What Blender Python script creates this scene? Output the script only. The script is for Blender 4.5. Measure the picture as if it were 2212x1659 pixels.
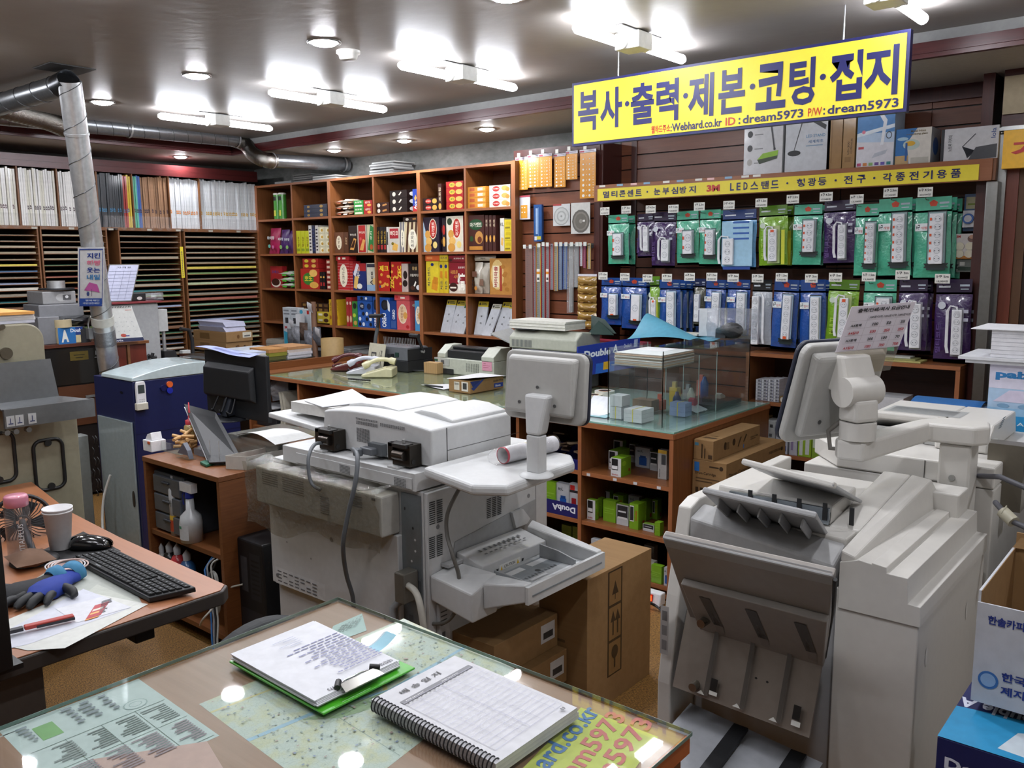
import bpy,bmesh,math,random
import numpy as np
from mathutils import Vector,Matrix
for o in list(bpy.data.objects):bpy.data.objects.remove(o)
sc=bpy.context.scene
COL=sc.collection
random.seed(7)
PI=math.pi
# ---------- camera: levelled frame recovered from the room's three vanishing directions ----------
F_PX=1876.736
CAM_R=Matrix(((0.768,-0.088,0.635),(0.641,0.117,-0.759),(-0.008,0.989,0.146)))
def _cam():
 va=(-1165.0,570.0);vb=(2690.0,540.0);cx,cy=1106.0,829.5
 f=math.sqrt(-((va[0]-cx)*(vb[0]-cx)+(va[1]-cy)*(vb[1]-cy)))
 x=-Vector((va[0]-cx,-(va[1]-cy),-f)).normalized()
 y=Vector((vb[0]-cx,-(vb[1]-cy),-f)).normalized()
 y=(y-x*x.dot(y)).normalized();z=x.cross(y)
 return f,Matrix((x,y,z))
F_PX,CAM_R=_cam()
H=1.6
def P(u,v,X=None,Y=None,Z=None):
 """photo pixel -> point on one world plane (used once, to read off real positions)"""
 d=CAM_R@Vector((u-1106.0,-(v-829.5),-F_PX))
 t=X/d.x if X is not None else(Y/d.y if Y is not None else(Z-H)/d.z)
 return Vector((0,0,H))+d*t
cd=bpy.data.cameras.new('camera');cam=bpy.data.objects.new('camera',cd);COL.objects.link(cam)
cam.matrix_world=Matrix.Translation((0,0,H))@CAM_R.to_4x4()
cd.sensor_fit='HORIZONTAL';cd.sensor_width=36;cd.lens=F_PX/2212*36;cd.clip_start=.02;cd.clip_end=60
sc.camera=cam
# ---------- world, exposure ----------
w=bpy.data.worlds.new('world');sc.world=w;w.use_nodes=True
w.node_tree.nodes['Background'].inputs[0].default_value=(.8,.85,.9,1);w.node_tree.nodes['Background'].inputs[1].default_value=.3
vs=sc.view_settings;vs.view_transform='Standard';vs.look='None';vs.gamma=1;vs.use_curve_mapping=False
vs.exposure=1.55
TUBE_POWER=21.0;SPOT_POWER=110.0
try:
 sc.cycles.use_denoising=True;sc.cycles.max_bounces=6;sc.cycles.diffuse_bounces=3;sc.cycles.glossy_bounces=2;sc.cycles.use_adaptive_sampling=True;sc.cycles.adaptive_threshold=.05;sc.cycles.transparent_max_bounces=16
 sc.cycles.sample_clamp_indirect=6;sc.cycles.caustics_reflective=False;sc.cycles.caustics_refractive=False
except Exception:pass
# ---------- materials ----------
def lin(h):
 if not isinstance(h,str):return tuple(h)[:3]
 c=[int(h[i:i+2],16)/255 for i in(0,2,4)]
 return tuple(x/12.92 if x<=.04045 else((x+.055)/1.055)**2.4 for x in c)
_MC={}
def _base(name):
 m=bpy.data.materials.new(name);m.use_nodes=True;nt=m.node_tree
 return m,nt,nt.nodes['Principled BSDF'],nt.nodes['Material Output']
def _tex(nt,kind='ShaderNodeTexNoise',scale=(1,1,1),**kw):
 tc=nt.nodes.new('ShaderNodeTexCoord');mp=nt.nodes.new('ShaderNodeMapping');t=nt.nodes.new(kind)
 mp.inputs['Scale'].default_value=scale
 nt.links.new(tc.outputs['Object'],mp.inputs[0]);nt.links.new(mp.outputs[0],t.inputs['Vector'])
 for k,v in kw.items():t.inputs[k].default_value=v
 return t
def _ramp(nt,src,stops):
 r=nt.nodes.new('ShaderNodeValToRGB');e=r.color_ramp.elements
 while len(e)<len(stops):e.new(.5)
 for i,(p,c)in enumerate(stops):e[i].position=p;e[i].color=(*lin(c),1)
 nt.links.new(src,r.inputs[0]);return r
def _bump(nt,src,b,strength,dist=.002):
 n=nt.nodes.new('ShaderNodeBump');n.inputs['Strength'].default_value=strength;n.inputs['Distance'].default_value=dist
 nt.links.new(src,n.inputs['Height']);nt.links.new(n.outputs[0],b.inputs['Normal'])
def pm(h,rough=.5,metal=0.,var=.06,coat=0.,bump=0.,bscale=60.,emit=0.):
 k=('p',h,rough,metal,var,coat,bump,bscale,emit)
 if k in _MC:return _MC[k]
 m,nt,b,out=_base('paint_%s'%(h if isinstance(h,str)else 'mix'))
 c=lin(h);t=_tex(nt,scale=(9,9,9),Detail=3.0)
 lo=tuple(max(0,x*(1-var))for x in c);hi=tuple(min(1,x*(1+var))for x in c)
 r=nt.nodes.new('ShaderNodeValToRGB');r.color_ramp.elements[0].position=.3;r.color_ramp.elements[1].position=.7
 r.color_ramp.elements[0].color=(*lo,1);r.color_ramp.elements[1].color=(*hi,1)
 nt.links.new(t.outputs[0],r.inputs[0]);nt.links.new(r.outputs[0],b.inputs['Base Color'])
 b.inputs['Roughness'].default_value=rough;b.inputs['Metallic'].default_value=metal
 if coat:b.inputs['Coat Weight'].default_value=coat;b.inputs['Coat Roughness'].default_value=.12
 if bump:
  t2=_tex(nt,scale=(bscale,)*3,Detail=4.0);_bump(nt,t2.outputs[0],b,bump,.004)
 if emit:b.inputs['Emission Color'].default_value=(*c,1);b.inputs['Emission Strength'].default_value=emit
 _MC[k]=m;return m
def wood(c1,c2,axis='x',rough=.38,name='wood',fine=1.0):
 k=('w',c1,c2,axis,rough)
 if k in _MC:return _MC[k]
 m,nt,b,out=_base(name)
 s={'x':(1.2,22,22),'y':(22,1.2,22),'z':(22,22,1.2)}[axis]
 t=_tex(nt,scale=tuple(v*fine for v in s),Detail=6.0,Roughness=.65)
 r=_ramp(nt,t.outputs[0],[(.25,c1),(.75,c2)])
 nt.links.new(r.outputs[0],b.inputs['Base Color']);b.inputs['Roughness'].default_value=rough
 _bump(nt,t.outputs[0],b,.15,.001)
 _MC[k]=m;return m
def clear(name='clear_plastic',tint='ffffff',gloss=.1,rough=.05,opac=.0,bump=0.,bscale=25.):
 """thin clear sheet: mostly transparent, some sharp reflection, a little body colour"""
 k=('c',tint,gloss,rough,opac,bump,bscale)
 if k in _MC:return _MC[k]
 m,nt,b,out=_base(name);nt.nodes.remove(b)
 tr=nt.nodes.new('ShaderNodeBsdfTransparent');gl=nt.nodes.new('ShaderNodeBsdfGlossy');df=nt.nodes.new('ShaderNodeBsdfDiffuse')
 m1=nt.nodes.new('ShaderNodeMixShader');m2=nt.nodes.new('ShaderNodeMixShader');fr=nt.nodes.new('ShaderNodeLayerWeight');ad=nt.nodes.new('ShaderNodeMath');pw=nt.nodes.new('ShaderNodeMath');ml=nt.nodes.new('ShaderNodeMath')
 tr.inputs[0].default_value=(*lin(tint),1);gl.inputs['Roughness'].default_value=rough;df.inputs[0].default_value=(*lin(tint),1)
 fr.inputs[0].default_value=.5;pw.operation='POWER';pw.inputs[1].default_value=4;ml.operation='MULTIPLY';ml.inputs[1].default_value=.7;ad.operation='ADD';ad.inputs[1].default_value=gloss;ad.use_clamp=True
 nt.links.new(fr.outputs['Facing'],pw.inputs[0]);nt.links.new(pw.outputs[0],ml.inputs[0]);nt.links.new(ml.outputs[0],ad.inputs[0]);m1.inputs[0].default_value=opac
 nt.links.new(tr.outputs[0],m1.inputs[1]);nt.links.new(df.outputs[0],m1.inputs[2])
 nt.links.new(ad.outputs[0],m2.inputs[0]);nt.links.new(m1.outputs[0],m2.inputs[1]);nt.links.new(gl.outputs[0],m2.inputs[2])
 nt.links.new(m2.outputs[0],out.inputs[0])
 if bump:
  t=_tex(nt,scale=(bscale,)*3,Detail=3.0);bn=nt.nodes.new('ShaderNodeBump');bn.inputs['Strength'].default_value=bump;bn.inputs['Distance'].default_value=.01
  nt.links.new(t.outputs[0],bn.inputs['Height'])
  for x in(gl,df):nt.links.new(bn.outputs[0],x.inputs['Normal'])
 _MC[k]=m;return m
def emis(c,s):
 k=('e',c,s)
 if k in _MC:return _MC[k]
 m,nt,b,out=_base('light_emitter');nt.nodes.remove(b);e=nt.nodes.new('ShaderNodeEmission')
 e.inputs[0].default_value=(*lin(c),1);e.inputs[1].default_value=s;nt.links.new(e.outputs[0],out.inputs[0])
 _MC[k]=m;return m
 # ---------- mesh builder ----------
_TC={}
def _textmesh(s,bold):
 k=(s,bold)
 if k in _TC:return _TC[k]
 c=bpy.data.curves.new('t','FONT');c.body=s;c.resolution_u=2;c.offset=bold
 o=bpy.data.objects.new('t',c)
 me=bpy.data.meshes.new_from_object(o)
 vs_=[(v.co.x,v.co.y)for v in me.vertices];fs=[tuple(p.vertices)for p in me.polygons]
 bpy.data.objects.remove(o);bpy.data.curves.remove(c);bpy.data.meshes.remove(me)
 if vs_:
  x0=min(v[0]for v in vs_);x1=max(v[0]for v in vs_);y0=min(v[1]for v in vs_);y1=max(v[1]for v in vs_)
  vs_=[(v[0]-x0,v[1]-y0)for v in vs_];r=(vs_,fs,x1-x0,y1-y0)
 else:r=([],[],1,1)
 _TC[k]=r;return r
class MB:
 def __init__(s):s.v=[];s.f=[];s.m=[];s.s=[];s.mats=[];s.T=None;s.uid=0
 def mi(s,m):
  if isinstance(m,str):m=pm(m)
  if m not in s.mats:s.mats.append(m)
  return s.mats.index(m)
 def add(s,vs_,fs,mat,smooth=False):
  n=len(s.v);i=s.mi(mat)
  s.v+=[tuple(s.T@Vector(v))for v in vs_]if s.T is not None else[tuple(v)for v in vs_]
  for f in fs:s.f.append(tuple(n+a for a in f));s.m.append(i);s.s.append(smooth)
  return s
 def box(s,x0,x1,y0,y1,z0,z1,mat,top=None,taper=None):
  v=[(x0,y0,z0),(x1,y0,z0),(x1,y1,z0),(x0,y1,z0),(x0,y0,z1),(x1,y0,z1),(x1,y1,z1),(x0,y1,z1)]
  if taper:
   a,b,c,d=taper
   v[4:]=[(x0+a,y0+c,z1),(x1+b,y0+c,z1),(x1+b,y1+d,z1),(x0+a,y1+d,z1)]
  return s.add(v,[(0,3,2,1),(4,5,6,7),(0,1,5,4),(1,2,6,5),(2,3,7,6),(3,0,4,7)],mat)
 def hexa(s,v,mat):
  return s.add(v,[(0,3,2,1),(4,5,6,7),(0,1,5,4),(1,2,6,5),(2,3,7,6),(3,0,4,7)],mat)
 def prism(s,pts,ax,a,b,mat):
  """outline extruded along axis: ax 'x': pts (y,z); 'y': (x,z); 'z': (x,y)"""
  f={'x':lambda p,t:(t,p[0],p[1]),'y':lambda p,t:(p[0],t,p[1]),'z':lambda p,t:(p[0],p[1],t)}[ax]
  n=len(pts);vs_=[f(p,a)for p in pts]+[f(p,b)for p in pts]
  fs=[tuple(range(n)),tuple(range(2*n-1,n-1,-1))]+[(i,i+n,(i+1)%n+n,(i+1)%n)for i in range(n)]
  return s.add(vs_,fs,mat)
 def slab(s,pts,th,mat):
  """polygon in space with thickness th along its normal"""
  p=[Vector(q)for q in pts];nrm=(p[1]-p[0]).cross(p[2]-p[0]).normalized()*th;n=len(p)
  return s.add(p+[q+nrm for q in p],[tuple(range(n-1,-1,-1)),tuple(range(n,2*n))]+[(i,(i+1)%n,(i+1)%n+n,i+n)for i in range(n)],mat)
 def cyl(s,p0,p1,r0,mat,r1=None,n=20,caps=True,capmat=None):
  p0=Vector(p0);p1=Vector(p1);r1=r0 if r1 is None else r1;d=(p1-p0).normalized()
  a=d.orthogonal().normalized();b=d.cross(a)
  c=[a*math.cos(2*PI*i/n)+b*math.sin(2*PI*i/n)for i in range(n)]
  s.add([p0+k*r0 for k in c]+[p1+k*r1 for k in c],[(i,(i+1)%n,(i+1)%n+n,i+n)for i in range(n)],mat,True)
  if caps:s.add([p0+k*r0 for k in c],[tuple(range(n-1,-1,-1))],capmat or mat);s.add([p1+k*r1 for k in c],[tuple(range(n))],capmat or mat)
  return s
 def lathe(s,c,prof,mat,n=24,axis=(0,0,1)):
  d=Vector(axis).normalized();a=d.orthogonal().normalized();b=d.cross(a);c=Vector(c)
  k=[a*math.cos(2*PI*i/n)+b*math.sin(2*PI*i/n)for i in range(n)];m=len(prof)
  vs_=[c+k[i]*r+d*z for r,z in prof for i in range(n)]
  return s.add(vs_,[(j*n+i,j*n+(i+1)%n,(j+1)*n+(i+1)%n,(j+1)*n+i)for j in range(m-1)for i in range(n)],mat,True)
 def tube(s,pts,r,mat,n=8,rr=None):
  p=[Vector(q)for q in pts];m=len(p);up=None;vs_=[]
  for i in range(m):
   d=(p[min(i+1,m-1)]-p[max(i-1,0)]).normalized()
   if up is None:up=d.orthogonal().normalized()
   up=(up-d*up.dot(d)).normalized();b=d.cross(up);q=rr[i]if rr else r
   vs_+=[p[i]+(up*math.cos(2*PI*k/n)+b*math.sin(2*PI*k/n))*q for k in range(n)]
  s.add(vs_,[(j*n+i,j*n+(i+1)%n,(j+1)*n+(i+1)%n,(j+1)*n+i)for j in range(m-1)for i in range(n)],mat,True)
  return s.add(vs_[:n]+vs_[-n:],[tuple(range(n-1,-1,-1)),tuple(range(n,2*n))],mat)
 def ball(s,c,r,mat,n=14,sc=(1,1,1)):
  c=Vector(c);m=n//2;vs_=[]
  for j in range(m+1):
   t=PI*j/m
   vs_+=[c+Vector((r*sc[0]*math.sin(t)*math.cos(2*PI*i/n),r*sc[1]*math.sin(t)*math.sin(2*PI*i/n),-r*sc[2]*math.cos(t)))for i in range(n)]
  return s.add(vs_,[(j*n+i,j*n+(i+1)%n,(j+1)*n+(i+1)%n,(j+1)*n+i)for j in range(m)for i in range(n)],mat,True)
 def grid(s,fn,nu,nv,mat,smooth=True):
  vs_=[fn(i/nu,j/nv)for j in range(nv+1)for i in range(nu+1)]
  return s.add(vs_,[(j*(nu+1)+i,j*(nu+1)+i+1,(j+1)*(nu+1)+i+1,(j+1)*(nu+1)+i)for j in range(nv)for i in range(nu)],mat,smooth)
 def text(s,t,o,ux,uy,h,mat,w=None,bold=.01,align='l',lift=.0006):
  """lettering on a surface: o lower-left, ux/uy unit directions, h glyph height, w forced width"""
  vs_,fs,tw,th=_textmesh(t,bold);ux=Vector(ux).normalized();uy=Vector(uy).normalized();o=Vector(o)
  sy=h/th;sx=(w/tw)if w else sy
  if align=='c':o=o-ux*tw*sx/2
  n=ux.cross(uy)*lift
  return s.add([o+ux*v[0]*sx+uy*v[1]*sy+n for v in vs_],fs,mat)
 def art(s,o,ux,uy,items,lift=.0005):
  """flat print on the parallelogram o, ux, uy (full-length vectors); items in 0..1"""
  o=Vector(o);ux=Vector(ux);uy=Vector(uy);n=ux.cross(uy).normalized();W=ux.length;Hh=uy.length
  for k,it in enumerate(items):
   l=n*(lift+k*min(.0001,.003/len(items)));t=it[0]
   if t=='r':x0,y0,x1,y1,c=it[1:6];q=[(x0,y0),(x1,y0),(x1,y1),(x0,y1)]
   elif t=='p':q,c=it[1],it[2]
   elif t=='e':
    x,y,rx,ry,c=it[1:6];nn=14 if max(rx*W,ry*Hh)>.01 else 8
    q=[(x+rx*math.cos(2*PI*i/nn),y+ry*math.sin(2*PI*i/nn))for i in range(nn)]
   elif t=='t':
    tx,x,y,h,c=it[1:6];ww=it[6]if len(it)>6 else None;ver=it[7]if len(it)>7 else 0;bd=it[8]if len(it)>8 else .012
    if ver==1:s.text(tx,o+ux*x+uy*y+l,uy,-ux,h*W,s_m(c),w=ww*Hh if ww else None,bold=bd,lift=0)
    elif ver==2:s.text(tx,o+ux*x+uy*y+l,-ux,-uy,h*Hh,s_m(c),w=ww*W if ww else None,bold=bd,lift=0)
    else:s.text(tx,o+ux*x+uy*y+l,ux,uy,h*Hh,s_m(c),w=ww*W if ww else None,bold=bd,lift=0)
    continue
   s.add([o+ux*a+uy*b+l for a,b in q],[tuple(range(len(q)))],s_m(c))
  return s
 def build(s,name,parent=None,origin=None,bevel=0.,seg=2,sub=0,fix=True):
  vs_=np.array([tuple(v)for v in s.v],dtype=float)
  if parent is not None:og=Vector(parent['_o'])
  elif origin is not None:og=Vector(origin)
  else:og=Vector(((vs_[:,0].min()+vs_[:,0].max())/2,(vs_[:,1].min()+vs_[:,1].max())/2,vs_[:,2].min()))
  vs_-=np.array(og)
  me=bpy.data.meshes.new(name);me.from_pydata(vs_.tolist(),[],s.f)
  for m in s.mats:me.materials.append(m)
  me.polygons.foreach_set('material_index',s.m);me.polygons.foreach_set('use_smooth',s.s)
  if fix and not s.uid:
   bm=bmesh.new();bm.from_mesh(me)
   closed=[e for e in bm.edges if e.is_boundary]
   if not closed:bmesh.ops.recalc_face_normals(bm,faces=bm.faces);bm.to_mesh(me)
   bm.free()
  me.update()
  o=bpy.data.objects.new(name,me);COL.objects.link(o);o['_o']=tuple(og)
  if parent is not None:o.parent=parent
  else:o.location=og
  if bevel:
   b=o.modifiers.new('bevel','BEVEL');b.width=bevel;b.segments=seg;b.limit_method='ANGLE';b.angle_limit=.6
  if sub:q=o.modifiers.new('sub','SUBSURF');q.levels=q.render_levels=sub
  return o
def s_m(c):return pm(c,.4)if isinstance(c,str)else c
def tag(o,label,cat,group=None,kind=None):
 o['label']=label;o['category']=cat
 if group:o['group']=group
 if kind:o['kind']=kind
 return o
def thing(name,label,cat,loc,group=None):
 o=bpy.data.objects.new(name,None);COL.objects.link(o);o.location=loc;o['_o']=tuple(loc);o.empty_display_size=.05
 return tag(o,label,cat,group)
def struct(name,mb,**k):
 o=mb.build(name,**k);o['kind']='structure';return o
def dup(root,delta,label=None,rz=0.):
 c=root.copy();COL.objects.link(c);c.location=root.location+Vector(delta);c.rotation_euler.z+=rz
 if label:c['label']=label
 for ch in root.children:
  d=ch.copy();COL.objects.link(d);d.parent=c
  for g in ch.children:e=g.copy();COL.objects.link(e);e.parent=d
 return c
ORD=['first','second','third','fourth','fifth','sixth','seventh','eighth','ninth','tenth','eleventh','twelfth','thirteenth','fourteenth','fifteenth','sixteenth','seventeenth','eighteenth','nineteenth','twentieth','twenty-first','twenty-second','twenty-third','twenty-fourth','twenty-fifth']
# ================= ROOM SHELL =================
ZC,ZS=2.541,2.432
XW,YW,XR,YB=-7.35,4.97,1.5,-1.6
TX,TY=-6.45,4.165
def mat_ceiling():
 m,nt,b,out=_base('ceiling_paint')
 t=_tex(nt,scale=(.8,.8,.8),Detail=5.0);r=_ramp(nt,t.outputs[0],[(.3,'8d8782'),(.7,'958f8a')])
 nt.links.new(r.outputs[0],b.inputs['Base Color']);b.inputs['Roughness'].default_value=.42;b.inputs['Specular IOR Level'].default_value=.3
 t2=_tex(nt,scale=(3,3,3),Detail=4.0);_bump(nt,t2.outputs[0],b,.12,.01);return m
def mat_cork():
 m,nt,b,out=_base('cork_floor')
 t=_tex(nt,scale=(22,60,40),Detail=4.0,Roughness=.7);v=_tex(nt,'ShaderNodeTexVoronoi',scale=(24,60,30))
 r=_ramp(nt,t.outputs[0],[(.40,'2a180a'),(.48,'7a5526'),(.6,'a87e3e')])
 r2=_ramp(nt,v.outputs['Distance'],[(.1,'8a6632'),(.8,'4e3416')])
 mx=nt.nodes.new('ShaderNodeMix');mx.data_type='RGBA';mx.inputs[0].default_value=.18
 nt.links.new(r.outputs[0],mx.inputs[6]);nt.links.new(r2.outputs[0],mx.inputs[7]);nt.links.new(mx.outputs[2],b.inputs['Base Color'])
 b.inputs['Roughness'].default_value=.6;_bump(nt,t.outputs[0],b,.4,.003);return m
def mat_concrete():
 m,nt,b,out=_base('grey_plaster')
 t=_tex(nt,scale=(2.5,2.5,5),Detail=8.0,Roughness=.65);r=_ramp(nt,t.outputs[0],[(.3,'6f716f'),(.7,'8f918e')])
 nt.links.new(r.outputs[0],b.inputs['Base Color']);b.inputs['Roughness'].default_value=.85;return m
CEIL=mat_ceiling();CORK=mat_cork();CONC=mat_concrete()
MAH=wood('45191a','5c2323','x',.33,'dark_red_moulding');MAHY=wood('45191a','5c2323','y',.33,'dark_red_moulding')
struct('floor',MB().box(XW-.1,XR+.1,YB-.1,YW+.1,-.1,0,CORK))
struct('ceiling',MB().box(TX,XR+.1,YB-.1,TY,ZC,ZC+.1,CEIL))
SOF=pm('b3ada4',.6)
FASC=pm('9a9a98',.55)
struct('ceiling_soffit',MB().box(XW-.1,XR+.1,TY,YW+.1,ZS,ZC+.1,SOF).box(XW-.1,TX,YB-.1,TY,ZS,ZC+.1,SOF).box(TX+.001,XR,TY-.004,TY-.001,ZS+.02,ZC,FASC).box(TX+.001,TX+.004,YB,TY,ZS+.02,ZC,FASC))
struct('trim_1',MB().prism([(TY-.002,ZS-.006),(TY-.034,ZS-.006),(TY-.034,ZS+.012),(TY-.024,ZS+.016),(TY-.024,ZS+.062),(TY-.002,ZS+.062)],'x',TX,XR,MAH))
struct('trim_2',MB().prism([(TX+.002,ZS-.006),(TX+.034,ZS-.006),(TX+.034,ZS+.012),(TX+.024,ZS+.016),(TX+.024,ZS+.062),(TX+.002,ZS+.062)],'y',YB,TY-.03,MAHY))
struct('wall_back',MB().box(XW-.1,XR+.1,YW,YW+.1,0,ZS,CONC))
struct('wall_left',MB().box(XW-.1,XW,YB,YW,0,ZS,pm('4a4744',.8)))
WALLP=pm('c9c6bf',.8)
struct('wall_right',MB().box(XR,XR+.1,YB,YW,0,ZC,WALLP))
struct('wall_front',MB().box(XW,XR,YB-.1,YB,0,ZC,WALLP))
# ================= CEILING LAMPS =================
TUBE=emis('f3f7ff',TUBE_POWER);WHT=pm('d8d8d4',.4)
def ceiling_lamp(x,y,label):
 L=thing('fluorescent_ceiling_lamp',label,'ceiling lamp',(x,y,ZC),'twin tube fluorescent lamps across the ceiling')
 MB().box(x-.045,x+.045,y-.16,y+.16,ZC-.006,ZC,'6b6b6b').box(x-.06,x+.06,y-.055,y+.055,ZC-.075,ZC-.006,WHT,taper=None).build('lamp_base',L,bevel=.006)
 for sx,s in((-.012,-1),(.012,1)):
  xx=x+sx*1.6
  MB().tube([(xx,y+s*.06,ZC-.052),(xx,y+s*.20,ZC-.052),(xx,y+s*.385,ZC-.052),(xx,y+s*.405,ZC-.052)],.021,TUBE,12,[.021,.021,.021,.012]).build('tube',L)
  MB().cyl((xx,y+s*.045,ZC-.052),(xx,y+s*.066,ZC-.052),.024,WHT).build('tube_socket',L)
 return L
lx=[-1.05,-2.09,-3.1,-4.13,-5.31]
names=['twin tube ceiling lamp above the right end of the yellow sign','twin tube ceiling lamp left of the big yellow sign, third row mate nearest it','twin tube ceiling lamp in front of the round ceiling sensor','twin tube ceiling lamp between the duct end and the snack shelf, second farthest','farthest twin tube ceiling lamp, next to the crinkled duct elbow']
names[1]='twin tube ceiling lamp nearest to the left end of the big yellow sign'
for x,n in zip(lx,names):ceiling_lamp(x,3.33,n)
for x in lx[:4]:
 ceiling_lamp(x,.55,'twin tube ceiling lamp of the row near the counter side of the shop')
SPOT=emis('f8f9ff',SPOT_POWER);CHR=pm('9a9a9a',.3,.9)
def downlight(x,y,z,label,r=.062):
 L=thing('recessed_downlight',label,'ceiling light',(x,y,z),'round recessed downlights')
 MB().lathe((x,y,z),[(r+.014,0),(r+.012,-.006),(r,-.004),(r-.004,.0)],CHR,28).build('trim_ring',L)
 MB().lathe((x,y,z-.001),[(r-.002,0),(r*.8,-.010),(r*.4,-.016),(.0005,-.017)],SPOT,24).build('bulb',L)
for u,v,n in[(700,91,'round recessed downlight beside the ceiling smoke sensor'),(425,163,'middle one of the three round downlights left of the tube lamps'),(221,220,'round recessed downlight nearest to the vertical metal duct')]:
 p=P(u,v,Z=ZC);downlight(p.x,p.y,ZC,n)
for u,v,n in[(390,338,'round downlight in the border soffit above the wrapped foam boards'),(722,324,'soffit downlight nearest the end of the horizontal duct'),(873,303,'soffit downlight above the middle of the snack shelf'),(1052,278,'soffit downlight left of the big yellow sign')]:
 p=P(u,v,Z=ZS);downlight(p.x,p.y,ZS,n,.05)
p=P(1095,-8,Z=ZC);downlight(p.x,p.y,ZC,'round downlight cut by the top edge of the picture')
for x,y in((-4.45,1.5),(-3.2,1.5),(-1.1,2.0),(-5.6,1.5),(-.2,1.0),(.6,2.6)):
 downlight(x,y,ZC,'round recessed downlight outside the view over the work desks')
p=P(752,110,Z=ZC)
S=MB().lathe((p.x,p.y,ZC),[(.055,0),(.055,-.012),(.045,-.016),(.04,-.035),(.03,-.042),(.0005,-.042)],pm('b9b7b2',.45),28).build('smoke_sensor')
tag(S,'round off-white smoke sensor on the ceiling beside a downlight','smoke sensor')
# ================= HANGING SIGN =================
YS=3.5
sx0,sx1,sz0,sz1=-2.537,-1.01,2.118,2.411
NAVY=pm('1b1d5e',.4);YEL=pm('f1dc3a',.45,var=.02);RED=pm('c32a1e',.4)
sg=thing('hanging_sign','long yellow hanging sign with large navy Korean lettering and a navy border','sign',(sx0,YS,sz0))
MB().box(sx0,sx1,YS,YS+.03,sz0,sz1,NAVY).build('sign_frame',sg)
MB().box(sx0+.012,sx1-.012,YS-.003,YS-.0005,sz0+.012,sz1-.012,YEL).build('sign_face',sg)
def spx(u):
 return P(u,200,Y=YS).x
b=MB();gl=[('복',1250,1294),('사',1298,1345),('출',1364,1414),('력',1419,1467),('제',1488,1543),('본',1553,1610),('코',1634,1698),('팅',1705,1761),('접',1792,1862),('지',1866,1939)]
for g,u0,u1 in gl:
 x0=spx(u0);x1=spx(u1);b.text(g,(x0,YS-.004,sz0+.066),(1,0,0),(0,0,1),.180,NAVY,w=x1-x0,bold=.03)
for u in(1356,1482,1626,1777):b.art((spx(u)-.012,YS-.004,sz0+.152),(.024,0,0),(0,0,.024),[('e',.5,.5,.5,.5,NAVY)])
y2=sz0+.019
for t,u0,u1,h,c,bd in[('웹하드주소',1409,1450,.034,RED,.02),(':Webhard.co.kr',1451,1562,.034,NAVY,.02),('ID',1570,1591,.032,RED,.01),(':',1598,1602,.026,NAVY,.03),('dream5973',1607,1738,.034,NAVY,.02),('P/W',1748,1778,.032,RED,.01),(':',1781,1785,.026,NAVY,.03),('dream5973',1790,1943,.034,NAVY,.02)]:
 b.text(t,(spx(u0),YS-.004,y2),(1,0,0),(0,0,1),h,c,w=spx(u1)-spx(u0),bold=bd)
b.build('sign_lettering',sg)
for x in(sx0+.25,sx1-.25):
 MB().cyl((x,YS+.015,sz1),(x,YS+.015,ZC),.003,CHR,n=6).build('hanging_wire',sg)
 # ================= DISPLAY SHELVING ON THE BACK WALL =================
W1=wood('663a1c','80502c','x',.4,'orange_brown_laminate');W1Y=wood('663a1c','80502c','y',.4,'orange_brown_laminate');W1Z=wood('663a1c','80502c','z',.4,'orange_brown_laminate')
WE=wood('8a5230','9e6440','x',.4,'laminate_edge');WEZ=wood('8a5230','9e6440','z',.4,'laminate_edge')
SLA=wood('6c3c27','804b31','x',.36,'slat_wall_board');DRK=wood('3f1b16','50241c','z',.35,'dark_mahogany')
YF=4.65
sh_z=[2.235,1.935,1.632,1.328,1.03,.73]
sh_x=[-6.87]+[P(u,545,Y=YF).x for u in(634.5,715.5,809.5,907.5,1006)]+[-3.862]
T=.018
S=thing('snack_shelf','tall orange-brown wooden shelf with six columns of open compartments full of snack boxes','shelf unit',(-5.37,YF+.15,0))
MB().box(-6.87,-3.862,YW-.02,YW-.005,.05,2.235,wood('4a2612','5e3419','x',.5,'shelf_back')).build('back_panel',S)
for i,z in enumerate(sh_z+[.42,.08]):
 MB().box(-6.87+T/2+.001,-3.862-T/2-.001,YF+.002,YW-.021,z-T,z,W1).box(-6.87+T,-3.862-T/2-.001,YF,YF+.002,z-T,z,WE).build('top_board' if i==0 else 'shelf_board',S)
for i,x in enumerate(sh_x):
 thick=i in(0,2,4,6);t=T*(1.0 if thick else .5)
 nm='side_panel' if i in(0,6)else 'divider'
 dy=-.003 if thick else .003
 MB().box(x-t,x+t,YF+dy,YW-.021,0,2.238 if i in(0,6)else 2.217,W1Z).box(x-t,x+t,YF+dy-.001,YF+dy,0,2.238 if i in(0,6)else 2.217,WEZ).build(nm,S)
 # ---- ruler panel (slat wall) between the snack shelf and the socket bay ----
YR=4.72
xa,xb=P(1112,500,Y=YR).x,P(1296,500,Y=YR).x
MB_=MB().box(xa,xb,YR+.02,YR+.05,0,2.30,'24100a')
z=.40
while z<2.26:
 MB_.box(xa+.05,xb-.045,YR+.002,YR+.02,z,z+.082,SLA);z+=.09
MB_.box(xa,xa+.05,YR-.004,YR+.02,0,2.30,DRK).box(xb-.045,xb,YR-.004,YR+.02,0,2.30,DRK).box(xa,xb,YR-.006,YR+.02,2.26,2.31,DRK)
struct('wall_back_ruler_panel',MB_)
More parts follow.
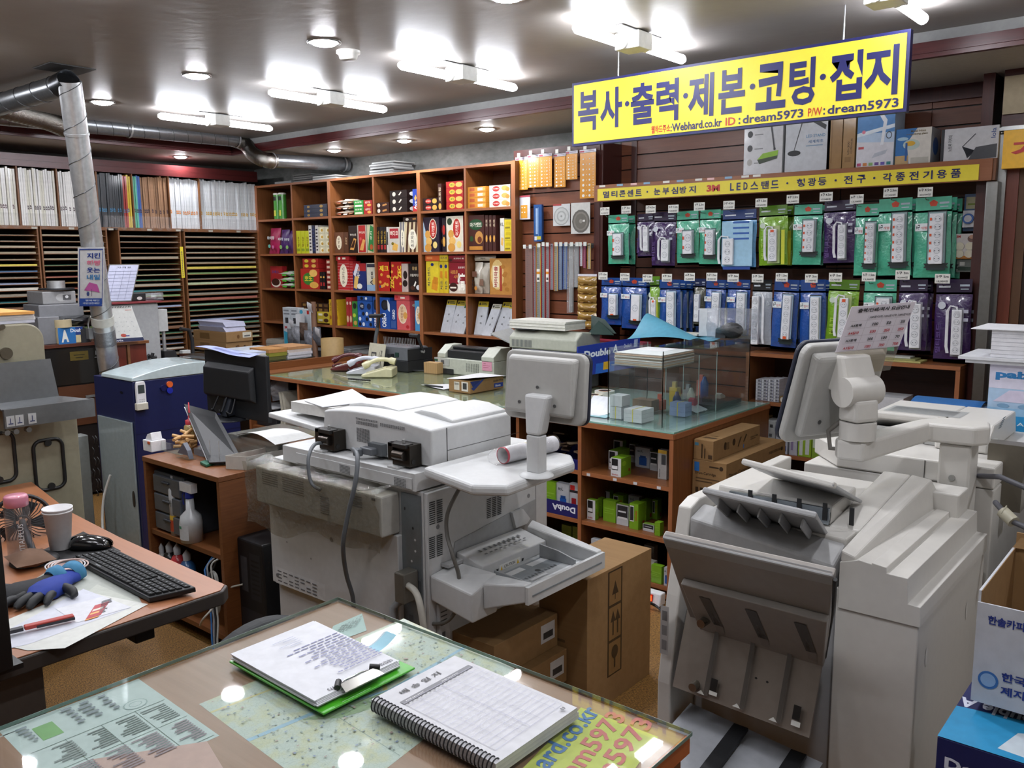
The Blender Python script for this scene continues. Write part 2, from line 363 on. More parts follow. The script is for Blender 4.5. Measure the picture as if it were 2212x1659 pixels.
# ---- recessed socket bay ----
xc=P(2128,500,Y=YR).x
YQ=4.94
MB_=MB().box(xb,xc+.02,YQ+.012,YQ+.03,0,ZS,'24100a')
for x0,x1 in((xb+.02,xb+.10),(xb+.14,-1.75),(-1.745,-1.3),(-1.297,xc)):
 z=.35
 while z<2.40:
  MB_.box(x0,x1,YQ-.005,YQ+.012,z,z+.082,SLA);z+=.09
MB_.box(xb+.10,xb+.14,YQ-.012,YQ+.012,.3,ZS,DRK).box(xb,xb+.02,YR,YQ+.01,0,2.31,DRK)
MB_.box(xb,xc+.25,YQ-.03,YQ-.006,2.36,ZS,DRK).box(xc-.05,xc+.0,YR-.01,YQ-.01,0,ZS,DRK)
struct('wall_back_slat_bay',MB_)
# ---- header shelf with yellow strip ----
YH=4.62
zt0,zt1=1.945,2.02
hx0,hx1=P(1284,430,Y=YH).x,P(2143,380,Y=YH).x
hs=thing('header_shelf','long shelf above the power strips carrying boxed desk lamps and a yellow lettered strip','shelf',((hx0+hx1)/2,YH+.15,zt0))
MB().box(hx0,hx1,YH,YQ-.01,zt1-.02,zt1+.012,W1).box(hx0,hx1,YH-.004,YH+.016,zt0-.015,zt1+.012,WE).box(hx1,hx1+.015,YH,YQ-.02,zt0-.015,zt1+.012,W1Y).build('shelf_board',hs,bevel=.002)
qx0,qx1=P(1291,430,Y=YH-.006).x,P(2114,380,Y=YH-.006).x
MB().box(qx0,qx1,YH-.008,YH-.005,zt0-.01,zt1-.012,YEL).build('yellow_strip',hs)
b=MB()
for g,u in zip('멀티콘센트·눈부심방지',[1311,1329,1346,1363,1381,1400,1421,1440,1459,1477,1497]):
 x=P(u,415,Y=YH).x;(b.text(g,(x-.022,YH-.009,zt0+.006),(1,0,0),(0,0,1),.04,NAVY,w=.044,bold=.025)if g!='·' else b.art((x-.006,YH-.009,zt0+.022),(.012,0,0),(0,0,.012),[('e',.5,.5,.5,.5,NAVY)]))
b.text('3M',(P(1528,415,Y=YH).x,YH-.009,zt0+.007),(1,0,0),(0,0,1),.038,RED,w=P(1556,415,Y=YH).x-P(1528,415,Y=YH).x,bold=.05)
for g,u in zip('LED스탠드·형광등·전구·각종전기용품',[1583,1597,1612,1631,1654,1675,1702,1731,1755,1777,1806,1833,1861,1889,1917,1945,1974,2004,2034,2064]):
 x=P(u,400,Y=YH).x;hw=.012 if g in 'LED' else .022
 (b.text(g,(x-hw,YH-.009,zt0+.006),(1,0,0),(0,0,1),.042,NAVY,w=2*hw,bold=.025)if g!='·' else b.art((x-.006,YH-.009,zt0+.022),(.012,0,0),(0,0,.012),[('e',.5,.5,.5,.5,NAVY)]))
b.build('strip_lettering',hs)
b=MB()
for u,c in((1302,'e8e4dc'),(1340,'8fb3cf'),(1370,'efc2c0'),(1398,'8fb3cf'),(1440,'e8e4dc'),(1470,'8fb3cf'),(1510,'e8e4dc'),(1536,'efc2c0'),(1574,'8fb3cf'),(1610,'e8e4dc'),(1635,'e8e4dc')):
 x=P(u,400,Y=YH).x;b=MB();b.box(x-.022,x+.022,YH-.006,YH-.004,zt1-.002,zt1+.01,c).build('price_tag',hs)
 # ---- low wall cabinet under the power strips ----
YL=4.56
lx0,lx1,lz=P(1612,765,Y=YL).x,P(2075,793,Y=YL).x,1.055
lc=thing('wall_cabinet','low open orange-brown cabinet under the hanging power strips','cabinet',((lx0+lx1)/2,YL+.18,0))
MB().box(lx0,lx1,YL,YQ-.01,lz-.02,lz,W1).box(lx0,lx1,YL-.002,YL,lz-.02,lz,WE).build('top_board',lc)
for x in(lx0,lx1-.02):MB().box(x,x+.02,YL+.002,YQ-.01,0,lz-.021,W1Z).box(x,x+.02,YL,YL+.002,0,lz-.021,WEZ).build('side_panel',lc)
for z in(.785,.50,.22,.08):MB().box(lx0+.021,lx1-.021,YL+.006,YQ-.012,z-.02,z,W1).box(lx0+.021,lx1-.021,YL+.004,YL+.006,z-.02,z,WE).build('shelf_board',lc)
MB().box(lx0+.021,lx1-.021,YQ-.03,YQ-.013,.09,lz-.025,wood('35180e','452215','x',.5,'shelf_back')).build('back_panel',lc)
# ---- metal column, door and yellow sign at the right ----
STEEL=pm('8e8d8a',.28,1.,bump=.05,bscale=8)
mx0,mx1=P(2116,600,Y=4.60).x,P(2142,600,Y=4.60).x
struct('trim_3',MB().box(mx0,mx1,4.60,YW-.01,0,1.925,STEEL),bevel=.004)
dx0=P(2151,600,Y=4.70).x
dd=MB().box(dx0-.02,dx0+.02,4.66,4.74,0,2.14,STEEL).box(dx0+.02,dx0+.07,4.68,4.74,0,2.1,wood('6b2c18','7c3a22','z',.4,'red_door_frame')).box(dx0+.07,dx0+.11,4.69,4.74,0,2.1,'5b3a1c').box(dx0-.02,XR,4.66,4.74,2.145,2.175,STEEL)
dd.box(dx0+.11,XR,4.70,4.715,0,2.16,pm('2e1d14',.25));dd.box(dx0-.02,XR,4.68,4.76,2.176,ZS,wood('3f1b16','50241c','x',.4,'dark_mahogany'))
struct('door_1',dd)
dt=MB()
for u,v in((2204,447),(2200,527),(2194,608),(2187,693)):
 p=P(u,v,Y=4.699);dt.cyl((p.x,4.699,p.z),(p.x,4.6975,p.z),.0125,'cfd2cc',n=18)
tag(dt.build('safety_dots'),'column of round white safety dots stuck on the dark door glass','safety dots')
p0=P(2163,365,Y=4.6);p1=P(2163,283,Y=4.6)
ys_=thing('door_sign','yellow sign above the door with large red Korean letters, cut by right edge','sign',(p0.x+.5,4.6,p0.z))
MB().box(p0.x,p0.x+1.0,4.6,4.65,p0.z,p1.z,pm('f2b81e',.4)).build('sign_face',ys_)
MB().text('지',(p0.x+.035,4.598,p0.z+.05),(1,0,0),(0,0,1),p1.z-p0.z-.1,RED,w=.17,bold=.04).text('류',(p0.x+.24,4.598,p0.z+.05),(1,0,0),(0,0,1),p1.z-p0.z-.1,RED,w=.17,bold=.04).build('sign_lettering',ys_)
MB().box(p0.x-.02,p0.x+1.0,4.598,4.65,p1.z+.001,p1.z+.015,STEEL).build('sign_rail',ys_)
q=P(2180,190,Y=4.67)
tag(MB().box(q.x-.02,q.x+.6,4.665,4.679,2.23,2.40,'a8987a').build('blank_panel'),'plain beige panel on the wall above the yellow door sign','panel')
# ================= PAPER RACKS ON THE LEFT WALL =================
XK=-6.87
RW=wood('6e4427','865a35','y',.45,'rack_wood');RWZ=wood('6e4427','865a35','z',.45,'rack_wood');RBK=pm('1a1512',.8)
cols_u=[(-70,84),(95,232),(262,391),(403,558)]
slot_z=[1.775-.0445*i for i in range(24)]
PCOL=['8f8878','6e6a62','b0a890','9b9078','a9a08c','8c7f6c','b6ac98','877a66','a8685a','9aa7c0','3f7f82','b9c7a0','d8c95c','c98f5a','7f5f48','8fae8f','6aa596','d4cfc0','b0894f','5a8a6a','7a9a62','4c6f94','8f4a3a','566b3f']
PAL2={'8f8878':'grey','6e6a62':'dark grey','b0a890':'beige','9b9078':'khaki','a9a08c':'beige','8c7f6c':'brown','b6ac98':'cream','877a66':'brown','a8685a':'salmon','9aa7c0':'pale blue','3f7f82':'teal','b9c7a0':'pale green','d8c95c':'yellow','c98f5a':'orange','7f5f48':'brown','8fae8f':'mint','6aa596':'turquoise','d4cfc0':'white','b0894f':'ochre','5a8a6a':'green','7a9a62':'leaf green','4c6f94':'blue','8f4a3a':'dark red','566b3f':'olive'}
rk=['rack at the far left','rack behind the duct','rack left of yellow strip','rack beside snack shelf']
rnd=random.Random(3)
for ci,(u0,u1)in enumerate(cols_u):
 y0,y1=P(u0,560,X=XK).y,P(u1,560,X=XK).y
 R=thing('paper_rack','wooden wall rack of thin slots for coloured sheets, '+rk[ci],'paper rack',(XK-.2,(y0+y1)/2,0))
 MB().box(XW+.02,XW+.03,y0-.012,y1+.012,.6,1.80,RBK).build('back_panel',R)
 for y in(y0-.012,y1+.001):MB().box(XW+.03,XK,y,y+.011,.55,1.82,RWZ).build('side_panel',R)
 MB().box(XW+.03,XK+.004,y0-.012,y1+.012,1.821,1.84,RW).build('top_board',R)
 MB().box(XW+.03,XK-.02,y0,y1,.55,slot_z[-1]-.01,RW).build('base_board',R)
 cut=rnd.sample(range(24),24)
 for k,z in enumerate(slot_z):
  yn=(y0+y1)/2-.045
  MB().box(XW+.031,XK-.006,y0,y1,z-.004,z,RW).box(XK-.006,XK-.001,y0,yn,z-.004,z,RW).box(XK-.006,XK-.001,yn+.09,y1,z-.004,z,RW).build('slot_board',R)
  c=PCOL[(k*7+ci*5+rnd.randint(0,5))%24]if k>4 else PCOL[rnd.randint(0,5)]
  h=rnd.choice([.004,.006,.009,.013,.018]);o=rnd.uniform(.0,.02);sag=rnd.uniform(0,.004)
  pb=MB()
  pb.grid(lambda a,t,h=h,o=o,y0=y0,y1=y1,z=z,sag=sag:(XK-.01-o-.35*a,y0+.01+(y1-y0-.02)*t,z+.0008+h+sag*math.sin(PI*t)),2,8,pm(c,.7))
  pb.box(XK-.36-o,XK-.01-o,y0+.01,y1-.01,z+.0004,z+.0006+h,pm(c,.7))
  tag(pb.build('paper_stack'),'%s card sheets, %s slot from top, %s'%(PAL2[c],ORD[k]if k<24 else 'last',rk[ci]),'paper stack','coloured sheets in the slotted racks')
yy=P(395,600,X=XK).y
b=MB().box(XK+.002,XK+.004,yy-.012+.0,yy+.016,P(397,600,X=XK).z,P(397,533,X=XK).z,YEL)
zz0=P(397,600,X=XK).z
for i in range(13):b.art((XK+.004,yy-.006,zz0+.012+i*.0165),(0,.014,0),(0,0,.011),[('r',0,0,1,.25,NAVY),('r',.1,.5,.9,.75,NAVY),('r',.4,.2,.6,1,NAVY)])
tag(b.build('yellow_lettered_strip'),'narrow vertical yellow strip with tiny dark lettering on the rack post','label strip')
# upper bays with wrapped boards
bays=[(-60,37),(44,122),(130,208),(214,285),(290,364),(368,430),(434,553)]
zb0,zb1=1.842,2.20
yA,yZ=P(-75,400,X=XK).y,P(556,400,X=XK).y
U=thing('board_rack','dark wooden overhead rack of bays holding upright wrapped foam boards','board rack',(XK-.2,(yA+yZ)/2,1.84))
MB().box(XW+.02,XK+.002,yA,yZ,2.315,2.36,MAHY).box(XK-.02,XK+.006,yA,yZ,2.27,2.314,MAHY).build('top_board',U)
MB().box(XW+.02,XW+.03,yA,yZ,1.845,2.314,RBK).build('back_panel',U)
MB().box(XW+.03,XK,yA,yZ,1.8405,1.846,RW).build('base_board',U)
bayname=['first bay from the left edge','second bay from the left edge','bay half hidden by the duct','bay right of the duct','middle bay','bay left of the last one','last bay next to the snack shelf']
CLR=clear('clear_film',gloss=.08,rough=.12,opac=.06,bump=.6,bscale=40)
for bi,(u0,u1)in enumerate(bays):
 y0,y1=P(u0,420,X=XK).y,P(u1,420,X=XK).y
 if bi:MB().box(XW+.031,XK-.003,(y0+yprev)/2-.005,(y0+yprev)/2+.005,1.8465,2.269,RWZ).build('divider',U)
 yprev=y1;ln=rnd.uniform(-.003,.003)
 n=int((y1-y0)/.0155);t=(y1-y0)/n
 for i in range(n):
  f=(i+.5)/n
  if bi==3:c,cn=('2c3238','black')if f<.72 else((('b03a34','red')if f<.86 else('e0c136','yellow')))
  elif bi==4:c,cn=(('5fb79a','mint green')if f<.1 else('3f6bb8','blue'))if f<.2 else('a07a5c','brown kraft')
  elif bi>=5:c,cn='dadde0','pale grey'
  else:c,cn=rnd.choice([('e4e2de','white'),('dedcd8','white'),('d2cfc0','white')])
  hh=rnd.uniform(.40,.418);lean=ln;ya=y0+t*i+.002;o=rnd.uniform(0,.012);th=t*rnd.uniform(.8,.93)
  bb=MB();bb.hexa([(XW+.06,ya,1.847),(XK-.012-o,ya,1.847),(XK-.012-o,ya+th,1.847),(XW+.06,ya+th,1.847),(XW+.06,ya+lean,1.847+hh),(XK-.012-o,ya+lean,1.847+hh),(XK-.012-o,ya+th+lean,1.847+hh),(XW+.06,ya+th+lean,1.847+hh)],pm(c,.35,coat=.5,bump=.35,bscale=35))
  lc_={0:'5c3f48',1:'4a3b44',2:'4a3b44',3:'3f7fa6',4:'3a2c3c',5:'d8822c',6:'cfa238'}[bi]
  if rnd.random()<.75:
   zz=1.965+rnd.uniform(-.003,.006);bb.art((XK-.0119-o,ya,zz),(0,th,0),(0,0,.03),[('r',.1,0,.9,.3,lc_),('r',.1,.45,.6,.95,lc_),('r',.7,.4,.95,.7,lc_)])
  tag(bb.build('foam_board'),'%s upright wrapped foam board, %s'%(cn,bayname[bi]),'foam board','wrapped foam boards in the '+bayname[bi])
  # loose clear wrapping hanging at the foot of each bay
 fb=MB();r_=random.Random(bi)
 ph=[r_.uniform(0,6)for _ in range(4)]
 fb.grid(lambda a,t,y0=y0,y1=y1,ph=ph:(XK+.026+.010*math.sin(40*a+ph[0])*t+.006*math.sin(9*t+ph[1]),y0+.01+(y1-y0-.02)*a,1.835+.10*t+.012*math.sin(23*a+ph[2])*(1-t)),24,6,CLR)
 tag(fb.build('plastic_wrap'),'crumpled clear wrap below the boards, '+bayname[bi],'plastic wrap','clear wraps below the foam boards')
b=MB()
for u in(75,155,240,323,385,455,515):
 y=P(u,508,X=XK).y;b.box(XK+.005,XK+.006,y-.02,y+.02,1.823,1.838,'b9b5a8')
tag(b.build('rack_labels',),'small pale paper labels along the rail between the slots and the boards','label')
# ================= SNACKS ON THE SHELF =================
def pillow(mb,o,ux,uz,un,w,h,d,mat,seed=0,flat=.06,wr=.12,nu=10,nv=12,back=True):
 """sealed bag: bulging front/back with flat crimped ends"""
 r=random.Random(seed);ph=[r.uniform(0,6.3)for _ in range(6)];o=Vector(o);ux=Vector(ux);uz=Vector(uz);un=Vector(un)
 def bul(u,v):
  vv=max(0,min(1,(v-flat)/(1-2*flat)));b=(math.sin(PI*u)**.7)*(math.sin(PI*vv)**.6 if 0<vv<1 else 0)
  n=math.sin(11*u+ph[0]+5*v)*math.sin(9*v+ph[1])+.6*math.sin(23*u+ph[2])*math.sin(19*v+ph[3])
  return b*(1+wr*n)
 def edge(v):return(.012*math.sin(9*v+ph[4]))*w
 for sgn in((1,-1)if back else(1,)):
  mb.grid(lambda u,v,sgn=sgn:o+ux*(w*(u if sgn>0 else 1-u)+edge(v))+uz*(h*v)+un*(sgn*d/2*bul(u if sgn>0 else 1-u,v)),nu,nv,mat)
 return mb
fA=lambda x:550+x/3.687
fB=lambda x:840+x/3.686
CK='d9a14a'
def cookies(n,c=CK,s=1,x0=.1,x1=.9,y0=.05,y1=.45,r=.11):
 q=random.Random(s);return[('e',q.uniform(x0,x1),q.uniform(y0,y1),r,r*.55,c)for _ in range(n)]
def oval(t,tc='b02a22',oc='f3ead2',cx=.5,cy=.58,rx=.3,ry=.34):return[('e',cx,cy,rx,ry,oc),('t',t,cx+.10,cy-ry*.75,.22,tc,ry*1.5,1)]
def clampx(a,b,pad=.002):
 m=(a+b)/2
 for i in range(6):
  if sh_x[i]<=m<=sh_x[i+1]:
   lo=sh_x[i]+(T if i%2==0 else T/2)+pad;hi=sh_x[i+1]-(T if i%2==1 else T/2)-pad
   return max(a,lo),min(b,hi)
 return a,b
def snack(src,row,x0,x1,yt,base,art,label,name='biscuit_box',cat='snack box',dep=.14,dy=.02,n=1,side=None,top=None,z0=None,grp=None,gap=.001,rough=.35):
 f=fA if src=='A' else fB
 yy=YF+dy;X0=P(f(x0),500,Y=yy).x;X1=P(f(x1),500,Y=yy).x;X0,X1=clampx(X0,X1)
 s=3.687;zt=P(f((x0+x1)/2),330+yt/s,Y=yy).z;zb=sh_z[row]+.0005 if z0 is None else P(f((x0+x1)/2),330+z0/s,Y=yy).z
 zt=min(zt,sh_z[row-1]-T-.003);h=(zt-zb)/n;out=[]
 for k in range(n):
  za=zb+k*h;b=MB();m=pm(base,rough,coat=.3)
  b.box(X0,X1,yy,yy+dep,za,za+h-gap,m)
  if art:b.art((X0,yy,za),(X1-X0,0,0),(0,0,h-gap),art)
  if side:b.art((X1,yy,za),(0,dep,0),(0,0,h-gap),side)
  if top:b.art((X0,yy,za+h-gap),(X1-X0,0,0),(0,dep,0),[('r',0,0,1,1,top)])
  lb=label
  if n>1:lb=label+', '+({0:'bottom',n-1:'topmost'}.get(k,ORD[k]+' from bottom'))+' one'
  o=tag(b.build(name),lb,cat,grp or('stacked packs of the same snack' if n>1 else None));out.append(o)
 return out
def wpack(src,row,x0,x1,yt,yb,col,label,band=None,name='snack_bag',n=3,dep=.16,dy=.03,bandc='c33',grp='stacked soft packs on the snack shelf'):
 f=fA if src=='A' else fB;yy=YF+dy;X0=P(f(x0),500,Y=yy).x;X1=P(f(x1),500,Y=yy).x;X0,X1=clampx(X0,X1,.012)
 zt=P(f((x0+x1)/2),330+yt/3.687,Y=yy).z;zb=sh_z[row]+.002;h=(zt-zb)/n
 for k in range(n):
  b=MB();z=zb+h*(k+.5)
  pillow(b,(X0,yy+.0,z),(1,0,0),(0,1,0),(0,0,1),X1-X0,dep,h*.92,pm(col,.28,coat=.6,bump=.3,bscale=50),seed=k,flat=.02,nu=16)
  if band:
   for(a0,a1,c)in band:b.grid(lambda u,v,a0=a0,a1=a1,z=z:Vector((X0+(X1-X0)*(a0+(a1-a0)*u),yy+.003+.03*(1-math.cos(PI*v))*.4-.0015,z+h*.44*math.sin((v-.5)*2.2)*(math.sin(PI*(a0+(a1-a0)*u))**.5))),5,6,pm(c,.3,coat=.5))
  tag(b.build(name),label+', '+({0:'bottom',n-1:'topmost'}.get(k,'middle'))+' one','snack pack',grp)
def sbag(src,row,x0,x1,yt,col,label,items,dep=.05,dy=.05,lean=.03,seed=1,name='candy_bag',z0=None,grp=None):
 f=fA if src=='A' else fB;yy=YF+dy;X0=P(f(x0),500,Y=yy).x;X1=P(f(x1),500,Y=yy).x;X0,X1=clampx(X0,X1,.012)
 zt=P(f((x0+x1)/2),330+yt/3.687,Y=yy).z;zb=sh_z[row]+.002 if z0 is None else P(f(x0),330+z0/3.687,Y=yy).z;h=zt-zb
 b=MB();pillow(b,(X0,yy,zb),(1,0,0),(0,lean/h,1),(0,-1,0),X1-X0,h,dep,pm(col,.25,coat=.8,bump=.4,bscale=45),seed=seed)
 b.art((X0+.01,yy-dep*.62,zb+h*.12),(X1-X0-.02,0,0),(0,0,h*.7),items)
 tag(b.build(name),label,'snack bag',grp)
 # -- first row
for k,(x0,x1,nm)in enumerate(((215,250,'left'),(258,290,'right'))):
 X=P(fA((x0+x1)/2),500,Y=YF+.08).x-.075;r=.034;z=sh_z[1];c=thing('crisp_can','green cylindrical crisp can, the %s one of the pair'%nm,'snack can',(X,YF+.08,z),'green crisp cans')
 MB().lathe((X,YF+.08,z),[(r,.002),(r,.222)],pm('4a9a3a',.3,coat=.5),24).build('can_body',c)
 MB().lathe((X,YF+.08,z),[(.001,.232),(r-.002,.231),(r+.001,.226),(r+.001,.216)],pm('e6e2da',.4),24).lathe((X,YF+.08,z),[(.001,0),(r+.001,0),(r+.001,.006)],CHR,24).build('lid',c)
 MB().grid(lambda u,v,X=X,z=z,r=r:(X+(r+.0006)*math.sin(-1.2+1.8*u),YF+.08-(r+.0006)*math.cos(-1.2+1.8*u),z+.165+.035*v),8,2,pm('151515')).grid(lambda u,v,X=X,z=z,r=r:(X+(r+.0006)*math.sin(-.9+1.3*u),YF+.08-(r+.0006)*math.cos(-.9+1.3*u),z+.03+.05*v),8,2,pm('d8cf4a')).build('can_label',c)
snack('A',1,400,585,410,'1c2338',[('r',.02,.2,.3,.8,'27304d'),('e',.2,.5,.06,.3,'9a7a3a'),('e',.75,.5,.07,.35,'a8874a')],'flat navy chocolate box',n=3,dep=.18)
wpack('A',1,605,800,365,485,'cfc3b2','long beige wrapped pastry pack',[(.08,.3,'b0654a'),(.42,.62,'e8ddd0'),(.7,.9,'b98d6a')])
snack('A',1,798,872,378,'2f8a3c',[('t','초코픽',.1,.6,.25,'f0ead8',.7),('r',.1,.1,.9,.35,'d8e0c0')],'small green cracker box',n=2,dep=.12)
snack('A',1,876,942,376,'a52a28',[('t','산다',.15,.55,.3,'f0ead8',.65),('e',.65,.3,.25,.2,CK)],'small dark red cracker box',n=2,dep=.12)
snack('A',1,966,1075,395,'3a1f18',[('e',.2,.5,.12,.38,'efe7d8'),('p',[(.5,.3),(.85,.5),(.8,.8),(.5,.6)],'c98f4f')],'low dark brown bar box with a pale disc',n=2,dep=.12)
snack('B',1,15,150,297,'211613',[('e',.25,.5,.1,.3,'d8d0c0'),('p',[(.5,.35),(.65,.8),(.7,.7),(.58,.3)],'e0d8c8')],'dark chocolate cake pack',n=3,dep=.13,dy=.02,side=[('e',.5,.5,.3,.3,'e0ddd5')])
snack('B',1,196,236,287,'27419c',[('r',0,0,1,.25,'b83030'),('t','Ace',.75,.1,.5,'ffffff',.35,1),('p',[(.3,.6),(.6,.75),(.8,.6),(.5,.45)],'d9a14a')],'narrow upright blue and red cracker box',dep=.06)
snack('B',1,262,392,360,'2a1a18',[('e',.38,.5,.2,.35,'b8342a'),('e',.8,.5,.16,.4,CK),('t','마가렛트',.22,.38,.26,'f5ecd8',.32)],'dark cookie roll pack with a red oval',n=2,dep=.07)
snack('B',1,397,425,245,'3c211a',[('t','초코칩',.8,.35,.6,'d8c8a8',.5,1),('e',.5,.15,.4,.12,CK)],'upright dark brown cookie box left of the four red boxes',dep=.14)
snack('B',1,462,598,225,'b22a26',[('e',.35,.5,.17,.35,'d9b23a'),('e',.75,.5,.2,.36,'e3b45e'),('t','뽀또',.26,.36,.3,'2f7a34',.2)],'red cream cracker box with yellow print',n=4,dep=.1)
snack('B',1,606,775,270,'cf8a2c',[('r',.1,.2,.38,.8,'b5542a'),('r',.55,.25,.85,.8,'e8d8c0'),('e',.9,.5,.08,.3,'e0ad55')],'orange butter cookie pack',n=4,dep=.09)
snack('B',1,803,968,255,'e0d6c4',[('e',.33,.5,.17,.38,'b32b22'),('t','마가렛트',.2,.4,.2,'f7efe0',.26),('e',.75,.55,.16,.35,'d7a455'),('e',.88,.4,.1,.3,'c78f40')],'cream cookie box with a red oval',n=3,dep=.09)
# -- second row
sbag('A',2,110,190,600,'a12250','upright magenta chewy candy bag',[('t','마이쮸',.1,.6,.2,'e8f0f0',.8),('e',.3,.25,.14,.1,'6ab8a8'),('e',.7,.2,.12,.1,'c86aa0')],seed=2)
for k,(x0,x1)in enumerate(((196,250),(246,300))):sbag('A',2,x0,x1+8,612+8*k,'4b2a68','upright purple chewy candy bag, the %s one of two'%('left','right')[k],[('t','자두맛',.1,.6,.18,'e8f0f0',.8),('e',.5,.22,.2,.12,'8ab86a')],seed=5+k,dy=.05+.012*k,grp='purple candy bags')
for k in range(3):snack('A',2,330+35*k,360+35*k,621,'c3c72a',[('t','뻥이요',.8,.3,.45,'7a5a18',.45,1),('r',.1,.1,.9,.22,'8a9a2a')],'slim upright yellow-green wafer box, %s from the left'%ORD[k],dep=.1,grp='slim yellow-green wafer boxes')
for k,(c,t)in enumerate((('d8d4cc','white'),('1e2440','navy'),('d0ccc4','pale grey'))):snack('A',2,430+26*k,453+26*k,577,c,[('r',.2,.1+.12*i,.8,.15+.12*i,'2a2020' if k!=1 else '3a4470')for i in range(7)],'slim upright %s biscuit box beside the cream wafer boxes'%t,dep=.12)
for i in range(2):snack('A',2,508+50*i,555+50*i,588,'d6cfae',[('e',.5,.5,.28,.36,'f0e8c8'),('e',.6,.45,.18,.22,'c39a3a')],'small cream coloured walnut cookie box, %s column,'%('left','right')[i],n=4,dep=.05,grp='small cream walnut cookie boxes')
snack('A',2,633,705,632,'6d4630',oval('바게트','5a3a20','e8dcc0',.5,.5,.3,.34),'brown snack box with a pale label at the left of the third column',dep=.1)
snack('A',2,708,742,632,'5c3a28',[('t','초코맛',.75,.4,.4,'d8b88a',.35,1)],'narrow brown snack box behind the pale labelled one',dep=.1)
snack('A',2,748,816,580,'2a1c18',[('t','쿠키스틱',.15,.62,.09,'e8e0d0',.7),('p',[(.1,.12),(.55,.1),(.9,.5),(.6,.55)],'d39a50'),('p',[(.2,.2),(.55,.18),(.78,.45),(.6,.48)],'3a1c10')],'tall dark box showing a filled chocolate stick',dep=.1)
snack('A',2,818,890,573,'b8b0a0',[('r',.12,.02,.88,.98,'ad2a28'),('t','쿠키스틱',.2,.68,.09,'f0ead8',.6),('p',[(.2,.1),(.6,.08),(.85,.45),(.6,.5)],'d8a058'),('e',.35,.5,.12,.06,'d05050')],'tall red snack box with pale border',dep=.1)
snack('A',2,896,948,570,'c9c3a0',[('p',[(.05,.1),(.9,.02),(1,.9),(.5,.98)],'2f7f40'),('t','쿠키',.75,.45,.3,'f0ead8',.3,1),('e',.6,.2,.25,.1,'b85a30')],'tall green and cream snack box',dep=.1)
for k in range(3):snack('A',2,972+26*k,996+26*k,590,'201a1c',[('r',.15,.12,.85,.3,'a83030'),('t','에이스',.85,.35,.6,'d8b040',.5,1)],'slim upright black stick biscuit box, %s from the left'%ORD[k],dep=.1,grp='slim black stick biscuit boxes')
snack('A',2,1050,1064,590,'d8d4cc',[('r',.2,.3,.8,.8,'303030')],'slim white biscuit box right of the black ones',dep=.1)
snack('B',2,-2,84,592,'cdc7ba',[('r',.1,.55,.9,.95,'a72832'),('t','빠다코',.15,.66,.2,'f3ecd8',.7),('p',[(.3,.1),(.75,.05),(.85,.3),(.4,.4)],'dfae55'),('e',.35,.35,.12,.06,'7a6a20')],'white coconut biscuit box with a red label and square crackers',dep=.08)
stripes=lambda c:[('p',[(-.0+i*.28,0),(.14+i*.28,0),(min(1,.3+i*.28),1),(.16+i*.28,1)],c)for i in range(3)]
snack('B',2,84,128,550,'d6cdb0',stripes('2c3560')+oval('화이트','2a2a2a','e9e2cc',.55,.45,.34,.3),'navy striped wafer box left of the brown striped one',dep=.12)
snack('B',2,130,248,550,'d3c39c',stripes('4a2e22')+oval('초코하임','2a1a14','efe8d4',.5,.42,.3,.34),'brown striped chocolate wafer box with an oval label',dep=.12)
snack('B',2,116,246,510,'3a2520',[('e',.25,.5,.1,.3,'efe7d8'),('p',[(.6,.3),(.8,.4),(.78,.8),(.58,.7)],'c98f4f')],'low dark wafer box lying on the striped boxes',z0=547,dep=.12)
def marg(base,oc='b32b22'):return[('e',.62,.66,.25,.3,'f0e4c8'),('e',.62,.66,.22,.27,oc),('t','마가렛트',.74,.46,.2,'f7efe0',.4,1)]+[('e',.28,.5,.17,.12,'d39a48'),('e',.35,.3,.2,.12,'e0b060'),('e',.3,.12,.22,.12,'cf9440'),('e',.75,.2,.14,.1,'e3c87a')]
snack('B',2,272,398,512,'2a2030',[('p',[(0,0),(.5,0),(.2,.5),(0,.9)],'a8c0d0')]+marg(0),'dark box of soft cookies with a tilted red oval',dep=.12,side=[('e',.5,.65,.3,.18,'b32b22'),('e',.5,.3,.3,.12,CK)])
snack('B',2,424,452,520,'241a22',[('e',.5,.65,.35,.15,'b32b22'),('e',.5,.3,.35,.15,CK)],'narrow dark cookie box between the two big oval-printed ones',dep=.1)
snack('B',2,458,592,503,'ddd5c2',[('e',.2,.85,.15,.1,'2a3a24')]+marg(0),'cream box of soft cookies with a tilted red oval',dep=.1,side=[('r',0,0,1,1,'a83a34'),('e',.5,.6,.35,.14,'e8d8b8')])
snack('B',2,612,758,496,'4a2620',[('e',.48,.74,.44,.15,'1f4a28'),('t','마가렛트',.12,.67,.13,'f0ead8',.74),('e',.68,.38,.26,.18,'c08a48'),('e',.72,.32,.14,.09,'6a3018'),('r',.05,.04,.9,.14,'c08438'),('e',.2,.35,.12,.08,'2a4a24')],'wide brown cookie box with a green oval and cup of coffee',dep=.1)
for k in range(3):snack('B',2,766+30*k,790+30*k,496,'452420',[('t','초코',.75,.68,.5,'d8c8a8',.2,1),('e',.5,.35,.3,.1,CK)],'narrow upright brown cookie box, %s from the left'%ORD[k],dep=.1,grp='narrow brown cookie boxes')
snack('B',2,886,918,520,'d6d2c8',[('t','KL',.1,.76,.11,'202020',.8),('p',[(.2,.2),(.7,.15),(.8,.4),(.3,.42)],'dfae55')],'narrow white cracker box with black letters',dep=.1)
snack('B',2,920,976,530,'d9c32a',[('r',.1,.15,.8,.3,'8a7a1a'),('r',.2,.5,.9,.8,'c9b020')],'small bright yellow snack box',n=3,dep=.08)
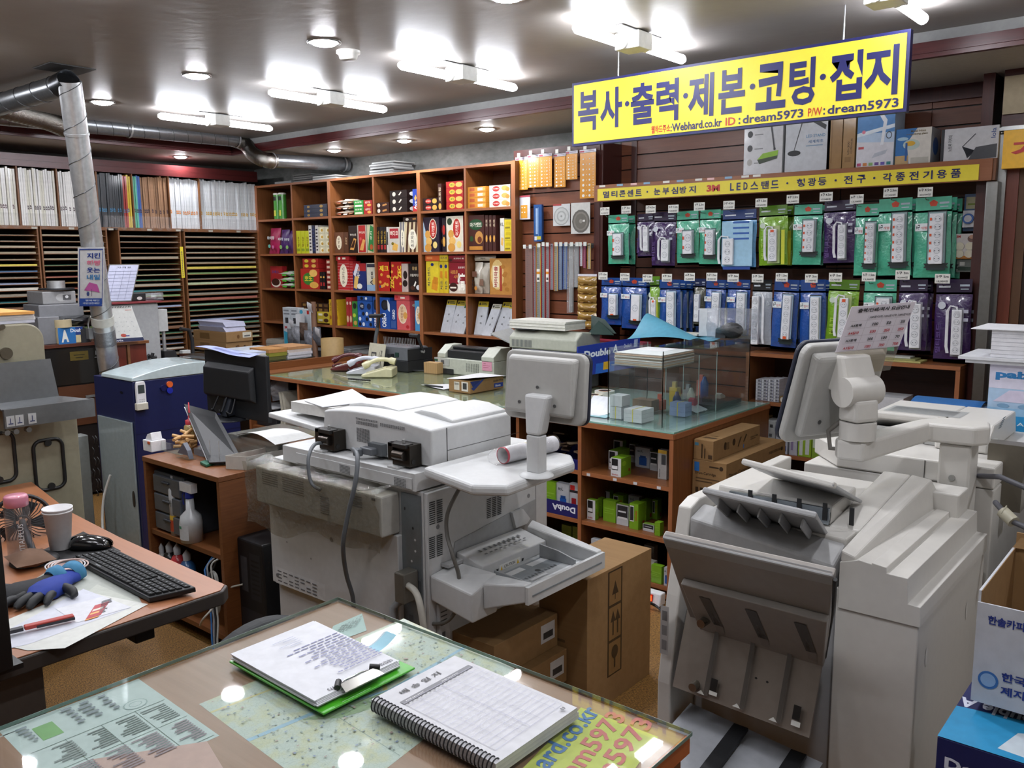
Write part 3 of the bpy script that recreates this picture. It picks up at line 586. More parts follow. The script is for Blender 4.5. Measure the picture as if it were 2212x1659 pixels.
# -- third row
snack('A',3,110,205,902,'a3252a',[('t','오예스',.12,.66,.14,'27408a',.6),('e',.45,.22,.4,.2,'f0ead8'),('e',.42,.26,.34,.17,'3a1c14')],'red box with a dark round cake printed on it',dep=.05,dy=.1)
wpack('A',3,172,325,940,1080,'d9ded2','green and white puffed snack bag',[(.2,.45,'4fae3a'),(.7,.95,'3f9a34')],dy=.02)
snack('A',3,352,498,922,'b02824',[('e',.42,.5,.3,.3,'3a7a30'),('t','뽀또',.22,.4,.24,'e8d23a',.42),('e',.7,.78,.22,.18,'e8b860'),('e',.72,.2,.24,.16,'dfa94e')],'large red cheese cracker box with a green badge',dep=.12)
snack('A',3,372,495,842,'aa2724',[('e',.25,.5,.14,.34,'d9c23a'),('e',.72,.5,.15,.36,'e0b055')],'low red cracker box lying on the large red box',z0=920,n=2,dep=.12)
for k in range(2):snack('A',3,505+22*k,524+22*k,948,'1c1618',[('r',.15,.2,.85,.4,'a82c2c'),('e',.5,.7,.35,.06,CK)],'slim dark chocolate stick box, %s one'%('left','right')[k],dep=.1,grp='slim dark stick boxes in the third row')
snack('A',3,560,622,850,'9a2a26',[('r',.1,.25,.6,.75,'e0c8b0'),('e',.82,.5,.14,.35,CK),('r',.0,.0,1,.1,'5a1814')],'small red and cream biscuit box in the tall column',n=6,dep=.12)
snack('A',3,650,745,862,'b6272a',[('r',.02,.1*i,.98,.1*i+.012,'d8a0a0')for i in range(10)]+oval('쿠크다스','5a4030','f0e6cc',.5,.5,.34,.4),'tall red brick patterned box with a cream oval',dep=.05)
snack('A',3,747,772,864,'b02a2c',[('r',.02,.1*i,.98,.1*i+.012,'d8a0a0')for i in range(10)],'red brick patterned box seen edge on',dep=.08)
snack('A',3,640,742,823,'b3242a',[('e',.25,.5,.1,.3,'f0e8d8'),('r',.5,.3,.75,.7,'e8dcc8')],'low red box lying on the brick patterned box',z0=860,dep=.08)
snack('A',3,770,876,880,'23306c',[('r',0,.72,1,1,'a8282c'),('t','에이스',.55,.45,.25,'f3efe0',.45,1),('p',[(.05,.1),(.3,.05),(.45,.5),(.15,.55)],'e0b865'),('e',.5,.16,.2,.1,'e8e4dc'),('p',[(.05,.6),(.2,.5),(.5,.95),(.3,1)],'d8d8e0')],'navy cracker box with red top and white flower',dep=.1)
snack('A',3,882,964,878,'cfcab8',[('r',0,0,1,.22,'8fb0d0'),('t','Ace',.65,.2,.3,'22242c',.5,1),('r',.05,.85,.95,.97,'3a3a48'),('e',.75,.35,.16,.12,'d9b878')],'cream cracker box with pale blue bottom',dep=.1)
snack('A',3,966,1076,868,'b52620',[('t','제크',.1,.68,.2,'eed03a',.72,0,.03)]+cookies(9,'dfa040',4,y0=.12,y1=.6,r=.1)+[('r',.08,.12,.2,.2,'2a3f8a')],'red round cracker box with big yellow letters',dep=.1)
snack('B',3,-4,92,868,'ac2420',[('t','ZEC',.36,.1,.3,'e8c838',.4,1,.03),('t','ZEC',.98,.45,.3,'e8c838',.42,1,.03)]+cookies(6,'dfa040',8,y0=.1,y1=.9,r=.09),'red cracker box with vertical yellow letters',dep=.1)
snack('B',3,94,150,882,'5a4640',[('r',0,0,.9,1,'b8a8a0'),('e',.5,.6,.3,.15,'241814'),('e',.45,.3,.35,.12,'241814')],'white and brown cake box beside the black one',dep=.1)
snack('B',3,152,260,884,'221a18',[('t','몽쉘',.28,.78,.12,'c9a870',.4),('t','크림케이크',.08,.55,.1,'e0d8c8',.84),('p',[(.35,.2),(.55,.4),(.62,.35),(.5,.2)],'f0ece0'),('e',.78,.17,.18,.09,'dfe3e8'),('e',.3,.15,.2,.08,'4a2c20')],'black cream cake box',dep=.12)
snack('B',3,290,390,864,'dcc432',[('t','치즈샌드',.33,.2,.22,'1c2c50',.62,1),('e',.5,.9,.12,.05,'1c2c6a'),('p',[(.4,.12),(.85,.06),(.95,.34),(.5,.42)],'d88f28'),('p',[(.5,.3),(.9,.26),(.95,.48),(.6,.52)],'c98220')],'yellow cheese sandwich biscuit box with square crackers',dep=.12)
for k in range(2):snack('B',3,392+38*k,428+38*k,866,'cfb428',[('t','치즈',.8,.1,.5,'1c2c50',.3,1),('e',.5,.85,.3,.06,'1c2c6a'),('p',[(.2,.5),(.8,.45),(.8,.7),(.3,.7)],'c98220')],'yellow cheese biscuit box seen edge on, %s one'%('left','right')[k],dep=.1,grp='yellow biscuit boxes edge on')
snack('B',3,286,398,806,'c95c2a',[('r',.1,.3,.5,.7,'d8844a')],'low orange box lying on the yellow biscuit box',z0=862,dep=.1)
snack('B',3,400,464,808,'cfb428',[('t','치즈샌',.1,.3,.4,'1c2c50',.8)],'low yellow box lying on the yellow biscuit box',z0=864,dep=.1)
snack('B',3,474,608,872,'861f2a',[('r',0,0,1,.3,'d8cfc0'),('t','情',.5,.1,.55,'f3eee2',.46,0,.03),('e',.25,.2,.26,.15,'3a1a12'),('r',.06,.16,.42,.21,'f0e8d8'),('t','새로운',.08,.62,.13,'d89a4a',.45),('t','시작',.28,.48,.11,'d89a4a',.3),('t','초코파이',.55,.8,.07,'f3eee2',.38)],'dark red choco pie box with a large white Chinese character',dep=.12)
snack('B',3,472,606,817,'7c1c26',[('t','초코파이 情',.3,.4,.26,'e8e0d0',.6),('e',.12,.3,.1,.22,'3a1a12')],'low dark red pie box lying on the upright one',z0=870,dep=.12)
sbag('B',3,645,740,872,'c8c0b0','white puffed pie bag with vertical black lettering',[('t','엄마손',.32,.0,.3,'201c1a',.5,1,.03),('e',.7,.08,.24,.1,'c8843a'),('r',.1,.6,.9,.85,'6a4636')],dep=.07,seed=11,lean=.01,dy=.07)
sbag('B',3,722,795,876,'bdb5a6','white puffed pie bag partly behind another',[('r',.2,.2,.8,.5,'8a6a58')],dep=.06,seed=12,lean=.01,dy=.09)
wpack('B',3,680,850,816,860,'c9bfae','white pie bag',[(.5,.65,'8a3a30')],n=1,dy=.06)if 0 else None
sbag('B',3,680,850,816,'c4bbab','white pie bag lying across the upright ones',[('t','파이',.4,.2,.5,'302420',.25)],dep=.05,seed=13,lean=0,dy=.07,z0=862)
snack('B',3,800,976,840,'b8823f',[('e',.35,.55,.3,.42,'d8b878'),('r',.14,.2,.42,.8,'e6d8b8'),('t','버터와플',.36,.22,.16,'9a2430',.56,1,.025),('r',.46,.1,.56,.8,'a03a2c')]+cookies(5,'a8702e',3,x0=.6,y0=.1,y1=.9,r=.1),'large tan butter waffle box with red vertical lettering',dep=.12)
# -- fourth row
snack('A',4,345,565,1195,'3c2418',[('r',.05+.2*i,.2,.17+.2*i,.8,('8a6a38','6a4a28','a88040')[i%3])for i in range(5)],'low dark brown candy bar box',n=2,dep=.1,z0=1265,dy=.05)
snack('A',4,472,566,1265,'d0b83a',[('e',.75,.5,.2,.35,'4a2a18'),('r',.1,.3,.45,.7,'f0e8c8')],'low yellow chocolate biscuit box',n=2,dep=.1,z0=1355)
for k in range(3):snack('A',4,570+24*k,591+24*k,1167,'d8ae28',[('t','칸쵸',.8,.55,.5,'7a3a18',.35,1),('e',.5,.3,.3,.08,'a85a20')],'slim upright amber biscuit box, %s from the left'%ORD[k],dep=.1,grp='slim amber biscuit boxes')
for k in range(2):snack('A',4,708+24*k,729+24*k,1150,'a82a2c',[('e',.5,.8,.35,.06,'e8c8b8'),('e',.5,.25,.4,.12,'d8b890')],'slim upright red biscuit box beside the green box, %s one'%('left','right')[k],dep=.1,grp='slim red biscuit boxes in the fourth row')
snack('A',4,756,797,1182,'3a8a3a',[('e',.5,.82,.35,.12,'1c2a1c'),('e',.4,.45,.3,.08,'b8d040'),('e',.55,.15,.35,.09,'c8a050')],'green round biscuit box left of the blue one',dep=.1)
snack('A',4,800,918,1180,'2558a8',[('e',.3,.8,.17,.14,'16264a'),('t','파맛',.2,.74,.12,'f0f0f0',.2),('e',.78,.8,.14,.12,'16264a')]+[('e',.15+.24*i,.12+.2*j,.09,.075,('1a1a22','dfe6ee','3a6ac0')[(i+j)%3])for i in range(4)for j in range(3)],'blue box printed with rows of dark round biscuits',dep=.12)
snack('A',4,800,918,1140,'224f9a',[('e',.3,.5,.1,.35,'1a1a22'),('e',.6,.5,.08,.3,'e0e6ee')],'low blue box on top of the biscuit-printed box',z0=1178,dep=.12)
oreo=[('e',.5,.76,.36,.17,'14161c'),('e',.5,.76,.26,.12,'2a2c34'),('p',[(.75,.95),(1,.8),(1,.55),(.8,.6)],'e8eef2'),('t','OREO',.62,.05,.42,'f3f6fa',.46,1,.03)]
snack('A',4,925,966,1150,'1e4fa2',oreo,'slim blue box with a black sandwich biscuit at the end of the third column',dep=.1)
snack('A',4,980,1060,1152,'1e4fa2',oreo,'large blue box with a black sandwich biscuit',dep=.12)
snack('A',4,1062,1112,1180,'1b4088',[('t','OREO',.75,.35,.4,'f3f6fa',.35,1,.03),('r',.1,.05,.9,.3,'3a5a98')],'narrow blue biscuit box left of the pink ones',dep=.1)
snack('B',4,46,152,1178,'cf5a5e',[('e',.45,.55,.34,.34,'f0dcc8'),('e',.45,.55,.3,.3,'e8c9a0'),('t','크라운산도',.48,.3,.18,'8a2a30',.5,1),('e',.65,.5,.16,.12,'dba050'),('e',.8,.12,.12,.06,'b82a30')],'pink cream sandwich biscuit box with an oval label',dep=.12,side=[('e',.5,.85,.3,.06,'f0dcc8')])
snack('B',4,30,150,1120,'cc5054',[('r',.4,.3,.7,.6,'efe4d8'),('e',.15,.6,.1,.25,'b82a30')],'low pink box lying on the pink sandwich biscuit box',z0=1176,dep=.12)
snack('B',4,192,266,1178,'4a94c8',[('e',.5,.52,.4,.3,'f0e6cc'),('t','크라운산도',.58,.3,.24,'6a3020',.46,1),('e',.7,.5,.2,.12,'dba050')],'sky blue sandwich biscuit box with an oval label',dep=.1)
# envelopes
def envpack(src,x0,x1,yt,hdr,label,lean=.05,dy=.05,txt='부의',seed=0):
 f=fA if src=='A' else fB;yy=YF+dy;X0=P(f(x0),500,Y=yy).x;X1=P(f(x1),500,Y=yy).x;zt=P(f((x0+x1)/2),330+yt/3.687,Y=yy).z;zb=sh_z[4]+.001;h=zt-zb;w=X1-X0;X0,X1=clampx(X0,X1+lean*1.2);X1-=lean*1.2;w=X1-X0
 t=thing('envelope_pack',label,'envelope pack',((X0+X1)/2,yy,zb),'packs of ceremonial envelopes')
 q=[Vector((X0,yy,zb)),Vector((X0+w,yy,zb)),Vector((X0+w+lean,yy+.04,zb+h*.84)),Vector((X0+lean,yy+.04,zb+h*.84))]
 b=MB().slab([q[0],q[3],q[2],q[1]],.012,pm('c9ccd2',.3,coat=.7,bump=.2))
 if b.v[4][1]<yy:pass
 b.art(q[0]+Vector((0,-.0005,0)),q[1]-q[0],q[3]-q[0],[('t',txt[0],.42,.62,.07,'2a2a2a',.16),('t',txt[1],.42,.38,.07,'2a2a2a',.16)],lift=.0012)
 b.build('envelope',t)
 p=[q[3],q[2],q[2]+Vector((lean*.18,.008,h*.16)),q[3]+Vector((lean*.18,.008,h*.16))]
 b=MB().slab([p[0],p[3],p[2],p[1]],.003,pm(hdr,.35,coat=.4));b.art(p[0],p[1]-p[0],p[3]-p[0],[('e',.18,.5,.09,.25,'2a2a20'),('r',.32,.3,.9,.45,'4a4a20'),('r',.32,.6,.8,.72,'4a4a20')],lift=.001)
 b.build('card_header',t)
for a in[('B',395,470,1172,'c9b22a','white envelope pack with yellow header, leftmost in its compartment',.03,.05,'부의'),('B',462,530,1178,'c9b22a','leaning envelope pack with yellow header, second in its compartment',.05,.055,'결혼'),('B',520,590,1200,'24663a','leaning envelope pack with green header',.05,.04,'축의'),('B',566,612,1185,'24663a','envelope pack with green header against the divider',.0,.07,'축하'),('B',665,745,1186,'d0b92c','upright white envelope pack with yellow header and black characters',.01,.05,'부의'),('B',730,800,1205,'c4c0b0','cream envelope pack leaning sideways',.06,.035,'결혼'),('B',822,905,1190,'d0b92c','leaning envelope pack with yellow header at the right compartment',.05,.055,'축의'),('B',905,945,1200,'d0b92c','envelope pack squeezed against the right side panel',.02,.04,'축하')]:envpack(*a[:6],lean=a[6],dy=a[7],txt=a[8])
# lower row papers
def pstack(x0,x1,y0,y1,z0,n,col,label,th=.012,jit=.006,name='paper_stack',seed=1,colr=None,grp=None):
 r=random.Random(seed);b=MB()
 for k in range(n):
  a=r.uniform(-jit,jit);c=r.uniform(-jit,jit);b.box(x0+a,x1+a,y0+c,y1+c,z0+k*th+.0005,z0+(k+1)*th,pm(colr[k%len(colr)]if colr else col,.7))
 return tag(b.build(name),label,'paper stack',grp)
def snx(f,x):return P(f(x),700,Y=YF+.03).x
pstack(snx(fA,680),snx(fA,760),YF+.02,YF+.28,sh_z[5],14,'8b8c8b','stack of grey ring file sleeves on the shelf behind the binding machine',th=.0085,seed=5,colr=['9a9b9a','6f7070'])
pstack(snx(fA,775),snx(fA,935)-.06,YF+.02,YF+.28,sh_z[5],11,'8b8c8b','second stack of grey folders beside the first stack',th=.0085,seed=6,colr=['8a8b8a','5f6060'])
pstack(snx(fB,515),snx(fB,590),YF+.05,YF+.2,sh_z[5],8,'c9c4bc','stack of red and white note blocks in the low compartment',th=.02,seed=7,colr=['cfc9c0','a83a3a'],jit=.003)
pstack(snx(fB,360),snx(fB,405),YF+.03,YF+.2,sh_z[5],9,'c9c4bc','small stack of white and green notebooks in the low compartment',th=.012,seed=8,colr=['c9c4bc','3a6a48'],jit=.004)
pstack(snx(fA,90),snx(fA,230),YF+.02,YF+.26,sh_z[5],10,'a9a59b','thick stack of grey-white booklets in the lowest left compartment',th=.013,seed=9,jit=.005)
# stacks on top of the shelf
zt=sh_z[0]+.004
pstack(-5.36,-5.10,YF+.04,YF+.26,zt,9,'8d8f8f','tall ragged stack of grey sleeves on top of the snack shelf',th=.0105,seed=4,colr=['a4a6a4','6b6d6d'],jit=.012)
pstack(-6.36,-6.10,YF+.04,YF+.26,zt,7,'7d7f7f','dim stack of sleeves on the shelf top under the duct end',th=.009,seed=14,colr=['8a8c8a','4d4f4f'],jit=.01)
pstack(-6.08,-5.78,YF+.03,YF+.25,zt,3,'9a9c9c','low stack of sleeves on the shelf top right of the dim one',th=.01,seed=15,colr=['a4a6a4','6b6d6d'],jit=.012)
pstack(-6.62,-6.38,YF+.03,YF+.22,zt,2,'8a8c8c','two flat sleeves lying at the left end of the shelf top',th=.009,seed=16)
# ================= RULER PANEL GOODS =================
fR=lambda x:1080+x/3.456
gR=lambda y:280+y/3.456
ORG=pm('e0982a',.3,coat=.6);BAGW=pm('d6d2da',.3,coat=.7);HOOK=pm('c9c9c6',.4)
def hookat(x,z,y0,y1,label,tagc='e2e0d8',price=None,grp='display hooks with price tags'):
 """wire hook leaving the slat wall at y1 and ending at y0, price tag at its tip"""
 h=thing('display_hook',label,'display hook',(x,y1,z),grp)
 MB().tube([(x,y1,z),(x,y1-.01,z),(x,y0+.02,z),(x,y0,z+.014)],.0022,pm('8a8a88',.3,.8),6).box(x-.012,x+.012,y1-.004,y1,z-.02,z+.012,pm('2a2a2a')).build('hook_wire',h)
 if price:
  w=.034;b=MB().box(x-w,x+w,y0-.003,y0-.001,z+.012,z+.058,pm(tagc,.4))
  b.text(price[0],(x-w+.006,y0-.0035,z+.038),(1,0,0),(0,0,1),.014,pm('202020'),w=2*w-.012,bold=.02).text(price[1],(x-w+.009,y0-.0035,z+.017),(1,0,0),(0,0,1),.011,pm('303030'),w=2*w-.018)
  b.build('price_tag',h)
 else:MB().box(x-.012,x+.012,y0-.003,y0-.001,z-.006,z+.02,pm(tagc,.4)).build('price_tag',h)
 return h
shp={'tri':lambda x,y,r:('p',[(x-r,y-r*.5),(x+r,y),(x-r,y+r*.5)],'f0ece4'),'sq':lambda x,y,r:('r',x-r,y-r*.4,x+r,y+r*.4,'f0ece4'),'ci':lambda x,y,r:('e',x,y,r,r*.42,'f0ece4')}
cards=[(118,210,205,458,'tri','tri','with triangle cut-outs, leftmost of the top row'),(207,297,187,440,'sq','sq','with square cut-outs, second in the top row'),(293,390,178,435,'tri','ci','with triangles and circles, third in the top row'),(402,492,178,438,'ci','ci','with circle cut-outs, shorter one in the middle'),(492,580,158,380,'sq','ci','with mixed shapes, fifth in the top row'),(594,716,148,520,'ci','ci','with circles, the longest at the panel post')]
for i,(x0,x1,y0,y1,a,c,lab)in enumerate(cards):
 yy=YR-.03-.006*(i%3);A=P(fR(x0),gR(y1),Y=yy);B=P(fR(x1),gR(y1),Y=yy);z0=A.z;z1=P(fR((x0+x1)/2),gR(y0),Y=yy).z;w=B.x-A.x;h=z1-z0
 t=thing('drawing_template','orange plastic drawing template '+lab,'drawing template',((A.x+B.x)/2,yy,z0),'orange drawing templates on the slat wall')
 its=[('r',0,0,1,1,'e2e0e4')]if 0 else[]
 for k in range(8):
  f=.06+.115*k;r0=.085*(1-.07*k)
  its+=[shp[a](.22,f,r0),shp[c](.62,f,r0*.8),('e',.44,f,.02,.012,'f0ece4'),('e',.85,f,.022,.012,'f0ece4'),('e',.85,f+.05,.02,.01,'f0ece4')]
 MB().box(A.x+.003,B.x-.003,yy,yy+.0015,z0+.004,z1-.02,ORG).art((A.x+.003,yy,z0+.004),(w-.006,0,0),(0,0,h-.024),its).build('template_sheet',t)
 MB().box(A.x,B.x,yy-.0025,yy-.0022,z0,z1,clear('sleeve','ffffff',.0,.25,.0,.2,20)).box(A.x,B.x,yy-.0018,yy+.001,z1-.018,z1,BAGW).art((A.x,yy-.0022,z1-.02),(w,0,0),(0,0,.02),[('r',.02,.2,.3,.7,'b03a50'),('r',.35,.4,.9,.6,'9a90a8')]).build('clear_sleeve',t)
 hookat((A.x+B.x)/2,z1+.004,yy-.03,YR+.002,'plain hook holding the orange template '+lab.split(',')[-1].strip())
def pcard(x0,x1,y0,y1,base,items,name,label,cat,dy=.03,dep=.003,hook=True,coat=.4):
 yy=YR-dy;A=P(fR(x0),gR(y1),Y=yy);B=P(fR(x1),gR(y1),Y=yy);z1=P(fR((x0+x1)/2),gR(y0),Y=yy).z
 o=MB().box(A.x,B.x,yy,yy+dep,A.z,z1,pm(base,.35,coat=coat)).art((A.x,yy,A.z),(B.x-A.x,0,0),(0,0,z1-A.z),items).build(name)
 tag(o,label,cat);return A,B,z1
pcard(147,225,492,672,'d3d2d8',[('r',.1,.05,.75,.6,'dd9a30'),('e',.25,.5,.06,.03,'f0ece4'),('e',.5,.5,.06,.03,'f0ece4'),('e',.25,.3,.06,.03,'f0ece4'),('e',.5,.3,.06,.03,'f0ece4'),('r',0,.93,1,1,'b04a58')],'template_card','small white card with a little orange template, below the top row','drawing template')
pcard(253,312,560,835,'1f4f8c',[('r',.25,.2,.5,.9,'9ab4d4'),('r',.55,.15,.62,.92,'6a8fc0'),('r',.1,.05,.9,.14,'c8b83a'),('r',.1,.03,.4,.13,'d8d8d8')],'pen_pack','narrow blue blister pack hanging right of the small white card','blister pack',dy=.04,dep=.02)
pcard(397,522,555,720,'c5c6c6',[('e',.5,.44,.46,.42,'9a9c9a'),('e',.5,.44,.4,.37,'b8bab8'),('e',.5,.44,.28,.25,'9ea09e'),('e',.5,.44,.2,.18,'babcba'),('e',.5,.44,.06,.05,'8a8c8a'),('r',0,.93,.5,1,'a83a3a')],'protractor_card','pale round protractor on a square white card','protractor',dy=.03)
pcard(530,672,545,778,'c9c8c4',[('e',.52,.4,.46,.38,'5e5a54'),('e',.52,.4,.38,.31,'7a756d'),('e',.52,.4,.3,.25,'666159'),('e',.52,.4,.08,.07,'8a867e'),('r',.62,.38,.74,.44,'d8d6d0')],'protractor_card','large dark grey round protractor on a white card','protractor',dy=.03)
rul=[(192,245,868,1480,'a58f88',None,'clear brown-tinted'),(250,271,868,1480,'8e9296','b83030','long steel'),(273,305,850,1480,'9c9f9e','d0a030','long grey with yellow edge and label'),(311,337,858,1480,'7f9199','b83030','long pale blue-grey'),(342,370,850,1480,'8f9294','b83030','long grey with red edge and label'),(373,400,852,1195,'90979e','b8303a','medium steel with red sleeve'),(403,433,842,1205,'a5a398','d09a2c','medium with orange-yellow sleeve'),(437,465,850,1195,'8b98a8','1f3f7c','medium with navy sleeve, left'),(470,500,850,1192,'8b98a8','1f4a9c','medium with blue sleeve, right'),(506,541,850,1362,'9a9c9a','7a7a78','triangular scale, longer'),(546,583,850,1172,'a3a5a6','8a8a88','triangular scale, shorter'),(595,617,850,1018,'c0c2c8','a04050','short white'),(620,640,850,1032,'a8627a','8a3040','short dark red'),(653,677,848,1040,'b8b0a0','d0a030','short with yellow edge')]
for i,(x0,x1,y0,y1,c,e,lab)in enumerate(rul):
 yy=YR-.035-.004*(i%2);A=P(fR(x0),gR(min(y1,1500)),Y=yy);B=P(fR(x1),gR(min(y1,1500)),Y=yy);z1=P(fR((x0+x1)/2),gR(y0),Y=yy).z;z0=A.z;w=B.x-A.x
 its=[('r',0,0,.14,1,e or c)]if e else[]
 if e:its+=[('r',.86,0,1,1,e)]
 n=int((z1-z0)/.012);its+=[('r',.2,(k+.5)/n,.42 if k%5 else .6,(k+.65)/n,'4c5054')for k in range(n)]
 if 'label' in lab:its+=[('r',.15,.55,.85,.70,'e8e6e0'),('r',.15,.64,.85,.67,'d88a28'),('r',.25,.57,.75,.6,'4a4a4a')]
 o=MB()
 if 'triangular' in lab:o.prism([(A.x,yy+.012),((A.x+B.x)/2,yy-.006),(B.x,yy+.012)],'z',z0,z1,pm(c,.3,.3)).box(A.x-.002,B.x+.002,yy-.008,yy-.0075,z0-.005,z1,CLR)
 else:o.box(A.x,B.x,yy,yy+.003,z0,z1,pm(c,.3,.35)if i else clear('tinted_plastic','c8a8a0',.1,.1,.4)).art((A.x,yy,z0),(w,0,0),(0,0,z1-z0),its)
 o.cyl(((A.x+B.x)/2,yy-.001,z1-.012),((A.x+B.x)/2,yy+.0045,z1-.012),.004,'303030',n=10)
 tag(o.build('ruler'),lab+' ruler hanging in the row on the slat wall','ruler','rulers hanging on the slat wall')
 if i not in(2,6):hookat((A.x+B.x)/2,z1-.012,yy-.045,YR+.002,'plain hook carrying the %s ruler'%lab.split(',')[0],'cfd2cc')
 # amber tape strip pack
yy=YR-.05;A=P(fR(580),gR(1488),Y=yy);B=P(fR(720),gR(1488),Y=yy);z1=P(fR(650),gR(1078),Y=yy).z
t=thing('tape_strip_pack','hanging clear strip of six bagged amber tape rolls','tape pack',((A.x+B.x)/2,yy,A.z));h=(z1-A.z-.015)/6
AMB=clear('amber_tape','c8a050',.1,.1,.55)
for k in range(6):
 zc=A.z+h*(k+.5)
 MB().cyl(((A.x*.72+B.x*.28),yy+.02,zc),((A.x*.72+B.x*.28),yy-.012,zc),h*.44,'b08c48',n=22).cyl(((A.x*.32+B.x*.68),yy+.022,zc),((A.x*.32+B.x*.68),yy-.010,zc),h*.44,'a5823f',n=22).build('tape_roll',t)
 pillow(MB(),(A.x,yy,A.z+h*k+.002),(1,0,0),(0,0,1),(0,-1,0),B.x-A.x,h-.003,.06,AMB,seed=k,flat=.05).build('clear_bag',t)
MB().box(A.x,B.x,yy-.001,yy+.001,z1-.015,z1,BAGW).build('header',t)
# ================= POWER STRIP PACKS =================
WPL=pm('e3e3e6',.3,coat=.4)
KINDS={'green':('4fb08e','55b796','2c7f64'),'purple':('3a1d55','2b1a3c','5a3a7a'),'blue':('1f4f9e','1d4890','3a74c4'),'lime':('7fae22','5d8a1e','c0c82a'),'sky':('5d9ccc','1a3a78','2a62b8'),'clear':('aeb4bc','15171c','d0d4da'),'dark':('4a4a3a','1c2c5a','d0b83a')}
def strip_pack(x0,x1,yt,yb,kind,n,wx0,wx1,wt,wb,label,copies=1,yf=YH+.05,num=None,tilt=0.,skew=.035,grp='packaged power strips on the hooks'):
 A=P(x0,yb,Y=yf);B=P(x1,yb,Y=yf);z0=A.z;z1=P((x0+x1)/2,yt,Y=yf).z;w=B.x-A.x;h=z1-z0;c,hd,ac=KINDS[kind]
 t=thing('power_strip_pack',label,'power strip pack',((A.x+B.x)/2,yf,z1),grp)
 R_=Matrix.Translation(((A.x+B.x)/2,yf,z1))@Matrix.Rotation(tilt,4,'Y')@Matrix.Translation((-(A.x+B.x)/2,-yf,-z1))
 sd=int(x0)
 b=MB();b.T=R_
 pillow(b,(A.x,yf,z0),(1,0,0),(0,0,1),(0,-1,0),w,h*.86,.05,pm(c,.2,coat=1.,bump=.9,bscale=15),seed=sd,flat=.07,wr=.16,nu=14,nv=22)
 b.build('bag',t)
 b=MB();b.T=R_;b.box(A.x+.002,B.x-.002,yf-.002,yf+.001,z1-h*.155,z1,pm(hd,.3,coat=.7))
 ic=[('p',[(.42,.3),(.58,.3),(.62,.6),(.5,.8),(.38,.6)],'cf4a30')]if kind in('green','blue')else[('r',.08,.35,.4,.5,'d8dce4')]
 b.art((A.x,yf-.002,z1-h*.155),(w,0,0),(0,0,h*.155),ic+[('r',.66,.45,.92,.6,'b8c4d0'),('r',.68,.2,.9,.28,'b8c4d0')]);b.build('card_header',t)
 # window and strip
 ax=A.x+w*wx0;bx=A.x+w*wx1;za=z1-h*wb;zb=z1-h*wt;ys=yf-.030
 b=MB();b.T=R_
 if kind in('green','blue'):
  b.art((A.x,ys+.003,z0),(w,0,0),(0,0,h),[('r',wx0-.07,1-wb-.07,wx1+.07,1-wt+.03,'1a2a2c'),('r',wx0-.05,1-wb-.0,wx1+.05,1-wt+.018,'8fa3a5' if kind=='green' else 'a0b4c8'),('p',[(wx0-.15,1-wb-.045),(wx1+.15,1-wb-.045),(wx1+.1,1-wb-.02),(wx1+.15,1-wb+.01),(wx0-.15,1-wb+.01),(wx0-.1,1-wb-.02)],'16201e')])
  if num:b.art((A.x+w*.05,ys+.004,z1-h*.40),(w*.36,0,0),(0,0,h*.09),[('r',0,0,1,1,'dfe4e4'),('t',num[0],.08,.2,.62,'202428',.3,0,.03),('t',num[1],.42,.2,.38,'c04030',.5)])
 elif kind=='purple':
  b.art((A.x,ys+.003,z0),(w,0,0),(0,0,h),[('r',wx0-.02,1-wb-.02,wx1+.03,1-wt+.02,'8b8a94'),('e',.22,.69,.11,.045,'c8ccd4'),('t','멀티코드',.22,.12,.14,'5c3f80',.35,1),('r',.82,.6,.95,.64,'b8b8c8'),('r',.82,.5,.95,.54,'b8b8c8')])
 elif kind=='lime':
  b.art((A.x,ys+.003,z0),(w,0,0),(0,0,h),[('r',wx0-.05,1-wb-.03,wx1+.08,1-wt+.05,'a8b87a'),('e',.2,.68,.1,.045,'c8d4c0'),('t','MULTI',.3,.15,.14,'a8c83a',.25,1),('r',.85,.05,.97,.6,'c9cc32')])
 elif kind=='sky':
  b.art((A.x,ys+.003,z0),(w,0,0),(0,0,h),[('r',.05,.06,.95,.8,'9cc4dc'),('r',.1,0,.9,.05,'1a3f8c')]+[('r',.38,.5+.09*i,.85,.53+.09*i,'2458a8')for i in range(4)]+[('e',.22,.14,.14,.06,'d89a28')])
 b.build('printed_window',t)if b.v else None
 s_=MB();s_.T=R_;s_.box(ax,bx,ys-.012,ys+.012,za,zb,WPL);sw=bx-ax
 hl=(zb-za)/(n+.4);its=[];Hh=zb-za;r=min(sw*.36,hl*.40)
 off=.5 if kind not in('green',)else .6
 for k in range(n):
  yk=(.2+k+.5)*hl/Hh
  its+=[('e',off,yk,r/sw,r/Hh,'b4b6bc'),('e',off,yk,r*.82/sw,r*.82/Hh,'d9dadd'),('e',off-.14,yk,.045,.045*sw/Hh,'40424a'),('e',off+.14,yk,.045,.045*sw/Hh,'40424a')]
  if kind=='green':its+=[('r',.04,yk-r*.42/Hh,.19,yk+r*.42/Hh,'d8562c')]
 if kind in('lime','purple','dark','clear'):its+=[('r',.3,1-.10,.7,1-.025,'d8562c' if kind=='lime' else 'c8c8cc')]
 if kind=='blue':its+=[('r',.3,.015,.72,.075,'dd5a28')]
 s_.art((ax,ys-.012,za),(sw,0,0),(0,0,Hh),its);s_.build('power_strip',t,bevel=.004)
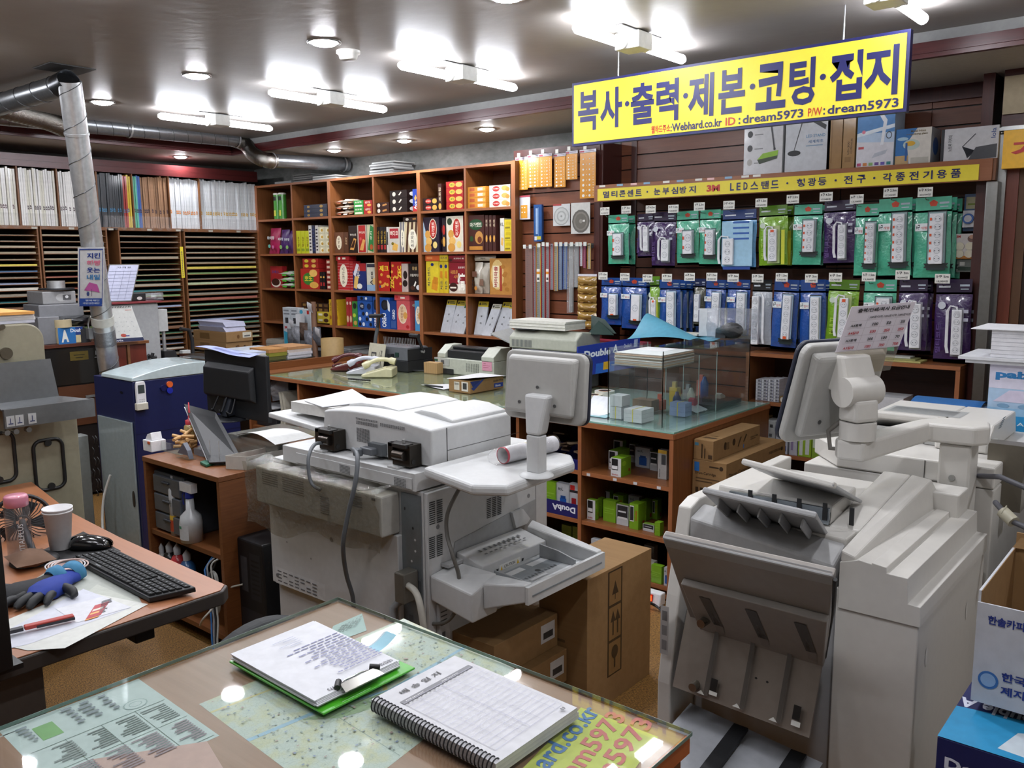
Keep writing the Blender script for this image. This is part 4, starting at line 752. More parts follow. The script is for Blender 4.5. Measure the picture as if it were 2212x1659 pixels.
 if kind in('purple','sky','clear','lime'):
  cx=ax-w*.1 if kind!='clear' else bx+w*.25;k=MB();k.T=R_
  for j in range(3):k.tube([((ax+bx)/2,ys-.004,zb+.0),((ax+bx)/2-.003*j,ys-.004,zb+h*.03),((cx+ax)/2 if kind!='clear' else(cx+bx)/2,ys-.006,zb+h*.045),(cx-.004*j,ys-.006,zb-h*.02),(cx-.004*j,ys-.005,za+h*.1),(cx+.006-.004*j,ys-.004,za+h*.02)],.0035,WPL,6)
  k.build('cord',t)
 for j in range(copies):dup(t,(skew*.3*(j+1),.058*(j+1),-.004*(j+1)),('next','second','third')[j]+' pack behind: '+label)
 return t
bags=[(1313,1357,464,574,'green',2,.38,.80,.38,.80,'green pack of a two-socket strip, leftmost of the upper row',1,'2구'),(1376,1412,462,557,'purple',2,.50,.80,.30,.85,'purple pack half hidden behind the next purple one, upper row',0,None),(1409,1459,458,578,'purple',2,.52,.84,.50,.88,'purple pack with a bundled white cord, upper row',0,None),(1460,1507,456,572,'green',2,.40,.82,.38,.80,'green two-socket pack right of the purple packs',0,'2구'),(1510,1555,453,575,'green',3,.40,.80,.36,.80,'green three-socket pack left of the sky-blue pack',1,'3구'),(1558,1631,453,582,'sky',3,.10,.42,.48,.92,'sky-blue pack with four navy straps over the cord',0,None),(1636,1697,444,578,'lime',4,.42,.72,.38,.90,'lime pack in the upper row with an orange switch',1,None),(1711,1772,442,577,'green',4,.44,.82,.26,.76,'green four-socket pack between the lime and purple ones',1,'4구'),(1775,1843,433,573,'purple',4,.52,.76,.38,.90,'purple four-socket pack in the right half, upper row',0,None),(1842,1892,441,601,'green',6,.55,.92,.26,.80,'green six-socket pack partly covered by its right neighbour',0,'6구'),(1890,1962,429,601,'green',6,.50,.84,.20,.80,'green six-socket pack, second from right in the upper row',1,'6구'),(1968,2046,426,606,'green',6,.46,.84,.20,.80,'green six-socket pack, largest, right end of the upper row',2,'6구')]
for(x0,x1,yt,yb,kd,n,a,b_,c_,d_,lb,cp,nm)in bags:
 strip_pack(x0,x1,yt,yb,kd,n,a,b_,c_,d_,lb,copies=cp,num=(nm,'개별')if nm else None,tilt=random.uniform(-.03,.03))
bags2=[(1299,1342,600,704,'blue',2,.52,.88,.34,.76,'blue two-socket pack, leftmost of the lower row',2,'2구'),(1344,1396,600,713,'blue',1,.52,.86,.32,.80,'blue pack with one visible socket, second in the lower row',2,'3구'),(1402,1424,597,720,'lime',3,.42,.86,.40,.88,'narrow lime pack behind the blue ones, lower row',0,None),(1422,1468,604,723,'blue',4,.50,.84,.22,.86,'blue four-socket pack right of the narrow lime pack',3,'4구'),(1499,1523,602,704,'dark',3,.25,.70,.32,.90,'dark and yellow narrow pack between blue packs',0,None),(1523,1566,604,720,'blue',4,.48,.84,.24,.88,'blue five-socket pack left of the one beside the clear pack',1,'5구'),(1570,1618,604,723,'blue',5,.54,.90,.24,.90,'blue pack directly left of the clear pack',0,'5구'),(1622,1664,604,748,'clear',6,.12,.48,.24,.96,'clear pack showing a white strip and looped cord',0,None),(1668,1722,604,754,'blue',6,.50,.82,.22,.84,'tall blue six-socket pack directly right of the clear pack',1,'6구'),(1724,1778,604,758,'blue',6,.50,.84,.24,.88,'tall blue six-socket pack left of the lower lime pack',1,'6구'),(1786,1852,604,740,'lime',4,.46,.74,.28,.90,'lime pack in the lower row beside the price board',0,None),(1860,1930,604,760,'green',5,.46,.86,.25,.80,'green pack of the lower row, behind the price board',0,'5구'),(1934,1996,604,761,'purple',5,.50,.86,.32,.92,'purple pack of the lower row beside the price board',1,None),(2012,2090,603,780,'purple',6,.52,.80,.36,.90,'largest purple pack at the right end of the lower row',2,None)]
for(x0,x1,yt,yb,kd,n,a,b_,c_,d_,lb,cp,nm)in bags2:
 strip_pack(x0,x1,yt,yb,kd,n,a,b_,c_,d_,lb,copies=cp,num=(nm,'접지')if nm else None,tilt=random.uniform(-.025,.03))
for i,(u,v,a,b_)in enumerate([(1307,456,'2구 1.5m','8,500원'),(1353,453,'2구 3m','9,500원'),(1406,452,'2구 4.5m','12,500원'),(1455,451,'3구 1.5m','9,500원'),(1511,446,'3구 2.5m','11,500원'),(1575,443,'3구 4.5m','13,500원'),(1645,438,'4구 1.5m','10,500원'),(1713,430,'4구 2.5m','13,500원'),(1785,425,'4구 4.5m','17,500원'),(1851,430,'6구 1.5m','13,500원'),(1924,416,'6구 2.5m','17,500원'),(1999,415,'6구 4.5m','20,500원')]):
 p=P(u,v,Y=YH-.02);hookat(p.x,p.z-.035,YH-.02,YQ-.006,'hook with a white price tag, %s from left in the upper row'%ORD[i],price=(a,b_))
for i,(u,v,a,b_)in enumerate([(1303,596,'2구 0.5m','4,800원'),(1350,598,'3구 0.5m','6,500원'),(1399,601,'4구 1.5m','8,000원'),(1441,600,'4구 3m','10,000원'),(1490,598,'4구 5m','12,000원'),(1538,598,'5구 1.5m','8,500원'),(1584,600,'5구 3m','10,500원'),(1637,601,'5구 5m','13,500원'),(1689,599,'6구 1.5m','9,000원'),(1753,601,'6구 3m','11,000원'),(1805,599,'6구 5m','13,700원'),(1877,598,'5구 1.5m','13,500원'),(1950,594,'5구 3m','16,600원'),(2036,602,'5구 5m','18,000원')]):
 p=P(u,v,Y=YH-.02);hookat(p.x,p.z-.035,YH-.02,YQ-.006,'hook with a white price tag, %s from left in the lower row'%ORD[i],price=(a,b_))
 # right-hand blister packs
fC=lambda x:1740+x/2.911
gC=lambda y:230+y/2.911
def blister(x0,x1,y0,y1,base,items,label,yy=4.80,dep=.004,extra=None):
 A=P(fC(x0),gC(y1),Y=yy);B=P(fC(x1),gC(y1),Y=yy);z1=P(fC((x0+x1)/2),gC(y0),Y=yy).z
 t=thing('blister_pack',label,'blister pack',((A.x+B.x)/2,yy,A.z));w=B.x-A.x;h=z1-A.z
 MB().box(A.x,B.x,yy,yy+dep,A.z,z1,pm(base,.35,coat=.5)).art((A.x,yy,A.z),(w,0,0),(0,0,h),items).build('backing_card',t)
 if extra:extra(A,w,h,t,yy)
def timer(A,w,h,t,yy):
 MB().box(A.x+w*.06,A.x+w*.92,yy-.035,yy-.001,A.z+h*.1,A.z+h*.55,WPL).cyl((A.x+w*.4,yy-.036,A.z+h*.33),(A.x+w*.4,yy-.048,A.z+h*.33),w*.32,'3a68b0',n=24).cyl((A.x+w*.4,yy-.048,A.z+h*.33),(A.x+w*.4,yy-.050,A.z+h*.33),w*.22,'dadade',n=24).build('plug_timer',t)
def pads(A,w,h,t,yy):
 b=MB()
 for i in range(2):
  for j in range(2):b.cyl((A.x+w*(.28+.4*i),yy-.001,A.z+h*(.2+.3*j)),(A.x+w*(.28+.4*i),yy-.006,A.z+h*(.2+.3*j)),w*.18,'e4dcc4',n=20)
 b.build('round_pads',t)
blister(988,1096,550,785,'2c5a8c',[('r',.1,.6,.9,.92,'c8c49a'),('r',.2,.7,.8,.75,'8a9a3a')],'blister pack with a white plug timer with blue dial',extra=timer)
blister(1100,1150,600,780,'3a2a1c',[('e',.5,.6,.3,.2,'7a2a2a'),('r',.1,.85,.9,.97,'2c62a8')],'dim dark blister pack right of the plug timer',yy=4.86)
blister(925,1076,800,958,'d8d0cc',[('r',0,0,1,.12,'c8802c'),('r',0,.1,.08,1,'b83028'),('t','3M',.12,.84,.1,'c02820',.16,0,.05),('e',.75,.8,.18,.14,'7a5a50'),('e',.75,.87,.12,.08,'c89a80')],'white and orange card with four round cream pads',yy=4.74,extra=pads)
blister(946,1050,962,1040,'6a7068',[('r',.1,.1,.9,.4,'20382a'),('r',.2,.5,.5,.8,'c8c8c0')],'small grey-green pack below the round pads card',yy=4.76)
# ================= BOXES ON THE HEADER SHELF =================
zs=zt1+.0125
def lampbox(x0,x1,yt,base,items,label,dep=.16,dy=.03,side=None,name='desk_lamp_box',cat='boxed lamp'):
 yy=YH+dy;X0=P(x0,330,Y=yy).x;X1=P(x1,330,Y=yy).x;z1=P((x0+x1)/2,yt,Y=yy).z
 b=MB().box(X0,X1,yy,yy+dep,zs,z1,pm(base,.4,coat=.3)).art((X0,yy,zs),(X1-X0,0,0),(0,0,z1-zs),items)
 if side:b.art((X1,yy,zs),(0,dep,0),(0,0,z1-zs),side)
 tag(b.build(name),label,cat)
lampbox(1607,1690,215,'c9c8ca',[('e',.16,.93-.19*i,.07,.045,('3a3a3c' if i<4 else 'b0aca8'))for i in range(5)]+[('r',.28,.91-.19*i,.5,.925-.19*i,'8a8a8c')for i in range(5)]+[('p',[(.58,.98),(.62,.98),(.82,.32),(.78,.32)],'3c3a3e'),('p',[(.36,.2),(.88,.24),(.9,.31),(.5,.28)],'8ab828'),('p',[(.36,.2),(.88,.24),(.87,.2),(.42,.14)],'2c3a20'),('e',.8,.33,.03,.02,'2a2a2c')],'white box picturing a lamp with a lime green base')
lampbox(1696,1786,212,'c6c8cc',[('p',[(.2,.28),(.22,.28),(.42,.7),(.5,.72),(.5,.73),(.4,.72)],'4a4a4c'),('p',[(.46,.74),(.95,.55),(.97,.61),(.52,.78)],'1e1e20'),('e',.22,.26,.16,.04,'1c1c1e'),('t','LED Basic',.32,.9,.045,'6a6a70',.5),('t','LED STAND',.5,.46,.04,'5a8ab0',.45),('t','세계최초',.55,.38,.045,'5a7aa0',.36),('r',.5,.34,.9,.355,'8aa0b8')],'pale box with the words for a led stand and a black lamp',side=[('r',0,0,1,1,'24242a')])
lampbox(1792,1818,225,'9a7440',[('r',.1,.1,.2,.9,'86622f')],'narrow plain kraft box, left one of the pair')
lampbox(1820,1846,225,'a07a45',[('t','LD-300',.55,.22,.16,'4a3418',.2,1),('t','시력보호',.8,.22,.16,'4a3418',.25,1),('r',.2,.1,.7,.18,'8a6636')],'narrow kraft box with small vertical print')
lampbox(1850,1930,228,'b8cce2',[('r',0,.55,1,1,'4f86c0'),('p',[(0,.5),(1,.62),(1,.68),(0,.56)],'dfe8f0'),('p',[(0,0),(1,0),(1,.38),(0,.42)],'d8d6dc'),('p',[(.45,.98),(.52,1),(.8,.75),(.72,.35),(.64,.35),(.7,.72)],'e6e8ee'),('p',[(.42,.14),(.78,.2),(.84,.27),(.5,.22)],'b8bcc6'),('e',.18,.58,.05,.03,'d87a90'),('e',.86,.5,.08,.06,'404450'),('e',.86,.5,.06,.045,'b8cce2'),('r',.05,.3,.2,.34,'c05050')]+[('r',.03+.16*i,.02,.14+.16*i,.07,c)for i,c in enumerate(('b84a70','d88a4a','8ab06a','6a4a90','6a5ab0','3a8a8a'))],'blue and white box picturing a curved white lamp')
lampbox(1934,2010,277,'d8d2c8',[('p',[(0,0),(.4,0),(.32,.6),(.6,1),(0,1)],'2f6fae'),('r',0,0,.38,.25,'c0a070'),('e',.45,.55,.24,.15,'b8c8c0'),('e',.42,.58,.14,.07,'d8a830'),('e',.2,.72,.16,.05,'a8c8d8'),('p',[(.28,.1),(.34,.1),(.34,.6),(.28,.6)],'2a5a9a'),('t','magnifying glass',.3,.8,.06,'6a5a30',.6),('t','Metal Hose',.42,.89,.06,'6a5a30',.42),('r',.45,.02,.95,.18,'b8b4a8')],'white and blue box picturing a hose magnifying glass',side=[('r',0,0,1,1,'a8acb0'),('e',.5,.5,.3,.25,'3a6ab0')],cat='boxed magnifier',name='magnifier_box')
yy=YH+.02;A=P(2030,352,Y=yy);B=P(2150,345,Y=yy)
b=MB();b.T=Matrix.Translation((A.x,yy,zs))@Matrix.Rotation(math.radians(-2),4,'Z')
w=B.x-A.x+.01;h=.15
b.box(0,w,0,.13,.0,h,pm('c9c8ca',.4,coat=.3),taper=(0,0,.0,0)).art((0,0,0),(w,0,0),(0,0,h),[('r',0,0,.06,1,'303034'),('p',[(.38,.42),(.6,.8),(.61,.78),(.4,.42),(.48,.05),(.62,.25),(.61,.28),(.48,.1)],'2a2c34'),('p',[(.5,.0),(.62,.38),(.98,.44),(.98,.02)],'47484c'),('t','노트북 거치대',.2,.3,.07,'4a4a50',.5,1),('t','lola',.95,.62,.08,'4a5a8a',.3,1)])
b.art((w,0,0),(0,.13,0),(0,0,h),[('p',[(0,1),(.3,.8),(1,1)],'b8b4b8'),('p',[(0,0),(.3,.2),(1,0)],'b4b0b4')])
tag(b.build('laptop_stand_box'),'white lying box picturing a folding laptop stand, right end of the shelf','boxed laptop stand')
# ================= MIDDLE COUNTER =================
YC,ZT=3.413,.795
def bx(z,u0,u1,ub,vt,vb):
 """read a box standing on height z: front-right corner column u1/vb, left column u0, right-face far column ub, top v at that corner"""
 f=P(u1,vb,Z=z);x0=P(u0,vb,Y=f.y).x;y1=P(ub,vb,X=f.x).y;z1=P(u1,vt,Y=f.y).z
 return x0,f.x,f.y,y1,z,z1
MAPM=None
def mat_map(tint):
 m,nt,b,out=_base('old_map_print')
 t=_tex(nt,scale=(5,5,5),Detail=6.0,Roughness=.6);v=_tex(nt,'ShaderNodeTexVoronoi',scale=(26,26,26));v.feature='DISTANCE_TO_EDGE'
 r=_ramp(nt,t.outputs[0],tint);r2=_ramp(nt,v.outputs['Distance'],[(.0,'6f7f6f'),(.035,'ffffff')])
 mx=nt.nodes.new('ShaderNodeMix');mx.data_type='RGBA';mx.blend_type='MULTIPLY';mx.inputs[0].default_value=.35
 nt.links.new(r.outputs[0],mx.inputs[6]);nt.links.new(r2.outputs[0],mx.inputs[7]);nt.links.new(mx.outputs[2],b.inputs['Base Color'])
 b.inputs['Roughness'].default_value=.5;return m
MAP1=mat_map([(.3,'a6a28e'),(.5,'98947e'),(.62,'b3a86c'),(.8,'8f917f')])
GLS=clear('glass_sheet','dff0e8',.03,.02,.0)
GLE=pm('86b3a4',.1,coat=.6)
def glass_top(x0,x1,y0,y1,z,parent,th=.006,tint='f8fdfb'):
 MB().box(x0,x1,y0,y1,z,z+th,clear('glass_sheet',tint,.02,.02)).build('glass_sheet',parent)
 MB().box(x0,x1,y0-.0006,y0-.0002,z+.0005,z+th-.0005,GLE).box(x1+.0002,x1+.0006,y0,y1,z+.0005,z+th-.0005,GLE).build('glass_edge',parent)
xL,xR_=P(560,800,Y=YC).x-.25,P(1252,1000,Y=YC).x-.4315
wc=thing('work_counter','long orange-brown counter with open compartments and a map under its glass','counter',((xL+xR_)/2,3.9,0))
MB().box(xL,xR_,YC+.05,4.45,ZT-.022,ZT,W1).box(xL,xR_,YC+.047,YC+.05,ZT-.022,ZT,WE).build('counter_top',wc)
MB().box(xL+.25,xR_-.01,YC+.08,4.40,ZT+.0005,ZT+.0015,MAP1).build('map_print',wc)
glass_top(xL+.22,xR_-.002,YC+.06,4.42,ZT+.002,wc)
for x in(xL+.01,P(644,880,Y=YC+.06).x,P(747,880,Y=YC+.06).x,P(747,880,Y=YC+.06).x+.56,P(747,880,Y=YC+.06).x+1.12,xR_-.021):
 MB().box(x,x+.02,YC+.06,4.42,0,ZT-.023,W1Z).box(x,x+.02,YC+.058,YC+.06,0,ZT-.023,WEZ).build('divider',wc)
for z in(.42,.08):MB().box(xL+.03,xR_-.022,YC+.07,4.40,z-.02,z,W1).build('shelf_board',wc)
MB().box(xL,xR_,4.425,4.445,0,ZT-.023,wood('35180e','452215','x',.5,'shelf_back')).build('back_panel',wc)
MB().box(xL-.0,xL+.02,YC+.2,4.45,ZT+.0,ZT+.05,W1Y).box(xL+.02,xL+.75,4.43,4.45,ZT+.0,ZT+.05,W1).build('edge_board',wc)
# items in its compartments
sz=lambda x,y:(540+x/6.38,640+y/6.38)
a=bx(.421,612,634,641,832,895)
b=MB();b.prism([(a[1]-.02,.421),(a[1]+.05,.421),(a[1]+.05,.70),(a[1]-.02,.70)],'y',a[2],a[2]+.22,'8f9190');tag(b.build('file_box'),'grey file box standing in the left compartment of the work counter','file box')
for k in range(2):
 p=P(611+6*k,895,Y=YC+.12);b=MB();n=8
 b.prism([(p.x-.012+.02*math.sin(PI*i/n),.421+.26*i/n)for i in range(n+1)]+[(p.x+.012+.02*math.sin(PI*i/n),.421+.26*i/n)for i in range(n,-1,-1)],'y',YC+.10,YC+.30,'b5b1a2')
 tag(b.build('old_binder'),'bowed beige binder in the left compartment, %s one'%('left','right')[k],'binder','bowed binders in the counter')
b=MB();p=P(592,840,Y=YC+.15)
pillow(b,(p.x-.10,YC+.2,.58),(1,0,.2),(0,0,1),(0,-1,0),.2,.17,.14,pm('9a9ba0',.35,coat=.3,bump=.8,bscale=20),seed=8,wr=.3)
tag(b.build('plastic_bag'),'crumpled grey plastic bag in the left compartment of the work counter','plastic bag')
tag(MB().box(xL+.04,p.x+.08,YC+.08,YC+.34,.555,.562,'a8a9ac').build('grey_tray'),'thin grey tray under the crumpled bag in the compartment','tray')
tag(MB().box(xL+.04,p.x+.08,YC+.1,YC+.36,.421,.552,'202124').build('black_box',bevel=.006),'black box under the grey tray in the left compartment','box')
p=P(730,868,Y=YC+.3)
b=MB();pillow(b,(p.x-.08,YC+.34,.425),(1,0,0),(0,0,1),(0,-1,0),.15,.17,.12,clear('grey_film','b8bcc4',.1,.15,.45,1.,18),seed=9,wr=.25)
tag(b.build('plastic_bag'),'translucent plastic bag in the compartment left of the copier lid','plastic bag')
# ---- stamp cabinet ----
cx0,cx1=P(1252,1000,Y=YC).x-.01,P(1449,1000,Y=YC).x+.012
cxl=cx0-.42
sc_=thing('stamp_cabinet','orange-brown cabinet end with open shelves full of green stamp boxes','cabinet',((cxl+cx1)/2,3.93,0))
zb=[P(1438,v,Y=YC).z for v in(1052,1166,1268)]
MB().box(cxl+.001,cx1,YC,4.46,ZT-.024,ZT,W1).box(cxl+.001,cx1,YC-.003,YC,ZT-.024,ZT,WE).box(cx1,cx1+.003,YC,4.46,ZT-.024,ZT,WE).build('cabinet_top',sc_)
for x in(cx0,cx1-.02):MB().box(x,x+.02,YC+.002,4.45,0,ZT-.025,W1Z).box(x,x+.02,YC-.001,YC+.002,0,ZT-.025,WEZ).build('side_panel',sc_)
for z in zb+[.03]:
 MB().box(cx0+.021,cx1-.021,YC+.006,4.40,z-.02,z,W1).box(cx0+.021,cx1-.021,YC+.003,YC+.006,z-.02,z,WE).build('shelf_board',sc_)
 MB().box(cxl+.001,cx0-.001,YC+.006,4.40,z-.02,z,W1).box(cxl+.001,cx0-.001,YC+.003,YC+.006,z-.02,z,WE).build('shelf_board',sc_)
MB().box(cx0+.021,cx1-.021,YC+.03,YC+.04,.031,zb[2]-.021,W1).build('kick_board',sc_)
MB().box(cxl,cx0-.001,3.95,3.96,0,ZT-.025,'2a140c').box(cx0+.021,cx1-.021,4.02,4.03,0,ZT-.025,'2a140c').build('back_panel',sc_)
for u,v in((1271,1024),(1328,1034),(1372,1041),(1423,1052)):
 p=P(u,v,Y=YC+.001);MB().box(p.x-.01,p.x+.01,YC+.001,YC+.0025,zb[0]-.017,zb[0]-.004,'c8c8cc').build('price_tag',sc_)
s1=lambda x:1200+x/3.77
s2=lambda y:900+y/3.77
GRN='6f9a1e'
DES={'tg':('c9cacb',[('r',.08,.35,.7,.95,'1c1d20'),('r',.12,.4,.66,.58,'d8d8da'),('t','trodat',.1,.06,.09,'b03028',.6)],[('r',0,0,1,1,GRN),('e',.3,.7,.2,.14,'8ab82c'),('r',.75,.2,.9,.35,'8a2018')],GRN),'gg':(GRN,[('r',.1,.6,.9,.64,'84ad3a'),('r',.1,.5,.6,.53,'84ad3a'),('r',.1,.4,.8,.43,'84ad3a')],[('r',.7,.1,.9,.25,'4a6a70')],GRN),'tr':(GRN,[('r',.04,.3,.5,.92,'d8d8d8'),('r',.08,.34,.46,.88,'26272a'),('t','trodat',.85,.35,.22,'b8401c',.4,1)],[('r',.6,.1,.9,.3,'8a2018')],GRN),'eb':('a9acb2',[('t','eoL',.15,.76,.13,'202228',.4),('r',.28,.12,.8,.52,'1e4f98'),('r',.34,.5,.74,.6,'183e78')],[('e',.5,.6,.15,.06,'2a62a8'),('e',.5,.4,.15,.06,'2a62a8'),('e',.5,.2,.15,.06,'2a62a8')],'a6a9af'),'wb':('b6b8bb',[('r',.06,.35,.94,.95,'24262a'),('r',.15,.62,.8,.7,'c8c8ca'),('r',.1,.3,.9,.4,'d2d2d2')],None,'7a9a3a'),'wy':('b4b4b2',[('r',0,.88,1,1,'d8b040'),('r',.4,.5,.9,.84,'4a4c50'),('t','stamp',.3,.05,.16,'3a3a3c',.3,1)],None,'b4b4b2'),'wc':('bdbab2',[('e',.45,.7,.12,.06,'2a2a2c'),('r',.3,.3,.6,.45,'3a3a3c'),('e',.45,.18,.12,.05,'2a2a2c')],[('e',.5,.5,.15,.06,'555')]and None,'b8b5ad'),'er':('a9acb2',[('r',.05,.72,.95,.8,'202228'),('r',.1,.8,.6,.95,'b02828'),('r',.25,.1,.75,.55,'8a1c20')],None,'a6a9af')}
def stamp(z,u0,u1,ub,vt,vb,d,label,hid=None):
 x0,x1,y0,y1,z0,z1=bx(z+.0006,s1(u0),s1(u1),s1(ub),s2(vt),s2(vb))
 x0=max(x0,cxl+.004 if x0<cx0 else cx0+.023);x1=min(x1,cx1-.023)if x1>cx0 else min(x1,cx0-.003);y0=max(y0,YC+.012);y1=min(max(y1,y0+.03),3.94);
 if x1-x0<.01:x1=x0+.01
 c,fr,sd,tp=DES[d];b=MB().box(x0,x1,y0,y1,z0,z1,pm(c,.4,coat=.3)).art((x0,y0,z0),(x1-x0,0,0),(0,0,z1-z0),fr)
 if sd:b.art((x1,y0,z0),(0,y1-y0,0),(0,0,z1-z0),sd)
 b.art((x0,y0,z1),(x1-x0,0,0),(0,y1-y0,0),[('r',0,0,1,1,tp)])
 tag(b.build('stamp_box'),label,'stamp box','boxed stamps in the cabinet')
Z1,Z2,Z3=zb
for a in[(Z1,450,532,612,345,495,'tg','green stamp box with white front at the shelf edge, top compartment'),(Z1,432,505,600,285,440,'tg','green stamp box just behind the front one, top compartment'),(Z1,470,545,575,200,372,'tg','dim stamp box in the second row of the top compartment'),(Z1,648,765,778,262,425,'eb','grey stamp box with blue stamp picture, top compartment'),(Z1,600,645,660,228,375,'wb','dim box left of the blue-stamp box, top compartment'),(Z1,768,830,850,295,445,'wb','black and white stamp box, top compartment'),(Z1,832,902,915,278,515,'wy','tall pale box with yellow top edge at the cabinet post'),(Z2,257,322,345,685,845,'tg','green stamp box with black stamp picture, leftmost of the middle compartment'),(Z2,345,375,385,668,815,'gg','green box behind the leftmost one, middle compartment'),(Z2,387,488,520,695,868,'gg','plain green stamp box, middle compartment'),(Z2,496,592,604,728,895,'wb','white box with black stamp picture between green ones'),(Z2,600,672,728,718,925,'tr','tall green and white stamp box at the front, middle compartment'),(Z2,345,440,470,612,770,'tg','dim green stamp box in the back row, left, middle compartment'),(Z2,468,550,592,645,800,'tr','dim green stamp box in the back row, middle compartment'),(Z2,592,680,700,655,810,'eb','dim grey stamp box in the back row, middle compartment'),(Z2,690,738,785,690,850,'tr','green box with red lettering right of the tall one'),(Z2,788,828,862,680,840,'tr','green box at the back right, middle compartment'),(Z2,710,800,815,888,945,'wb','low grey box near the post, middle compartment'),(Z2,806,850,880,868,975,'gg','small green box at the front right, middle compartment'),(Z3,262,345,395,1025,1250,'eb','tall grey stamp box at the left, bottom compartment'),(Z3,396,450,480,1045,1240,'wc','tall white box with round icons, bottom compartment'),(Z3,452,512,560,1072,1270,'wc','tall cream box with small pictures, bottom compartment'),(Z3,502,565,605,1118,1310,'eb','grey box with blue stamp at the front, bottom compartment'),(Z3,572,610,632,1200,1325,'tr','small green stamp box, left of a pair, bottom compartment'),(Z3,636,680,738,1210,1352,'tr','small green stamp box, right of a pair, bottom compartment'),(Z3,748,800,815,1185,1320,'wc','pale box behind the plain green one, bottom compartment'),(Z3,765,848,860,1232,1375,'gg','plain green box at the front right, bottom compartment'),(Z3,862,902,915,1248,1395,'eb','grey box with blue stamp beside the post, bottom compartment'),(Z3,590,700,720,1080,1235,'eb','dim grey box in the back row, bottom compartment'),(Z3,720,800,830,1060,1215,'wc','dim pale box in the back row at right, bottom compartment'),(Z3,660,730,750,1110,1262,'wc','dim pale box in the middle row, bottom compartment'),(Z2,8,108,112,555,800,'eb','grey box with blue stamp in the blue tray beside the cabinet'),(Z2,112,186,194,555,815,'er','grey box with red stamp in the blue tray'),(Z2,-85,0,10,540,780,'gg','green box in the blue tray at the left'),(Z3,50,130,140,895,1040,'gg','green box with round white label under the blue tray, left'),(Z3,138,196,199,905,1060,'gg','green box with round white label under the blue tray, right')]:stamp(*a)
# blue paper-box tray (upside-down lettering)
p0=P(1168,1112,Y=YC+.015);p1=P(1250,1118,Y=YC+.015);h=.07
tb=MB().box(cxl+.006,cx0-.004,YC+.008,YC+.010,Z2+.001,Z2+.072,NAVY).box(cxl+.006,cx0-.004,YC+.30,YC+.302,Z2+.001,Z2+.072,NAVY).box(cxl+.006,cx0-.004,YC+.01,YC+.30,Z2+.0002,Z2+.0006,NAVY)
tb.text('DoubA',(cx0-.02,YC+.0075,Z2+.055),(-1,0,0),(0,0,-1),.032,pm('d8dce8'),w=.145,bold=.04,lift=.0008)
tag(tb.build('paper_box_tray'),'dark blue cut-down paper box with upside-down white lettering holding stamp boxes','box tray')
tb=MB().box(cxl+.006,cx0-.004,YC+.008,YC+.010,Z1+.001,Z1+.052,NAVY).box(cxl+.006,cx0-.004,YC+.30,YC+.302,Z1+.001,Z1+.052,NAVY).box(cxl+.006,cx0-.004,YC+.01,YC+.30,Z1+.0002,Z1+.0006,NAVY)
tag(tb.build('paper_box_tray'),'dark blue tray full of small cardboard pieces behind the monitor stand','box tray')
r_=random.Random(12)
for k in range(14):
 b=MB();x=r_.uniform(cxl+.05,cx0-.06);y=r_.uniform(YC+.05,YC+.22);b.T=Matrix.Translation((x,y,Z1+.012+.011*k*.75))@Matrix.Rotation(r_.uniform(0,3),4,'Z')@Matrix.Rotation(r_.uniform(-.25,.25),4,'X')
 b.box(-.035,.035,-.022,.022,0,.008,pm(r_.choice(['8a7358','9a8468','75604a']),.7));tag(b.build('cardboard_piece'),'small brown cardboard piece heaped in the blue tray','cardboard piece','cardboard pieces in the blue tray')
for k in range(2):
 p=P(s1(103+78*k),s2(930),Y=YC+.0);x0=P(s1((50,138)[k]),1140,Y=YC+.03).x;x1=P(s1((130,196)[k]),1140,Y=YC+.03).x
 # ---- glass top and acrylic case ----
MB().box(cxl+.01,cx1-.004,YC+.006,4.455,ZT+.0006,ZT+.0012,pm('b7c8c6',.5)).build('blue_liner',sc_)
glass_top(cxl+.008,cx1-.002,YC+.004,4.456,ZT+.0015,sc_,.008)
ZG=ZT+.0105
ACR=clear('acrylic','fafdfc',.03,.02,.015);ACE=pm('b9cdc9',.15,coat=.8)
ax0,ax1,ay0,ay1,ah=-2.302,-2.004,3.478,4.40,1.16
def pane(mb,p,q,z0,z1,th=.004):
 p=Vector(p);q=Vector(q);d=(q-p).normalized();n=Vector((-d.y,d.x))*th
 mb.add([(p.x,p.y,z0),(q.x,q.y,z0),(q.x+n.x,q.y+n.y,z0),(p.x+n.x,p.y+n.y,z0),(p.x,p.y,z1),(q.x,q.y,z1),(q.x+n.x,q.y+n.y,z1),(p.x+n.x,p.y+n.y,z1)],[(0,3,2,1),(4,5,6,7),(0,1,5,4),(1,2,6,5),(2,3,7,6),(3,0,4,7)],ACR)
 for w_ in(p,q):mb.box(w_.x-.0015,w_.x+.0015,w_.y-.0015,w_.y+.0015,z0,z1,ACE)
 return mb
ac=thing('acrylic_case','long clear acrylic case standing on the blue-lined glass counter top','acrylic case',((ax0+ax1)/2,(ay0+ay1)/2,ZG))
pane(MB(),(ax0,ay0),(ax1,ay0),ZG,ah).build('front_pane',ac)
pane(MB(),(ax1,ay0),(ax1,ay1),ZG,ah).build('side_pane',ac)
pane(MB(),(ax0,ay0),(ax0,ay0+.36),ZG,ah).build('side_pane',ac)
pane(MB(),(ax0-.1,ay1),(ax1,ay1),ZG,ah).build('back_pane',ac)
for y in(ay0+.36,ay0+.55):pane(MB(),(ax0,y),(ax1-.006,y),ZG,ah-.05).build('partition',ac)
MB().box(ax0+.005,ax1-.006,ay0+.006,ay0+.40,1.075,1.079,ACR).box(ax0+.005,ax1-.007,ay0+.41,ay1-.006,1.13,1.134,ACR).build('shelf_pane',ac)
r_=random.Random(5)
b=MB();z=1.080
